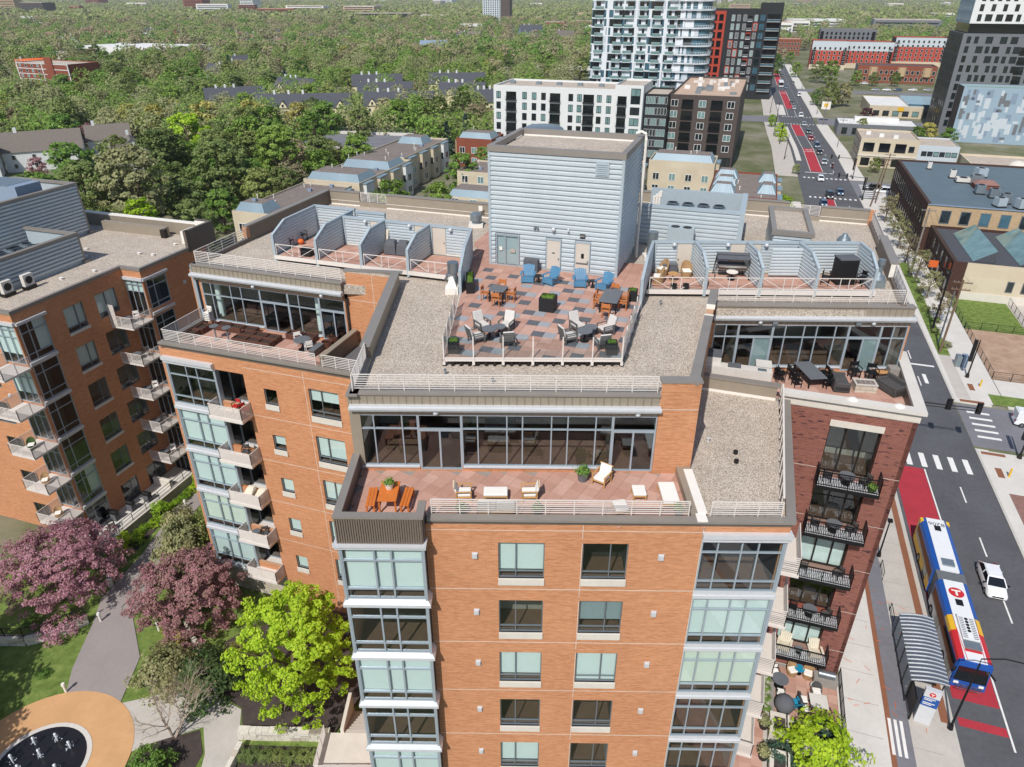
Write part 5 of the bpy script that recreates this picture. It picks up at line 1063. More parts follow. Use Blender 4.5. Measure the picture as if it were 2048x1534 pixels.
# trees and plants
def leaf_mesh(name, pts, size, mat_, rs, ctr=None):
 """one quad per leaf cluster at each point, random facing"""
 n = len(pts); pts = np.asarray(pts, dtype=np.float64)
 c = pts.mean(axis=0) if ctr is None else ctr; out = pts-c; out /= (np.linalg.norm(out, axis=1)[:, None]+1e-6)
 nr = out*.9+np.array([-.12, -.35, .55])+rs.normal(size=(n, 3))*.55; nr /= np.linalg.norm(nr, axis=1)[:, None]
 r = rs.normal(size=(n, 3)); a = np.cross(nr, r); a /= np.linalg.norm(a, axis=1)[:, None]; b = np.cross(nr, a)
 s = (size*rs.uniform(.6, 1.35, n))[:, None]; a = a*s; b = b*s*rs.uniform(.55, 1.0, n)[:, None]
 v = np.empty((n, 4, 3)); v[:, 0] = pts-a; v[:, 1] = pts+b*.9; v[:, 2] = pts+a; v[:, 3] = pts-b*.9
 me = bpy.data.meshes.new(name); me.vertices.add(n*4); me.vertices.foreach_set('co', v.reshape(-1))
 me.loops.add(n*4); me.loops.foreach_set('vertex_index', np.arange(n*4, dtype=np.int32)); me.polygons.add(n)
 me.polygons.foreach_set('loop_start', np.arange(0, n*4, 4, dtype=np.int32)); me.polygons.foreach_set('loop_total', np.full(n, 4, dtype=np.int32))
 me.update(calc_edges=True); me.materials.append(MAT[mat_]); return me
def crown_points(rs, h, rad, n, clumps, base=.28, shape='round', fill=.35):
 """leaf positions gathered in clumps over an uneven crown volume"""
 out = []; cs = []
 for k in range(clumps):
  t = rs.uniform(0, 1)**(.8); z = base+(1-base)*t
  if shape == 'round': w = math.sqrt(max(.03, 1-((t-.42)/.62)**2))
  elif shape == 'cone': w = max(.06, 1-t)
  elif shape == 'column': w = .9*math.sqrt(max(.05, 1-((t-.5)/.58)**2))
  else: w = math.sqrt(max(.05, 1-((t-.35)/.75)**2))
  an = rs.uniform(0, 2*math.pi); rr_ = w*rad*math.sqrt(rs.uniform(fill, 1.0))*rs.uniform(.8, 1.12)
  cs.append((math.cos(an)*rr_, math.sin(an)*rr_, z*h))
 cs = np.array(cs); per = max(1, n//clumps); cr = rad*1.05/math.sqrt(clumps)*1.7
 for c in cs:
  d = rs.normal(size=(per, 3)); d /= np.linalg.norm(d, axis=1)[:, None]; d *= (rs.uniform(.25, 1, per)**.5)[:, None]*cr*rs.uniform(.7, 1.3); d[:, 2] *= .62
  out.append(c+d)
 return np.concatenate(out), cs
def trunk_mesh(rs, h, rad, cs, m='bark', tr=.03, limbs=7):
 b = MB(); r0 = h*tr; top = h*.55
 b.tube([(0, 0, -.2), (rs.uniform(-.02, .02)*h, rs.uniform(-.02, .02)*h, h*.25), (rs.uniform(-.03, .03)*h, 0, top), (0, 0, h*.8)], [r0, r0*.75, r0*.5, r0*.15], 7)
 for k in range(limbs):
  c = cs[int(rs.integers(len(cs)))]; z = rs.uniform(.22, .5)*h
  b.tube([(0, 0, z), (c[0]*.45, c[1]*.45, z+(c[2]-z)*.55), (c[0]*.95, c[1]*.95, c[2])], [r0*.42, r0*.26, r0*.06], 5)
 return b.mesh('trunk', m)
TREE = {}
def tree_kind(key, seed, h, rad, n, clumps, leaf, mat_, shape='round', base=.25, m='bark', fill=.35, limbs=7, tr=.03):
 rs = np.random.default_rng(seed); pts, cs = crown_points(rs, h, rad, n, clumps, base, shape, fill)
 TREE[key] = (leaf_mesh('crown', pts, leaf, mat_, rs), trunk_mesh(rs, h, rad, cs, m, tr, limbs)); return TREE[key]
def tree(key, x, y, label, sc_=1.0, rz=0, name='tree', cat='tree', group=None, z=0, trunk=True, mat_=None, sz=None):
 o = empty(name, (x, y, z), rz, label, cat, group); o.scale = (sc_, sc_, sc_*(sz or 1)); c = obj('crown', TREE[key][0], o)
 if mat_: c.material_slots[0].link = 'OBJECT'; c.material_slots[0].material = MAT[mat_]
 if trunk: obj('trunk', TREE[key][1], o)
 return o
# --- trees of the courtyard and near pavement
tree_kind('lime', 1, 11.0, 4.6, 26000, 420, .11, 'leaf_lime', base=.1, fill=.1); tree('lime', -16.6, 37.3, 'large lime green maple beside the front glass bay', name='maple_tree')
tree_kind('pink', 2, 6.6, 5.6, 30000, 420, .095, 'leaf_pink', 'dome', base=.2, fill=.05, tr=.02); tree('pink', -41.6, 48.8, 'wide pink blossoming crab apple beside the left block', .97, name='crabapple_tree')
tree_kind('mauve', 3, 6.6, 4.9, 30000, 400, .095, 'leaf_mauve', 'dome', base=.15, fill=.05, tr=.02); tree('mauve', -28.4, 45.4, 'dusky mauve crab apple over the courtyard path', 1.0, name='crabapple_tree')
tree_kind('pinksmall', 4, 1.6, 1.7, 1800, 40, .08, 'leaf_pink', 'dome', base=.1); tree('pinksmall', *G(-51.2, 29.4), 'low pink blossom branch hanging over the curved stone wall', name='crabapple_shrub', cat='shrub')
def bare_tree(x, y, h, rad, label, seed):
 rs = random.Random(seed); o = empty('bare_tree', (x, y, 0), 0, label, 'tree'); b = MB(); tips = []
 def grow(p, d, l, r, k):
  e = p+d*l; b.tube([p, (p+e)/2+Vector((rs.uniform(-1, 1), rs.uniform(-1, 1), rs.uniform(-.3, .6)))*l*.05, e], [r, r*.8, r*.55], 5 if k < 2 else 3, cap=False)
  if k >= 5: tips.append(e); return
  for i in range(3 if k < 4 else 2):
   nd = (d+Vector((rs.uniform(-1, 1), rs.uniform(-1, 1), rs.uniform(-.25, .5)))*.75).normalized(); grow(p+d*l*rs.uniform(.55, 1), nd, l*rs.uniform(.6, .82), r*.55, k+1)
 for i in range(4): grow(Vector((rs.uniform(-.2, .2), rs.uniform(-.2, .2), 0)), Vector((rs.uniform(-.6, .6), rs.uniform(-.6, .6), 1)).normalized(), h*.3, .09, 0)
 b.build('trunk', 'bark_pale', o); r2 = np.random.default_rng(seed); t = np.repeat(np.array([tuple(v) for v in tips]), 2, axis=0); t = t+r2.normal(size=t.shape)*.18
 obj('crown', leaf_mesh('crown', t, .035, 'twig', r2), o); return o
bare_tree(-25.6, 34.2, 7.0, 3, 'pale bare spring tree standing beside the fountain circle', 5)
tree_kind('bush', 6, 2.0, 1.7, 2600, 60, .09, 'leaf_green', 'dome', base=.02, fill=.2); tree('bush', -26.0, 31.2, 'rounded bright green bush at the bottom edge near the bare tree', 1.0, name='shrub', cat='shrub', trunk=False)
tree('bush', *G(-34.6, 28.2), 'dark green yew shrub behind the bare tree', 1.5, 1, name='shrub', cat='shrub', trunk=False, mat_='leaf_dark'); tree('bush', -25.3, 39.6, 'second dark shrub between the bare tree and the maple', 1.2, 2, name='shrub', cat='shrub', trunk=False, mat_='leaf_dark')
tree('bush', -28.0, 39.2, 'pale olive shrub behind the bare tree', 1.5, 3, name='shrub', cat='shrub', trunk=False, mat_='leaf_olive'); tree('bush', -23.0, 41.2, 'yellow-green shrub below the maple beside the stone wall', .8, 3, name='shrub', cat='shrub', trunk=False, mat_='leaf_yellow')
for i, (x, y, s, mm) in enumerate(((-31.6, 52.2, 1.5, 'leaf_olive'), (-31.0, 50.2, 1.4, 'leaf_olive'), (-33.2, 55.5, 1.25, 'leaf_olive'), (-30.6, 54.0, 1.3, 'leaf_mid'))): tree('bush', x, y, f'{["second", "nearest", "farthest", "third"][i]} feathery olive shrub along the left wing wall', s, i, name='shrub', cat='shrub', trunk=False, mat_=mm, sz=1.7)
for i in range(14):
 t = i/13; p = -55.0+1.0*random.Random(i).uniform(-.3, .9); tree('bush', *G(p+.3, 39.3+t*11.5), f'small lime shrub in the bed below the left block patio, {ordi(i)} from the near end', .33+.12*random.Random(i).random(), i, name='shrub', cat='shrub', group='lime shrubs along the retaining wall bed', trunk=False, mat_='leaf_lime')
tree_kind('sap', 7, 2.6, .9, 500, 16, .11, 'leaf_lime', base=.4, fill=.2); 
for i, (p, q) in enumerate(((-54.0, 50.8), (-54.2, 44.8), (-54.0, 39.6))): tree('sap', *G(p, q), f'{["far", "middle", "near"][i]} lime sapling in the bed below the left block patio', .9, i, name='sapling')
tree('bush', *G(11.0, 37.6), 'bright lime tree crown at the foot of the right terrace', 1.75, 2, name='street_tree', mat_='leaf_lime'); tree('bush', *G(11.6, 39.4), 'grey-green pine shrub in the terrace planter', .75, 5, name='shrub', cat='shrub', trunk=False, mat_='leaf_spruce', sz=1.2); tree('bush', *G(8.3, 36.6), 'grey-green conifer at the bottom edge of the terrace walkway', .8, 5, name='shrub', cat='shrub', trunk=False, mat_='leaf_spruce')
for i in range(5): tree('bush', *G(7.35, 40.4+i*.95), f'clipped green hedge plant along the terrace edge, {ordi(i)} from the near end', .36, i, name='hedge_plant', cat='hedge', group='hedge beside the ground terrace', trunk=False, sz=1.5)
for i in range(7): tree('bush', *G(-29.2+i*.9, 24.6+i*.28), f'low green shrub below the white stone wall, {ordi(i)} from the left', .42, i, name='shrub', cat='shrub', group='shrubs under the stone wall', trunk=False, sz=.8, mat_='leaf_mid')
for i in range(10): rr = random.Random(i+50); tree('bush', *G(rr.uniform(-56, -49), rr.uniform(20, 30)), f'dark green ground shrub number {ordi(i)} scattered in the shaded lawn', .35, i, name='shrub', cat='shrub', group='shrubs in the shaded lawn', trunk=False, sz=.6, mat_='leaf_green')
# --- street trees with thin spring foliage on the right
tree_kind('thin', 8, 7.5, 2.6, 1600, 60, .15, 'leaf_olive', base=.3, fill=.2)
for i, (p, q, s) in enumerate(((34.0, 128, .75), (34.2, 140, .7), (33.8, 150, .8), (33.2, 160, .8), (33.0, 170, .85), (33.1, 180, .8), (32.8, 191, .85), (36.5, 200, .7))): tree('thin', *G(p, q), f'thin olive street tree along the dark brick building, {ordi(i)} from the near end', s, i, name='street_tree', group='street trees along the dark brick building', mat_='leaf_olive' if i % 3 else 'leaf_brown')
for i in range(7): rr = random.Random(i); tree('bush', *G(32.7+rr.random(), 118+i*5), f'low bush in the kerbside verge, {ordi(i)} from the near end', .5, i, name='shrub', cat='shrub', group='bushes in the kerbside verge', trunk=False, mat_=rr.choice(['leaf_mid', 'leaf_olive']))
tree_kind('shade', 40, 12.4, 4.9, 5000, 130, .22, 'leaf_green', base=.15, fill=.15)
for i, (x, y) in enumerate(((-46.5, 31), (-47.5, 36.2), (-45.2, 26.5), (-44, 22.5))): tree('shade', x, y, f'shade tree left of the fountain court, {ordi(i)} of the group', 1, i)
for i in range(16):
 rr = random.Random(i+300); t = i/15; x, y = -30.6+t*3.2+rr.uniform(-.5, .5), 47.5-t*9.5+rr.uniform(-.4, .4); tree('bush', x, y, f'low mixed shrub along the right edge of the courtyard path, {ordi(i)} from the far end', rr.uniform(.4, .75), i, name='shrub', cat='shrub', group='shrubs along the courtyard path', trunk=False, mat_=rr.choice(['leaf_olive', 'leaf_mid', 'leaf_green', 'leaf_yellow']))
# buildings further away
def shell(o, pts, z0, z1, wallm, roofm='gravel_dark', par_=.6, copm='coping'):
 MB().prism(pts, z0, z1-par_).build('wall', [wallm], o)
 n = len(pts); cx_ = sum(p[0] for p in pts)/n; cy_ = sum(p[1] for p in pts)/n
 ins = [(cx_+(x-cx_)*.975, cy_+(y-cy_)*.975) for x, y in pts]
 b = MB()
 for i in range(n):
  j = (i+1) % n; b.hexa([(*pts[i], z1-par_), (*pts[j], z1-par_), (*ins[j], z1-par_), (*ins[i], z1-par_), (*pts[i], z1), (*pts[j], z1), (*ins[j], z1), (*ins[i], z1)])
 b.build('parapet', wallm, o); MB().prism(ins, z1-par_-.05, z1-par_+.02).build('roof', roofm, o)
def rect(p0, p1, q0, q1): return [G(p0, q0), G(p1, q0), G(p1, q1), G(p0, q1)]
WM = {}
def win_mesh(w, h, frame, pane, mull=1):
 k = (round(w, 2), round(h, 2), frame, pane, mull)
 if k not in WM:
  b = MB(); b.bx(W, -w/2, w/2, -.05, .03, 0, h, 0); t = min(.12, w*.08)
  for u in [-w/2, w/2-t]+[(-w/2+w*i/(mull+1)-t/2) for i in range(1, mull+1)]: b.bx(W, u, u+t, -.05, .08, 0, h, 1)
  b.bx(W, -w/2, w/2, -.05, .08, 0, t, 1); b.bx(W, -w/2, w/2, -.05, .08, h-t, h, 1); WM[k] = b.mesh('window', [pane, frame])
 return WM[k]
def wins(o, fr, us, vs, w, h, frame='black_metal', panes=('pane_dark', 'pane_teal'), seed=1, mull=1, n=.02, name='window', skip=None):
 rr = random.Random(seed)
 for u in us:
  for v in vs:
   if skip and skip(u, v): continue
   obj(name, win_mesh(w, h, frame, rr.choice(panes), mull), o, fr.P(u, n, v), R(fr.ang))
def balc(o, fr, us, vs, w, dep, m='black_metal', pane='pane_black', h=2.4, slab='black_metal', glassm=None):
 b = MB(); b.bx(W, -w/2, w/2, 0, dep, -.2, 0, 0)
 if glassm: b.bx(W, -w/2, w/2, dep-.04, dep, .05, 1.0, 1); b.bx(W, -w/2, w/2, dep-.06, dep+.02, 1.0, 1.08, 0)
 else:
  b.bx(W, -w/2, w/2, dep-.05, dep, 1.0, 1.07, 0); b.bx(W, -w/2, w/2, dep-.05, dep, .15, .2, 0)
  for i in range(int(w/.3)+1): u = -w/2+i*w/max(1, int(w/.3)); b.bx(W, u-.02, u+.02, dep-.05, dep, 0, 1.0, 0)
 me = b.mesh('balcony', [slab, glassm or m]); d = MB().bx(W, -w/2+.1, w/2-.1, .0, .04, .05, h).mesh('balcony_door', pane)
 for u in us:
  for v in vs: x = obj('balcony', me, o, fr.P(u, 0, v), R(fr.ang)); obj('balcony_door', d, x)
def B(name, label, cat='building', group=None): return empty(name, (0, 0, 0), 0, label, cat, group)
fl = lambda z, n, h: [z+i*h for i in range(n)]
o = B('white_apartment_block', 'white mid-rise apartment block with black balconies behind the lift tower'); f = FQ(232)
shell(o, rect(-83, -43.3, 232, 252), 0, 23.3, 'siding_white', 'gravel'); vs = fl(3.6, 6, 3.16)
wins(o, f, [-81.3, -72.5, -69.3, -66.2, -57.3, -54.5, -48.2, -45.2], vs, 1.5, 2.1, seed=2); balc(o, f, [-77, -62.4, -51.6], [v-.3 for v in vs], 3.6, .7)
shell(o, rect(-43.3, -34.6, 231.4, 250), 0, 24.7, 'siding_white', 'gravel'); f2 = FQ(231.4); wins(o, f2, [-36.9], vs+[22.0-.4], 2.9, 2.2, seed=3); balc(o, f2, [-41.0], [v-.3 for v in vs], 3.0, .6)
shell(o, rect(-34.6, -27.5, 234, 252), 0, 22.2, 'tower_black', 'gravel'); wins(o, FQ(234), [-33.6+i*.95 for i in range(7)], vs, .75, 2.1, 'siding_white', ('pane_dark', 'pane_teal', 'pane_teal'), seed=4, mull=0)
b = MB()
for i, p in enumerate((-80, -71, -64, -57, -50)): b.cbox((*G(p, 243), 22.6), (1.6, 1.6, 1.0), R(GRID))
b.build('roof_unit', 'galv', o)
b = MB(); b.cyl(*G(-62.8, 231), 0, 1, 3, 8); o2 = B('roof_ventilator', 'large mushroom-shaped galvanised ventilator behind the lift tower', 'ventilator'); b = MB(); x, y = G(-18.9, 66.5); b.cyl(x, y, R0, 36.5, .9, 18); b.cyl(x, y, 36.2, 38.4, 1.85, 22); b.cyl(x, y, 38.4, 38.6, 1.85, 22, r2=1.5); b.build('drum', 'galv', o2, smooth=True)
bpy.data.objects.remove(o2.children[0]) if False else None
o = B('brown_apartment_block', 'dark brown panel apartment block with tan equipment roof'); shell(o, rect(-27.5, -6.5, 240, 298), 0, 21.6, 'brown_panel', 'roof_tan'); f = FQ(240)
vs = fl(5.2, 5, 3.25); wins(o, f, [-26.0, -17.5, -9.0], vs, 2.2, 2.0, 'siding_white', seed=5); balc(o, f, [-22, -13.2], [v-.3 for v in vs], 3.6, .3, pane='pane_black'); wins(o, f, [-24, -20, -16, -12, -8.4], [1.0], 3.0, 2.6, 'black_metal', ('pane_dark',), seed=3)
rr = random.Random(3)
for i in range(26): MB().cbox((*G(rr.uniform(-25, -9), rr.uniform(246, 290)), 21.0), (rr.uniform(.8, 2.4), rr.uniform(.8, 1.6), rr.uniform(.6, 1.5)), R(GRID)).build('roof_unit', rr.choice(['roof_white', 'galv', 'concrete_light']), o)
o = B('glass_tower', 'tall white and blue glass residential tower with rounded corner'); TQ = 305
corner = [G(-27+4*math.sin(t), TQ+4-4*math.cos(t)) for t in [i*math.pi/2/8 for i in range(9)]]
fp = [G(-68, TQ), *corner, G(-23, TQ+22), G(-68, TQ+22)]
MB().prism(fp, 0, 92).build('core', 'pane_blue', o); f = FQ(TQ); H = 3.05; zz0 = 10
bn = MB()
for i in range(24):
 z = zz0+i*H; big = [G(-68.1, TQ-.12), *[G(-27+4.12*math.sin(t), TQ+4-4.12*math.cos(t)) for t in [k*math.pi/2/8 for k in range(9)]], G(-22.88, TQ+22), G(-68.1, TQ+22)]; MB().prism(big, z-.2, z+.25).build('floor_band', 'tower_white', o)
rr = random.Random(8); pm = {}
for i in range(14):
 z = zz0+i*H; u = -67.6
 while u < -28:
  w = rr.choice([.8, 1.1, 1.6, 2.2]); m = rr.choice(['tower_white', 'tower_white', 'pane_dark', 'panel_pale'])
  if (m, w) not in pm: pm[(m, w)] = MB().bx(W, 0, w, 0, .1, 0, H-.45).mesh('facade_panel', m)
  obj('facade_panel', pm[(m, w)], o, f.P(u, 0, z+.25), R(GRID)); u += w+rr.choice([.0, .9, 1.8])
for us in ([-65.0, -57.6, -53.4, -48.0, -42.4, -37],):
 balc(o, f, us, [zz0+i*H for i in range(14)], 3.4, 1.0, slab='tower_white', glassm='pane_teal')
for i in range(14):
 z = zz0+i*H; c = [G(-35, TQ-.9), *[G(-27+4.9*math.sin(t), TQ+4-4.9*math.cos(t)) for t in [k*math.pi/2/8 for k in range(9)]], G(-22.2, TQ+10)]
 b = MB(); inn = [G(-35, TQ), *corner, G(-23, TQ+10)]
 for k in range(len(c)-1): b.hexa([(*c[k], z-.2), (*c[k+1], z-.2), (*inn[k+1], z-.2), (*inn[k], z-.2), (*c[k], z), (*c[k+1], z), (*inn[k+1], z), (*inn[k], z)]); b.bar((*c[k], z+1.05), (*c[k+1], z+1.05), .1); b.bar((*c[k], z), (*c[k], z+1.05), .09); b.bar((*c[k], z+.5), (*c[k+1], z+.5), .06)
 b.build('curved_balcony', 'tower_white', o)
b = MB()
for p in (-62, -51, -40, -33): b.bx(f, p, p+.7, .0, .25, 0, 92)
b.build('fin', 'tower_white', o)
o = B('black_tower', 'black apartment tower with orange panels and glazed balcony end'); shell(o, rect(-31, -7.5, 420, 440), 0, 41.8, 'tower_black', 'gravel_dark'); shell(o, rect(-8, 3, 419, 438), 0, 44.6, 'tower_black', 'gravel_dark')
f = FQ(420); vs = fl(4, 9, 4.05); wins(o, f, [-20.5, -17.8, -14.8, -9.4], vs, 1.6, 2.9, 'siding_white', ('pane_dark', 'pane_teal'), seed=6, mull=2)
b = MB(); b.bx(f, -31, -24.2, -.1, .1, 2, 41); b.build('orange_panel', 'tower_red', o); wins(o, f, [-29.6, -26.4], vs, 2.4, 3.2, 'tower_red', ('pane_black',), seed=2, mull=0, n=.12)
for i, (u, v) in enumerate(((-20.5, 5), (-14.8, 1), (-12, 3), (-9.4, 7), (-20.5, 2), (-12.2, 6), (-17.8, 4))): b = MB(); b.bx(f, u-1.2, u+1.2, 0, .03, vs[v]-.4, vs[v]+3.4); b.build('orange_panel', 'tower_red', o)
balc(o, f, [-12.2], vs, 2.4, .9, slab='tower_white'); f = FQ(419); wins(o, f, [-6.3], vs, 2.6, 3.2, 'black_metal', ('pane_blue', 'pane_dark'), seed=4); balc(o, f, [-.9], vs, 6.4, 1.2, slab='concrete_light', glassm='pane_blue', pane='pane_black', h=3.3)
o = B('grey_tower', 'grey and white apartment tower at the right edge'); shell(o, rect(66, 125, 326, 352), 0, 36.2, 'tower_grey', 'gravel'); MB().prism(rect(67.5, 124, 328, 351), 36.2, 39.4).build('glass_storey', 'pane_black', o); MB().prism(rect(67, 125, 326.5, 351.5), 39.4, 80).build('upper_wall', 'siding_white', o)
f = FQ(326); rr = random.Random(2)
for z in fl(4.2, 10, 3.2):
 u = 67.5
 while u < 118: w = rr.choice([1.3, 1.3, 2.2]); obj('window', win_mesh(w, 2.2, 'black_metal', rr.choice(['pane_dark', 'pane_dark', 'pane_black']), 0), o, f.P(u+w/2, .02, z), R(GRID)); u += w+rr.choice([.9, 1.2, 2.4])
f = FQ(326.5)
for z in fl(40.2, 5, 3.2):
 u = 69
 while u < 118: w = rr.choice([1.3, 1.3, 2.2]); obj('window', win_mesh(w, 2.2, 'black_metal', rr.choice(['pane_dark', 'pane_black']), 0), o, f.P(u+w/2, .02, z), R(GRID)); u += w+rr.choice([.9, 1.2, 2.4])
lf = Fr(*G(66, 352), 90+GRID+180); b = MB(); MB().bx(lf, 0, 26, .0, .05, 0, 36.2).build('side_cladding', 'tower_black', o)
for z in fl(4.2, 10, 3.2):
 for u in (2, 5.5, 9, 12.5, 16, 19.5, 23): obj('window', win_mesh(1.5, 2.0, 'tower_black', rr.choice(['pane_dark', 'brown_panel']), 0), o, lf.P(u, .06, z), R(lf.ang))
lf2 = Fr(*G(67, 351.5), 90+GRID+180); MB().bx(lf2, 0, 25, 0, .05, 39.4, 80).build('side_cladding', 'panel_blue', o)
for z in fl(40.2, 5, 3.2):
 for u in (2, 5.5, 9, 12.5, 16, 19.5, 23): obj('window', win_mesh(1.3, 2.0, 'panel_blue', 'pane_dark', 0), o, lf2.P(u, .06, z), R(lf2.ang))
balc(o, FQ(326), [87, 103], fl(13.5, 6, 3.2), 3.0, .2, pane='pane_black')
o = B('patterned_podium', 'blue-grey podium block with pixel pattern cladding under the grey tower'); shell(o, rect(69, 130, 316, 325.8), 0, 19.3, 'panel_blue', 'lawn', .8); f = FQ(316); rr = random.Random(6)
for i in range(150):
 w, h = rr.choice([.9, 1.2, 1.8]), rr.choice([.9, 2.2, 3.6]); u, z = 69.6+rr.randrange(48)*.9, .6+rr.randrange(18)*.95; h = min(h, 18.4-z)
 if h > .4: MB().bx(f, u, u+w, 0, .03+.004*(i % 9), z, z+h).build('facade_panel', rr.choice(['panel_pale', 'panel_pale', 'tower_grey', 'siding_blue']), o)
lf = Fr(*G(69, 325.8), 90+GRID+180); MB().bx(lf, 0, 9.8, 0, .05, 0, 19.2).build('side_cladding', 'brown_panel', o)
b = MB(); b.cbox((*G(78, 330), 19), (10, 6, 4.5), R(GRID)); b.build('rooftop_house', 'brick_rust', o)
o = B('brick_warehouse', 'long dark brick warehouse with blue-grey flat roof across the street'); shell(o, rect(35.9, 90, 166, 214), 0, 11, 'brick_dark', 'roof_blue', .4)
MB().prism(rect(35.7, 90, 165.8, 166.05), 6.4, 11.02).build('tan_wall', 'brick_tan', o); f = FQ(165.8); wins(o, f, [39.4+i*3.6 for i in range(12)], [7.4], 1.9, 2.7, 'mullion_grey', ('pane_dark', 'pane_blue'), seed=3, mull=0)
lf = Fr(*G(35.9, 214), 90+GRID+180); wins(o, lf, [2.5+i*2.6 for i in range(18)], [1.4, 6.2], 1.3, 2.9, 'dark_bronze', ('pane_dark', 'pane_black'), seed=4, mull=0)
b = MB(); b.bx(FQ(165.7), 35.7, 90, -.3, .1, 11.0, 11.15); b.build('coping', 'siding_blue', o)
for i, (p, q, w, d, h) in enumerate(((45.5, 196, 1.2, 1.2, 1.6), (49.5, 191, 2.4, 2.0, 1.8), (48.2, 181, 1.8, 1.8, 1.7), (50.2, 178, 1.8, 1.8, 1.7), (51.4, 173.5, 1.8, 1.8, 1.8), (49.6, 170.2, 1.8, 1.8, 1.6), (53.4, 169.6, 2.0, 1.8, 1.8), (56, 167.8, 2.6, 2, 1.5), (58.5, 175, 3.2, 2.4, 1.6), (47, 192, 3.0, 2.4, .8), (52, 199, 2.2, 2.0, 1.9), (61, 188, 2.4, 2.0, 1.6), (62, 172, 2.2, 2, 1.6), (42.0, 205, .9, .9, 1.5))):
 u = empty('rooftop_unit', (*G(p, q), 10.7), R(GRID+random.Random(i).choice([0, 0, 20])), f'grey boxed air conditioning unit on the blue-grey warehouse roof, {ordi(i)} of the group', 'rooftop unit', 'air conditioners on the warehouse roof'); MB().cbox((0, 0, .2), (w, d, h)).build('casing', random.Random(i).choice(['galv', 'concrete_light', 'siding_trim']), u); k = MB(); k.cyl(0, 0, h+.2, h+.28, min(w, d)*.36, 14); k.build('fan', 'black_plastic', u); MB().cbox((0, 0, 0), (w+.2, d+.2, .2)).build('curb', 'dark_bronze', u)
u = empty('roof_hut', (*G(50.5, 187), 10.7), R(GRID), 'small brown-roofed hut on the warehouse roof', 'hut'); MB().cbox((0, 0, 0), (4.6, 3.6, 1.0)).build('wall', 'brick_rust', u); MB().loft([[(-2.5, -2, 1), (2.5, -2, 1), (2.5, 2, 1), (-2.5, 2, 1)], [(-1.2, -.1, 1.8), (1.2, -.1, 1.8), (1.2, .1, 1.8), (-1.2, .1, 1.8)]]).build('roof', 'pave_brick', u)
o = B('workshop_annex', 'low cream workshop with two glazed sawtooth roof lights'); shell(o, rect(37.2, 90, 141.6, 165.7), 0, 6.9, 'brick_dark', 'roof_shingle', .5, 'coping'); MB().prism(rect(39.4, 90, 141.4, 141.65), 0, 6.92).build('cream_wall', 'stucco_cream', o); MB().prism(rect(39.4, 90, 141.2, 141.5), 0, 1.5).build('white_plinth', 'stone_white', o)
wins(o, FQ(141.4), [47.0, 49.4, 55.5, 58], [2.2], 1.1, 2.0, 'mullion_grey', ('pane_dark', 'pane_blue'), mull=0); lf = Fr(*G(37.2, 165.7), 90+GRID+180); wins(o, lf, [3, 7, 11, 15, 19, 22.5], [1.0, 4.0], 1.8, 2.3, 'dark_bronze', ('pane_black',), mull=0)
for i, p in enumerate((43.0, 50.5, 58, 65)):
 u = MB(); a, b_, c = [G(p-2.2, 144), G(p+1.4, 144)], [G(p-2.2, 162), G(p+1.4, 162)], None; r0, r1 = G(p+1.2, 144), G(p+1.2, 162)
 u.quad((*a[0], 6.5), (*b_[0], 6.5), (*r1, 8.7), (*r0, 8.7)); u.build('glazed_slope', 'pane_teal', o); v = MB(); v.poly([(*a[0], 6.5), (*a[1], 6.5), (*r0, 8.7)]); v.quad((*r0, 8.72), (*r1, 8.72), (*b_[1], 6.5), (*a[1], 6.5)); v.poly([(*b_[1], 6.5), (*b_[0], 6.5), (*r1, 8.7)]); v.build('skylight_cheek', 'roof_shingle', o)
b = MB(); b.bx(FQ(149), 35.0, 36.6, -.1, .1, 3.2, 4.5); u = b.build('hanging_sign', 'orange_paint', o)
o = B('tan_shop_building', 'cream two-storey shop building with big dark windows by the junction'); shell(o, rect(31.6, 48.5, 258, 276), 0, 9, 'stucco_cream', 'gravel', .5); shell(o, rect(48.5, 60, 258.4, 274), 0, 7.6, 'panel_pale', 'gravel', .4); f = FQ(258); wins(o, f, [34.2, 38.8, 43.4], [4.9], 3.2, 2.7, 'dark_bronze', ('pane_black',), mull=0); wins(o, f, [46.6], [5.2], 1.6, 1.8, mull=0); wins(o, FQ(258.4), [50.4+i*1.7 for i in range(6)], [4.4], 1.5, 1.4, mull=0); wins(o, f, [34, 38.6, 43], [.6], 2.6, 2.4, 'dark_bronze', ('pane_black',), mull=0)
lf = Fr(*G(31.6, 276), 90+GRID+180); wins(o, lf, [2.5, 6, 9.5, 13, 16], [4.9], 2.2, 2.7, 'dark_bronze', ('pane_black',), mull=0); wins(o, lf, [2.5, 6, 9.5, 13, 16], [.6], 2.2, 2.6, 'dark_bronze', ('pane_black',), mull=0); b = MB(); b.bx(FQ(257.9), 31.5, 48.6, -.2, .12, 3.5, 3.9); b.build('band', 'stone_white', o)
for p, q in ((34.5, 268), (38, 264), (42, 262.5)): MB().cbox((*G(p, q), 8.5), (1.4, 1.2, 1.0), R(GRID)).build('roof_unit', 'roof_white', o)
o = B('low_stone_building', 'low beige stone building between the shop and the warehouse'); shell(o, rect(61, 100, 240, 262), 0, 5.2, 'stucco_cream', 'gravel'); wins(o, FQ(240), [66, 72, 78, 84], [1.2], 3, 1.8, mull=2); b = MB(); b.loft([[(x, y, 5.0) for x, y in disc(G(73, 246), 2.6, 0, 16)], [(x, y, 6.2) for x, y in disc(G(73, 246), 1.9, 0, 16)], [(x, y, 6.7) for x, y in disc(G(73, 246), .6, 0, 16)]]); b.build('dome', 'stone_white', o, smooth=True)
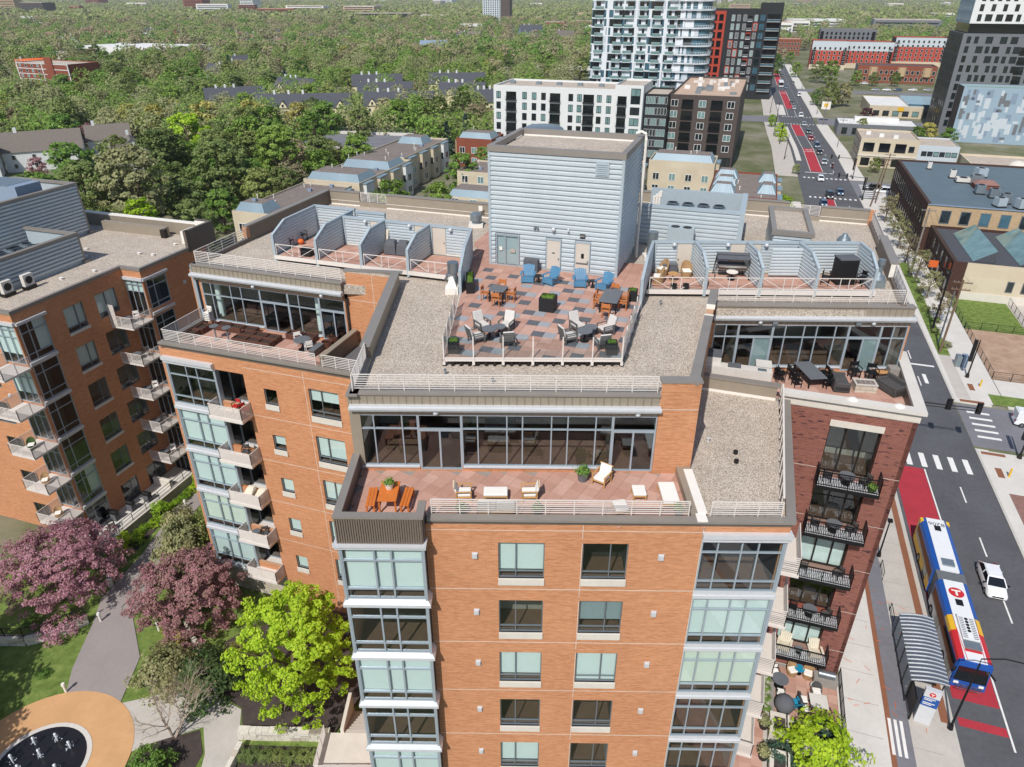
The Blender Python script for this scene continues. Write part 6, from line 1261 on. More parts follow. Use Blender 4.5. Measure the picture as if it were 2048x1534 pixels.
o = B('canopy_building', 'low flat white-roofed canopy building by the second junction'); shell(o, rect(29.5, 58, 318, 334), 0, 4.4, 'tower_grey', 'roof_white', .25); MB().cbox((*G(44, 329), 4.2), (16, 4, 1.5), R(GRID)).build('upper_roof', 'roof_white', o); wins(o, FQ(318), [32, 36, 40], [.6], 2.2, 2.4, mull=0)
o = B('white_roof_shop', 'white-roofed cream shop with blue solar panels'); shell(o, rect(46, 68, 372, 408), 0, 5, 'stucco_cream', 'roof_white', .3); wins(o, FQ(372), [49, 53, 57, 61, 65], [.8], 2.6, 2.2, mull=0); MB().prism(rect(62, 80, 376, 408), 4.0, 5.6).build('solar_roof', 'pane_blue', o); b = MB(); b.cyl(*G(53.5, 371.6), 3.6, 3.7, .1, 8); b = MB(); b.bx(FQ(371.8), 57.5, 60, 0, .15, 3.0, 4.6); b.build('yellow_sign', 'yellow_paint', o)
o = B('red_brick_row', 'long two-storey red brick row with bay windows across the car park'); shell(o, rect(53, 97, 523, 540), 0, 10, 'brick_rust', 'roof_shingle', .6); f = FQ(523); wins(o, f, [55+i*2.9 for i in range(15)], [1.2, 5.0], 1.7, 2.3, 'stone_white', ('pane_dark',), mull=0, seed=9)
for p in (62, 78, 92): b = MB(); b.prism([G(p-2.4, 523), G(p-1.4, 521.8), G(p+1.4, 521.8), G(p+2.4, 523)], 4, 9); b.build('bay', 'brick_tan', o)
MB().bx(Fr(*G(53, 540), 90+GRID+180), 0, 17, 0, .05, 0, 10).build('grey_gable', 'tower_grey', o)
for i, (p0, p1, q, z) in enumerate(((28, 52, 604, 18.6), (52, 84, 622, 17.5), (88, 124, 650, 19.5), (36, 78, 690, 23))):
 o = B('red_apartment_block', ['red and pale grey apartment block nearest the avenue', 'middle red apartment block with black balconies', 'right-hand red and grey apartment block beside the tower', 'dark grey flat-roofed apartment block behind the red ones'][i]); wm = 'tower_grey' if i == 3 else 'tower_red'
 shell(o, rect(p0, p1, q, q+22), 0, z, wm, 'gravel_dark'); f = FQ(q)
 if i < 3: MB().bx(f, p0, p1, -.1, .06, z-6, z).build('pale_upper', 'panel_pale', o); MB().bx(f, p0, p1, -.1, .07, 0, 3.4).build('base', 'stucco_cream', o)
 wins(o, f, [p0+2+k*3.4 for k in range(int((p1-p0)/3.4))], fl(4, int((z-4)/3), 3), 1.5, 1.9, 'siding_white' if i < 3 else 'black_metal', ('pane_dark', 'pane_black'), mull=0, n=.08, seed=i); balc(o, f, [p0+1.6, p1-1.8], fl(4, int((z-4)/3), 3), 2.6, .6)
 MB().bx(Fr(*G(p0, q+22), 90+GRID+180), 0, 22, 0, .05, 3.4, z-.2).build('side_wall', 'tower_black' if i else 'tower_red', o)
o = B('far_brick_block', 'dark red brick block closing the view at the far end of the avenue'); shell(o, rect(2, 24, 735, 760), 0, 13, 'brick_rust', 'roof_tan'); wins(o, FQ(735), [4+i*2.6 for i in range(8)], [1, 4.6, 8.2], 1.5, 2.2, 'stone_white', ('pane_dark',), mull=0)
def townhouse(p0, p1, q0, q1, z, lab, mans=(), fronts=True, wallm='stucco_cream'):
 o = B('townhouse_row', lab, 'townhouses'); shell(o, rect(p0, p1, q0, q1), 0, z, wallm, 'gravel_dark', .45); n = max(1, int((q1-q0)/7)); rr = random.Random(int(q0))
 f = FP(p1)
 for i in range(n):
  u = q0+(i+.5)*(q1-q0)/n; b = MB(); b.bx(f, u-1.9, u+1.9, 0, 1.0, 0, z-.6); b.build('bay', rr.choice(['stucco_cream', 'siding_white']), o); b = MB(); b.bx(f, u-2.1, u+2.1, -.2, 1.2, z-.6, z-.35); b.build('bay_roof', 'seam_blue', o); wins(o, f, [u], [1, 4.2], 2.2, 1.9, 'siding_white', ('pane_dark', 'pane_teal'), n=1.02, seed=i); wins(o, Fr(*G(p1, u-1.9)[:2], GRID), [.5], [4.2], .7, 1.8, mull=0)
  wins(o, f, [u+3.0], [1, 4.2], 1.0, 1.8, 'siding_white', ('pane_dark',), mull=0)
 ff_ = FQ(q0); m = max(1, int((p1-p0)/4)); wins(o, ff_, [p0+(k+.5)*(p1-p0)/m for k in range(m)], [1, 4.2], 1.8, 1.9, 'siding_white', ('pane_dark', 'pane_teal'), seed=3)
 for (a, b_, c, d) in mans:
  ins = 1.1; r_ = MB().loft([[(*x, z-.4) for x in rect(a, b_, c, d)], [(*x, z+1.5) for x in rect(a+ins, b_-ins, c+ins, d-ins)]], cap=False); r_.build('mansard', 'seam_blue', o); MB().prism(rect(a+ins, b_-ins, c+ins, d-ins), z+1.3, z+1.45).build('roof', 'gravel_dark', o)
  sm = MB()
  for k in range(int((b_-a)/.6)): t = k/max(1, int((b_-a)/.6)-1); sm.bar((*G(a+(b_-a)*t, c), z-.4), (*G(a+ins+(b_-a-2*ins)*t, c+ins), z+1.52), .06)
  for k in range(int((d-c)/.6)): t = k/max(1, int((d-c)/.6)-1); sm.bar((*G(b_, c+(d-c)*t), z-.4), (*G(b_-ins, c+ins+(d-c-2*ins)*t), z+1.52), .06)
  sm.build('standing_seam', 'seam_blue', o)
 for i in range(int((q1-q0)/3.2)):
  p, q = rr.uniform(p0+1, p1-1), rr.uniform(q0+1, q1-1); zz = z-.45; b = MB()
  if any(a < p < b_ and c < q < d for a, b_, c, d in mans): zz = z+1.4
  if rr.random() < .35: b.cbox((*G(p, q), zz), (.9, .7, .6), R(GRID)); b.build('roof_unit', 'siding_blue', o)
  else: x, y = G(p, q); b.cyl(x, y, zz, zz+.7, .1, 6); b.cyl(x, y, zz+.7, zz+.9, .18, 6); b.build('vent_pipe', 'flash_white', o)
 return o
townhouse(-104, -91, 124, 152, 8.6, 'nearest blue-roofed townhouse row beyond the left roof', [(-104, -96.5, 125, 131)])
townhouse(-105, -89.5, 153, 182, 9, 'middle blue-roofed townhouse row with mansard roofs', [(-104.6, -89.8, 154, 163), (-104, -89.8, 170, 179)])
townhouse(-106, -92, 183, 214, 9.2, 'farthest blue-roofed townhouse row beside the overpass', [(-104.5, -96, 204, 211)])
townhouse(-91, -79, 218.5, 230, 8.8, 'brick and cream townhouse in front of the white mid-rise', [(-90.6, -79.4, 219.5, 227)], wallm='brick_rust')
townhouse(-75.5, -62, 181, 196, 7.2, 'cream townhouse with grey flat roof left of the lift tower'); townhouse(-69, -55, 158, 172, 6.4, 'townhouse with pale standing-seam slope left of the lift tower', [(-68.8, -55.2, 158.2, 166)])
townhouse(-27, -9.5, 201, 212, 9.4, 'cream townhouse with blue mansard right of the lift tower', [(-26.5, -10, 202, 210)], wallm='stucco_cream'); townhouse(-9, 6.5, 172, 199, 8.2, 'grey-roofed townhouse row with stacked blue dormers beside the avenue', [(-8.6, -3, 176, 181), (-8.6, -3, 184, 189), (-8.6, -3, 192, 197), (2, 6.3, 178, 184), (2, 6.3, 190, 196)], wallm='brick_rust'); townhouse(-45, -28.5, 190, 204, 8.4, 'cream townhouse row directly behind the lift tower', wallm='stucco_cream')
o = B('road_overpass', 'concrete road overpass with railing beyond the townhouses', 'overpass'); pts = [G(-142, 205), G(-108, 209), G(-112, 232), G(-142, 228)]; MB().prism(pts, 5.0, 6.0).build('deck', 'concrete', o); MB().prism([G(-130, 211), G(-127, 211.4), G(-128, 226), G(-131, 226)], 0, 5).build('abutment', 'concrete', o); railing([(*G(-142, 205.3), 6), (*G(-108, 209.3), 6)], 1.3, o, 'galv', nb=3, post=2.4); railing([(*G(-142, 227.8), 6), (*G(-112, 231.8), 6)], 2.0, o, 'galv', nb=4, post=2.4); MB().prism([G(-142, 205.9), G(-108.1, 209.8), G(-112, 231.2), G(-142, 227.2)], 6, 6.03).build('carriageway', 'asphalt_old', o); b = MB(); b.prism([G(-142, 227), G(-112, 231), G(-112, 231.8), G(-142, 227.8)], 6.0, 6.9); b.build('kerb_wall', 'concrete_light', o)
o = B('rail_bridge', 'pale concrete bridge at the edge of the wood beyond the white block', 'bridge'); MB().prism(rect(-150, -105, 500, 508), 4, 6).build('deck', 'concrete_light', o); MB().prism(rect(-128, -120, 501, 507), 0, 4).build('pier', 'concrete_dark', o)
o = B('retaining_ramp', 'tan concrete ramp wall beside the white mid-rise', 'wall'); MB().prism([G(-97, 232), G(-86, 232), G(-86, 262), G(-92, 262)], 0, 5.5).build('wall', 'brick_tan', o)
def house(x, y, w, d, h, rz, wallm, roofm, label, group=None, dormers=0, chim=1, name='house'):
 o = empty(name, (x, y, 0), rz, label, 'house', group); MB().cbox((0, 0, -.2), (w, d, h+.2)).build('wall', wallm, o); rh = d*.42
 b = MB(); e = .4
 b.quad((-w/2-e, -d/2-e, h-.2), (w/2+e, -d/2-e, h-.2), (w/2+e, 0, h+rh), (-w/2-e, 0, h+rh)); b.quad((w/2+e, d/2+e, h-.2), (-w/2-e, d/2+e, h-.2), (-w/2-e, 0, h+rh), (w/2+e, 0, h+rh)); b.build('roof', roofm, o)
 g = MB(); 
 for s in (-1, 1): g.poly([(s*w/2, -d/2, h), (s*w/2, d/2, h), (s*w/2, 0, h+rh-.1)][::s])
 g.build('gable', wallm, o)
 n = max(1, int(w/5))
 for i in range(n):
  u = -w/2+(i+.5)*w/n
  for z in (1.0, 3.6)[:max(1, int(h/2.6))]: obj('window', win_mesh(1.1, 1.4, 'siding_white', 'pane_dark', 0), o, (u, -d/2-.02, z))
 for z in (1.0, 3.6)[:max(1, int(h/2.6))]:
  for v in (-d*.22, d*.22): obj('window', win_mesh(1.0, 1.4, 'siding_white', 'pane_dark', 0), o, (w/2+.02, v, z), R(90)); obj('window', win_mesh(1.0, 1.4, 'siding_white', 'pane_dark', 0), o, (-w/2-.02, v, z), R(-90))
 for i in range(dormers):
  u = -w/2+(i+.5)*w/dormers; k = MB(); k.loft([[(u-1.5, -d/2-.3, h-.3), (u+1.5, -d/2-.3, h-.3), (u+1.5, -d/2-.3, h+.6), (u, -d/2-.3, h+2.6), (u-1.5, -d/2-.3, h+.6)], [(u-1.5, -d*.1, h-.3), (u+1.5, -d*.1, h-.3), (u+1.5, -d*.1, h+.6), (u, -d*.1, h+2.6), (u-1.5, -d*.1, h+.6)]]); k.build('dormer', wallm, o)
  k = MB()
  for s in (-1, 1): k.quad((u, -d/2-.5, h+2.75), (u, 0, h+2.75), (u+s*1.75, 0, h+.5), (u+s*1.75, -d/2-.5, h+.5))
  k.build('dormer_roof', roofm, o); obj('window', win_mesh(1.0, 1.2, 'siding_white', 'pane_dark', 0), o, (u, -d/2-.34, h+.2))
 for i in range(chim): MB().cbox((-w*.3+i*w*.45/max(1, chim), 0, h), (.9, .7, rh+1.2)).build('chimney', 'siding_white' if wallm != 'brick_rust' else 'brick_rust', o)
 return o
house(-150, 236, 22, 12, 6, R(26), 'siding_white', 'roof_shingle_brown', 'long white house with grey-brown roof at the left edge'); house(-137, 252, 13, 10, 6.3, R(26), 'siding_white', 'roof_shingle_brown', 'raised end of the white row house beyond its stepped roof'); house(-118, 228, 12, 10, 6.4, R(-60), 'siding_white', 'roof_shingle_brown', 'white gabled house half hidden behind the big trees', dormers=1); house(-160, 222, 7, 10, 6, R(26), 'siding_white', 'roof_shingle_brown', 'narrow white house end at the very left edge')
for i, (x, y, w, rz, dm) in enumerate(((-90, 328, 40, 5, 5), (-50, 336, 30, 4, 4), (-128, 352, 26, 22, 2), (-110, 392, 24, -30, 2), (-72, 410, 26, 10, 3), (-30, 418, 30, 3, 3), (-24, 372, 22, -5, 2), (-62, 374, 26, 6, 0), (-10, 345, 18, 6, 2))): house(x, y, w, 12, 6.2, R(rz), 'siding_cream', 'roof_shingle', f'{["long", "second long", "left angled", "steep left", "middle", "right long", "short right", "plain middle", "rightmost small"][i]} cream row house with black roof and pointed gables', 'cream row houses among the trees', dm, 3)
rr = random.Random(21)
for i in range(34):
 x, y = rr.uniform(-560, -40), rr.uniform(440, 1000)
 if abs(x) > y*.62: x = -y*rr.uniform(.05, .6)
 house(x, y, rr.uniform(9, 15), rr.uniform(8, 10), rr.choice([4, 5.5, 6]), rr.uniform(0, 3.1), rr.choice(['siding_white', 'siding_white', 'siding_cream', 'siding_blue', 'brick_rust']), rr.choice(['roof_shingle', 'roof_shingle_brown', 'roof_shingle', 'pave_brick']), f'small gabled house between distant tree crowns, {ordi(i)} of the scattered houses', 'houses among the distant trees', rr.choice([0, 0, 1]), 1)
house(22, 930, 26, 16, 9, R(10), 'siding_blue', 'roof_shingle', 'large blue-grey gabled house on the rise behind the wood', None, 3, 2); house(-45, 860, 24, 14, 6, R(-20), 'siding_cream', 'roof_shingle_brown', 'tan-roofed house left of the blue-grey one'); house(58, 880, 22, 14, 6, R(30), 'siding_cream', 'roof_shingle_brown', 'tan-roofed house right of the blue-grey one'); house(-70, 700, 24, 14, 6, R(20), 'siding_white', 'siding_blue', 'white house with blue-grey roof in the wood')
house(-310, 500, 16, 12, 7, R(40), 'siding_cream', 'orange_paint', 'cream house with orange roof behind the brick block')
o = B('brick_flats', 'five-storey pink brick flats with white frame at the left edge'); sh = [(-268, 440), (-240, 428), (-232, 446), (-260, 458)]; sh = [(-285, 446), (-246, 429), (-238, 447), (-277, 464)]; shell(o, sh, 0, 14.2, 'brick_rust', 'gravel', .5); f = Fr(-285, 446, -23.6); wins(o, f, [3, 8, 13, 18], fl(1, 5, 2.75), 1.8, 1.5, 'siding_white', mull=0); b = MB()
for z in fl(.0, 6, 2.75): b.bx(f, 0, 42.5, -.1, .12, z, z+.35)
for u in (0, 21, 42): b.bx(f, u, u+.6, -.1, .14, 0, 14.2)
b.build('white_frame', 'siding_white', o); MB().bx(f, 25, 31, -.1, .6, 0, 17.5).build('brick_shaft', 'brick_rust', o); railing([f.P(0, -.3, 14.2), f.P(42, -.3, 14.2)], 1.2, o, 'siding_white', nb=3, post=2.5)
o = B('white_hall', 'low white flat-roofed hall among the trees at upper left'); MB().prism([(-390, 700), (-300, 668), (-280, 720), (-370, 750)], 0, 7).build('wall', 'roof_white', o); MB().prism([(-420, 660), (-270, 640), (-268, 655), (-418, 676)], 0, 4.5).build('low_wing', 'roof_white', o)
o = B('far_tower', 'distant grey apartment tower with brown stripe above the wood'); MB().prism([(-52, 1420), (-8, 1414), (-4, 1440), (-48, 1446)], 0, 90).build('wall', 'panel_pale', o); MB().prism([(-20, 1412), (-4, 1410), (0, 1436), (-16, 1440)], 0, 92).build('brown_stripe', 'brown_panel', o); f = Fr(-52, 1420, -7.8); wins(o, f, [3+i*4 for i in range(8)], fl(4, 22, 3.4), 1.8, 2.2, 'panel_pale', ('pane_dark',), mull=0, n=.1)
for i in range(8): pass
rr = random.Random(77)
specs = [(-764, 2060, 80, 30, 22, 'siding_white'), (-690, 2100, 40, 30, 20, 'brick_rust'), (-792, 2440, 45, 40, 70, 'siding_white'), (-900, 2300, 60, 40, 34, 'brick_rust'), (-1180, 2000, 70, 40, 26, 'brown_panel'), (-560, 2200, 120, 30, 16, 'roof_white'), (-1400, 2250, 40, 40, 40, 'brick_tan'), (-240, 1500, 110, 40, 14, 'tower_black'), (-150, 1560, 50, 30, 10, 'roof_white'), (60, 1180, 36, 20, 10, 'brick_rust'), (-55, 1120, 34, 20, 10, 'siding_white'), (120, 1250, 50, 26, 9, 'brick_rust'), (-1700, 3300, 60, 60, 60, 'brick_rust'), (-300, 3600, 90, 60, 40, 'tower_white')]
for i in range(120):
 y = rr.uniform(950, 4600); t = rr.uniform(-.72, .72); x = t*y
 if t < .12 and rr.random() < .6: continue
 specs.append((x, y, rr.uniform(20, 90), rr.uniform(20, 50), rr.choice([5, 6, 8, 10, 14, 20 if y > 1800 else 8]), rr.choice(['roof_white', 'roof_white', 'siding_white', 'concrete_light', 'brick_rust', 'brown_panel', 'roof_tan', 'stucco_cream', 'tower_grey'])))
for i, (x, y, w, d, h, m) in enumerate(specs):
 o = empty('distant_building', (x, y, 0), rr.uniform(-.4, .1), f'{ {"r": "white", "s": "pale", "c": "grey", "b": "brown", "t": "dark"}[m[0]]} flat-roofed building in the distant city, {ordi(i)} of that district', 'building', 'buildings of the distant city'); MB().cbox((0, 0, 0), (w, d, h)).build('wall', m, o); MB().cbox((0, 0, h), (w*.96, d*.96, .6)).build('roof', rr.choice(['gravel', 'roof_white', 'roof_tan']), o)
 k = MB()
 for fl_ in range(max(1, int(h/4))): k.box(-w*.46, w*.46, -d/2-.15, -d/2-.02, 1.2+fl_*4, 2.9+fl_*4)
 k.build('window_band', 'pane_dark', o)
# trees of the neighbourhood
KEEP = [o_.location.copy() for o_ in []]
tree_kind('bg0', 31, 15, 6.2, 3000, 90, .42, 'leaf_green', base=.12, fill=.25); tree_kind('bg1', 32, 16, 6.0, 3000, 80, .42, 'leaf_mid', base=.12, fill=.25); tree_kind('bg2', 33, 14, 6.6, 2800, 85, .42, 'leaf_olive', 'dome', base=.1, fill=.25)
tree_kind('bg3', 34, 13, 5.4, 2400, 70, .4, 'leaf_yellow', base=.12, fill=.25); tree_kind('bg4', 35, 17, 5.0, 2600, 80, .42, 'leaf_lime', 'column', base=.08, fill=.25); tree_kind('bg5', 36, 12, 5.6, 1600, 80, .38, 'leaf_brown', base=.2, fill=.2, limbs=12)
tree_kind('spruce', 37, 13, 3.0, 2200, 90, .36, 'leaf_spruce', 'cone', base=.04, fill=.1, limbs=2)
tree_kind('big', 38, 20, 8.6, 9000, 190, .36, 'leaf_olive', base=.06, fill=.15, limbs=12); tree_kind('big2', 39, 19, 7.6, 8000, 170, .36, 'leaf_green', base=.06, fill=.15, limbs=10)
BLK = []
for o_ in bpy.data.objects:
 if o_.parent is None and o_.get('category') == 'house':
  w_h = max([max(abs(v.co.x) for v in c.data.vertices) for c in o_.children if c.name.startswith('wall')]+[5]); co_, si_ = math.cos(o_.rotation_euler.z), math.sin(o_.rotation_euler.z); n_ = max(1, int(w_h/5))
  for k in range(-n_, n_+1): t_ = w_h*k/n_; BLK.append((o_.location.x+co_*t_, o_.location.y+si_*t_-4, 9))
BLK += [(-260, 428, 20), (-245, 415, 14), (-150, 222, 12), (-135, 238, 10), (-118, 214, 9), (-90, 312, 12), (-60, 316, 12), (-330, 650, 40), (-310, 700, 45), (-370, 690, 40)]
for (p0, p1, q0, q1) in ((-107, -53, 100, 233), (-30, 12, 168, 300), (-85, -5, 228, 330), (-34, 5, 415, 445), (-145, -105, 203, 233), (12, 40, -50, 760), (-60, 12, 60, 230), (30, 130, 100, 420), (50, 128, 515, 715), (0, 28, 720, 770), (64, 135, 310, 360), (-60, -8, 185, 215)):
 n = 0
 BLK.append(('r', p0, p1, q0, q1))
def free(x, y, m=0):
 p, q = x*CA-y*SA, x*SA+y*CA
 for b in BLK:
  if b[0] == 'r':
   if b[1]-m < p < b[2]+m and b[3]-m < q < b[4]+m: return False
  elif (x-b[0])**2+(y-b[1])**2 < (b[2]+m)**2: return False
 return True
rr = random.Random(12); named = 0
near = [('big', -84, 158, 1.0, 'leaf_olive', 'tall pale olive cottonwood towering behind the left roofs'), ('big2', -72, 178, .95, 'leaf_mid', 'tall dense green tree right of the pale cottonwood'), ('big2', -100, 150, .85, 'leaf_green', 'bright green tree left of the pale cottonwood'), ('bg4', -74, 140, .8, 'leaf_lime', 'bright lime tree rising beside the left roof parapet'), ('big2', -92, 192, .95, 'leaf_mid', 'broad green tree behind the cottonwood'), ('big2', -66, 205, .9, 'leaf_green', 'dark green tree at the end of the overpass'), ('bg1', -108, 178, 1.1, 'leaf_green', 'green tree in front of the white gabled house'), ('bg4', -118, 160, .9, 'leaf_green', 'upright green tree near the white row house'), ('bg2', -126, 146, .9, 'leaf_olive', 'olive tree left of the tree group'), ('bg0', -80, 224, 1.1, 'leaf_green', 'bright green tree in the middle of the wood'), ('bg0', -100, 228, 1.1, 'leaf_lime', 'yellow-green tree in the middle of the wood'), ('bg4', -62, 232, 1.0, 'leaf_green', 'green tree behind the overpass end'), ('bg1', -112, 206, .9, 'leaf_mid', 'mid green tree beside the white gable'), ('bg3', -128, 268, 1.1, 'leaf_yellow', 'first yellow-green tree of the pale row'), ('bg3', -112, 274, 1.1, 'leaf_yellow', 'second yellow-green tree of the pale row'), ('bg3', -142, 278, 1.0, 'leaf_yellow', 'leftmost yellow-green tree of the pale row'), ('bg3', -96, 278, 1.1, 'leaf_yellow', 'third yellow-green tree of the pale row'), ('bg3', -80, 282, 1.0, 'leaf_yellow', 'rightmost yellow-green tree of the pale row'), ('bg0', -84, 256, 1.0, 'leaf_green', 'vivid green tree below the pale row'), ('bg0', -66, 262, 1.05, 'leaf_green', 'vivid green tree below the black-roofed row'), ('bg4', -52, 256, .9, 'leaf_mid', 'green tree beside the overpass railing'), ('bg0', -40, 268, 1.05, 'leaf_green', 'round green tree above the overpass'), ('bg1', -28, 276, 1.0, 'leaf_mid', 'green tree left of the white mid-rise'), ('spruce', -22, 250, .9, None, 'blue-green spruce beside the townhouse end'), ('spruce', -16, 258, 1.0, None, 'second blue-green spruce beside the townhouse end'), ('bg5', -14, 290, 1.0, None, 'brown half-leafed tree beside the white mid-rise'), ('bg5', -4, 300, .9, 'leaf_mauve', 'pinkish tree above the white mid-rise corner'), ('bg0', -28, 166, .75, 'leaf_green', 'green garden tree between the townhouse rows'), ('bg0', -18, 172, .62, 'leaf_green', 'second green garden tree between the townhouse rows'), ('bg0', -14, 200, .7, 'leaf_green', 'green tree beside the cream townhouse'), ('bg1', -8, 214, .62, 'leaf_green', 'green tree between the cream townhouses'), ('bg0', 66, 172, .42, 'leaf_lime', 'small lime tree beside the junction'), ('bg5', -150, 262, .75, 'leaf_mauve', 'mauve tree above the white row house'), ('bg5', -130, 244, .6, 'leaf_mauve', 'pink blossom tree behind the white row house'), ('bg0', -140, 214, .45, 'leaf_mauve', 'pink blossom tree in front of the white row house'), ('bush', -146, 196, 1.3, 'leaf_yellow', 'low yellow shrub below the white row house'), ('spruce', -112, 246, .9, 'leaf_dark', 'dark pine behind the white gabled house'), ('bg5', -42, 292, .8, 'leaf_maroon', 'dark maroon tree in front of the black-roofed row')]
for i, (k, x, y, s, mm, lb) in enumerate(near): tree(k, x, y, lb, s, i*1.3, mat_=mm)
fam = [('bg0', 'leaf_green', 'rounded green tree in the leafy neighbourhood beyond'), ('bg1', 'leaf_mid', 'mid green tree in the leafy neighbourhood beyond'), ('bg2', 'leaf_olive', 'pale olive tree in the leafy neighbourhood beyond'), ('bg5', 'leaf_brown', 'half-leafed brownish tree in the leafy neighbourhood beyond'), ('bg3', 'leaf_yellow', 'yellow-green tree in the leafy neighbourhood beyond'), ('spruce', None, 'dark spruce in the leafy neighbourhood beyond')]
wts = [5, 6, 5, 3, 1.2, .7]; cnt = 0; tries = 0; FT2 = []; used = [(n[1], n[2]) for n in near]
while cnt < 255 and tries < 6000:
 tries += 1; y = rr.uniform(190, 620); x = rr.uniform(-.74*y, .10*y) if rr.random() < .93 else rr.uniform(.33*y, .62*y)
 if not free(x, y, 1) or any((x-a)**2+(y-b)**2 < 72 for a, b in used): continue
 if x < -.3*y and y < 300 and rr.random() < .2: continue
 k, mm, lb = rr.choices(fam, wts)[0]; to_ = tree(k, x, y, lb, rr.uniform(.55, .95), rr.uniform(0, 6.3), group='trees of the leafy neighbourhood', mat_=mm); used.append((x, y)); cnt += 1; FT2.append((lb, int((y-190)//55), x/y, to_))
FT2.sort(key=lambda t: t[:3]); last_ = None; n_ = 0
for lb, bd, _, to_ in FT2:
 n_ = n_+1 if (lb, bd) == last_ else 0; last_ = (lb, bd); to_['label'] = lb.replace(' in the leafy neighbourhood beyond', f', {ordi(n_)} from the left in the {ordi(bd)} belt of trees')
rq = random.Random(44); n_ = 0
for a in range(6):
 for b in range(10):
  p, q = -113-a*9.5+rq.uniform(-3, 3), 112+b*10.5+rq.uniform(-3, 3); x, y = G(p, q)
  if any((x-u)**2+(y-v)**2 < 45 for u, v in used) or not free(x, y, 1): continue
  k, mm = rq.choice([('bg0', 'leaf_green'), ('bg1', 'leaf_mid'), ('bg4', 'leaf_green'), ('big2', 'leaf_mid'), ('bg2', 'leaf_olive'), ('bg0', 'leaf_mid')]); tree(k, x, y, f'leafy tree in the thick wood behind the left block, {ordi(n_)} counted outwards', rq.uniform(.6, .9), n_, group='trees of the thick wood', mat_=mm); used.append((x, y)); n_ += 1
for i, (x, y, s, mm) in enumerate(((*rp(14.5, 306), .34, 'leaf_lime'), (*rp(15, 296), .3, 'leaf_lime'), (*rp(13, 330), .32, 'leaf_lime'), (*rp(41, 398), .75, 'leaf_mid'), (*rp(48, 404), .7, 'leaf_olive'), (*rp(36, 404), .5, 'leaf_green'), (*rp(50, 340), .5, 'leaf_maroon'), (*rp(66, 500), .55, 'leaf_green'), (*rp(76, 503), .5, 'leaf_mid'), (*rp(88, 505), .5, 'leaf_green'), (*rp(52, 508), .85, 'leaf_green'), (*rp(45, 512), .8, 'leaf_mid'), (*rp(34, 540), .6, 'leaf_green'), (*rp(64, 300), .55, 'leaf_yellow'), (*rp(70, 296), .5, 'leaf_green'), (*rp(60, 296), .5, 'leaf_green'), (*rp(40, 250), .3, 'leaf_mid'), (*rp(46, 322), .4, 'leaf_mid'), (*rp(35, 640), .6, 'leaf_green'), (*rp(16.4, 240), .2, 'leaf_mid'))): tree('bg0', x, y, f'street tree standing along the far avenue, {ordi(i)} of the scattered ones', s, i, name='street_tree', group='street trees along the far avenue', mat_=mm)
def canopy(name, n, y0, y1, tmin, tmax, per, leaf, rad, mats_, seed, label, skipright=False):
 rs = np.random.default_rng(seed); ys = np.exp(rs.uniform(math.log(y0), math.log(y1), n*2)); xs = rs.uniform(tmin, tmax, n*2)*ys; nb = rs.random(n*2)
 for mi, mm in enumerate(mats_):
  P_ = []; C_ = []
  for x, y, r_ in zip(xs, ys, nb):
   if int(r_*997) % len(mats_) != mi: continue
   if (x/y > .14 and r_ < .35) or not free(x, y, 0): continue
   c = np.array([x, y, 0]); h = rs.uniform(9, 15); R_ = rad*rs.uniform(.7, 1.25); d = rs.normal(size=(per, 3)); d /= np.linalg.norm(d, axis=1)[:, None]; d[:, :2] *= R_; d *= rs.uniform(.72, 1.05, per)[:, None]; d[:, 2] = d[:, 2]*h*.42+h*.56; P_.append(c+d); C_.append(np.repeat(c[None]+np.array([[0, 0, h*.5]]), per, 0))
  if P_: P_ = np.concatenate(P_); o = obj(name, leaf_mesh(name, P_, leaf, mm, rs, np.concatenate(C_))); tag(o, label, 'wood', kind='stuff')
canopy('nearer_wood', 420, 235, 640, -.76, .08, 420, .5, 5.4, ['leaf_mid', 'leaf_olive', 'leaf_green'], 50, 'dense leafy undergrowth and trees between the houses')
canopy('distant_wood', 1750, 600, 1500, -.76, .66, 120, 1.05, 7.2, ['leaf_mid', 'leaf_olive', 'leaf_green', 'leaf_brown'], 51, 'leafy tree canopy spreading to the distance')
canopy('farthest_wood', 4200, 1400, 7000, -.78, .74, 34, 3.2, 12, ['leaf_mid', 'leaf_olive'], 52, 'hazy tree canopy near the horizon')
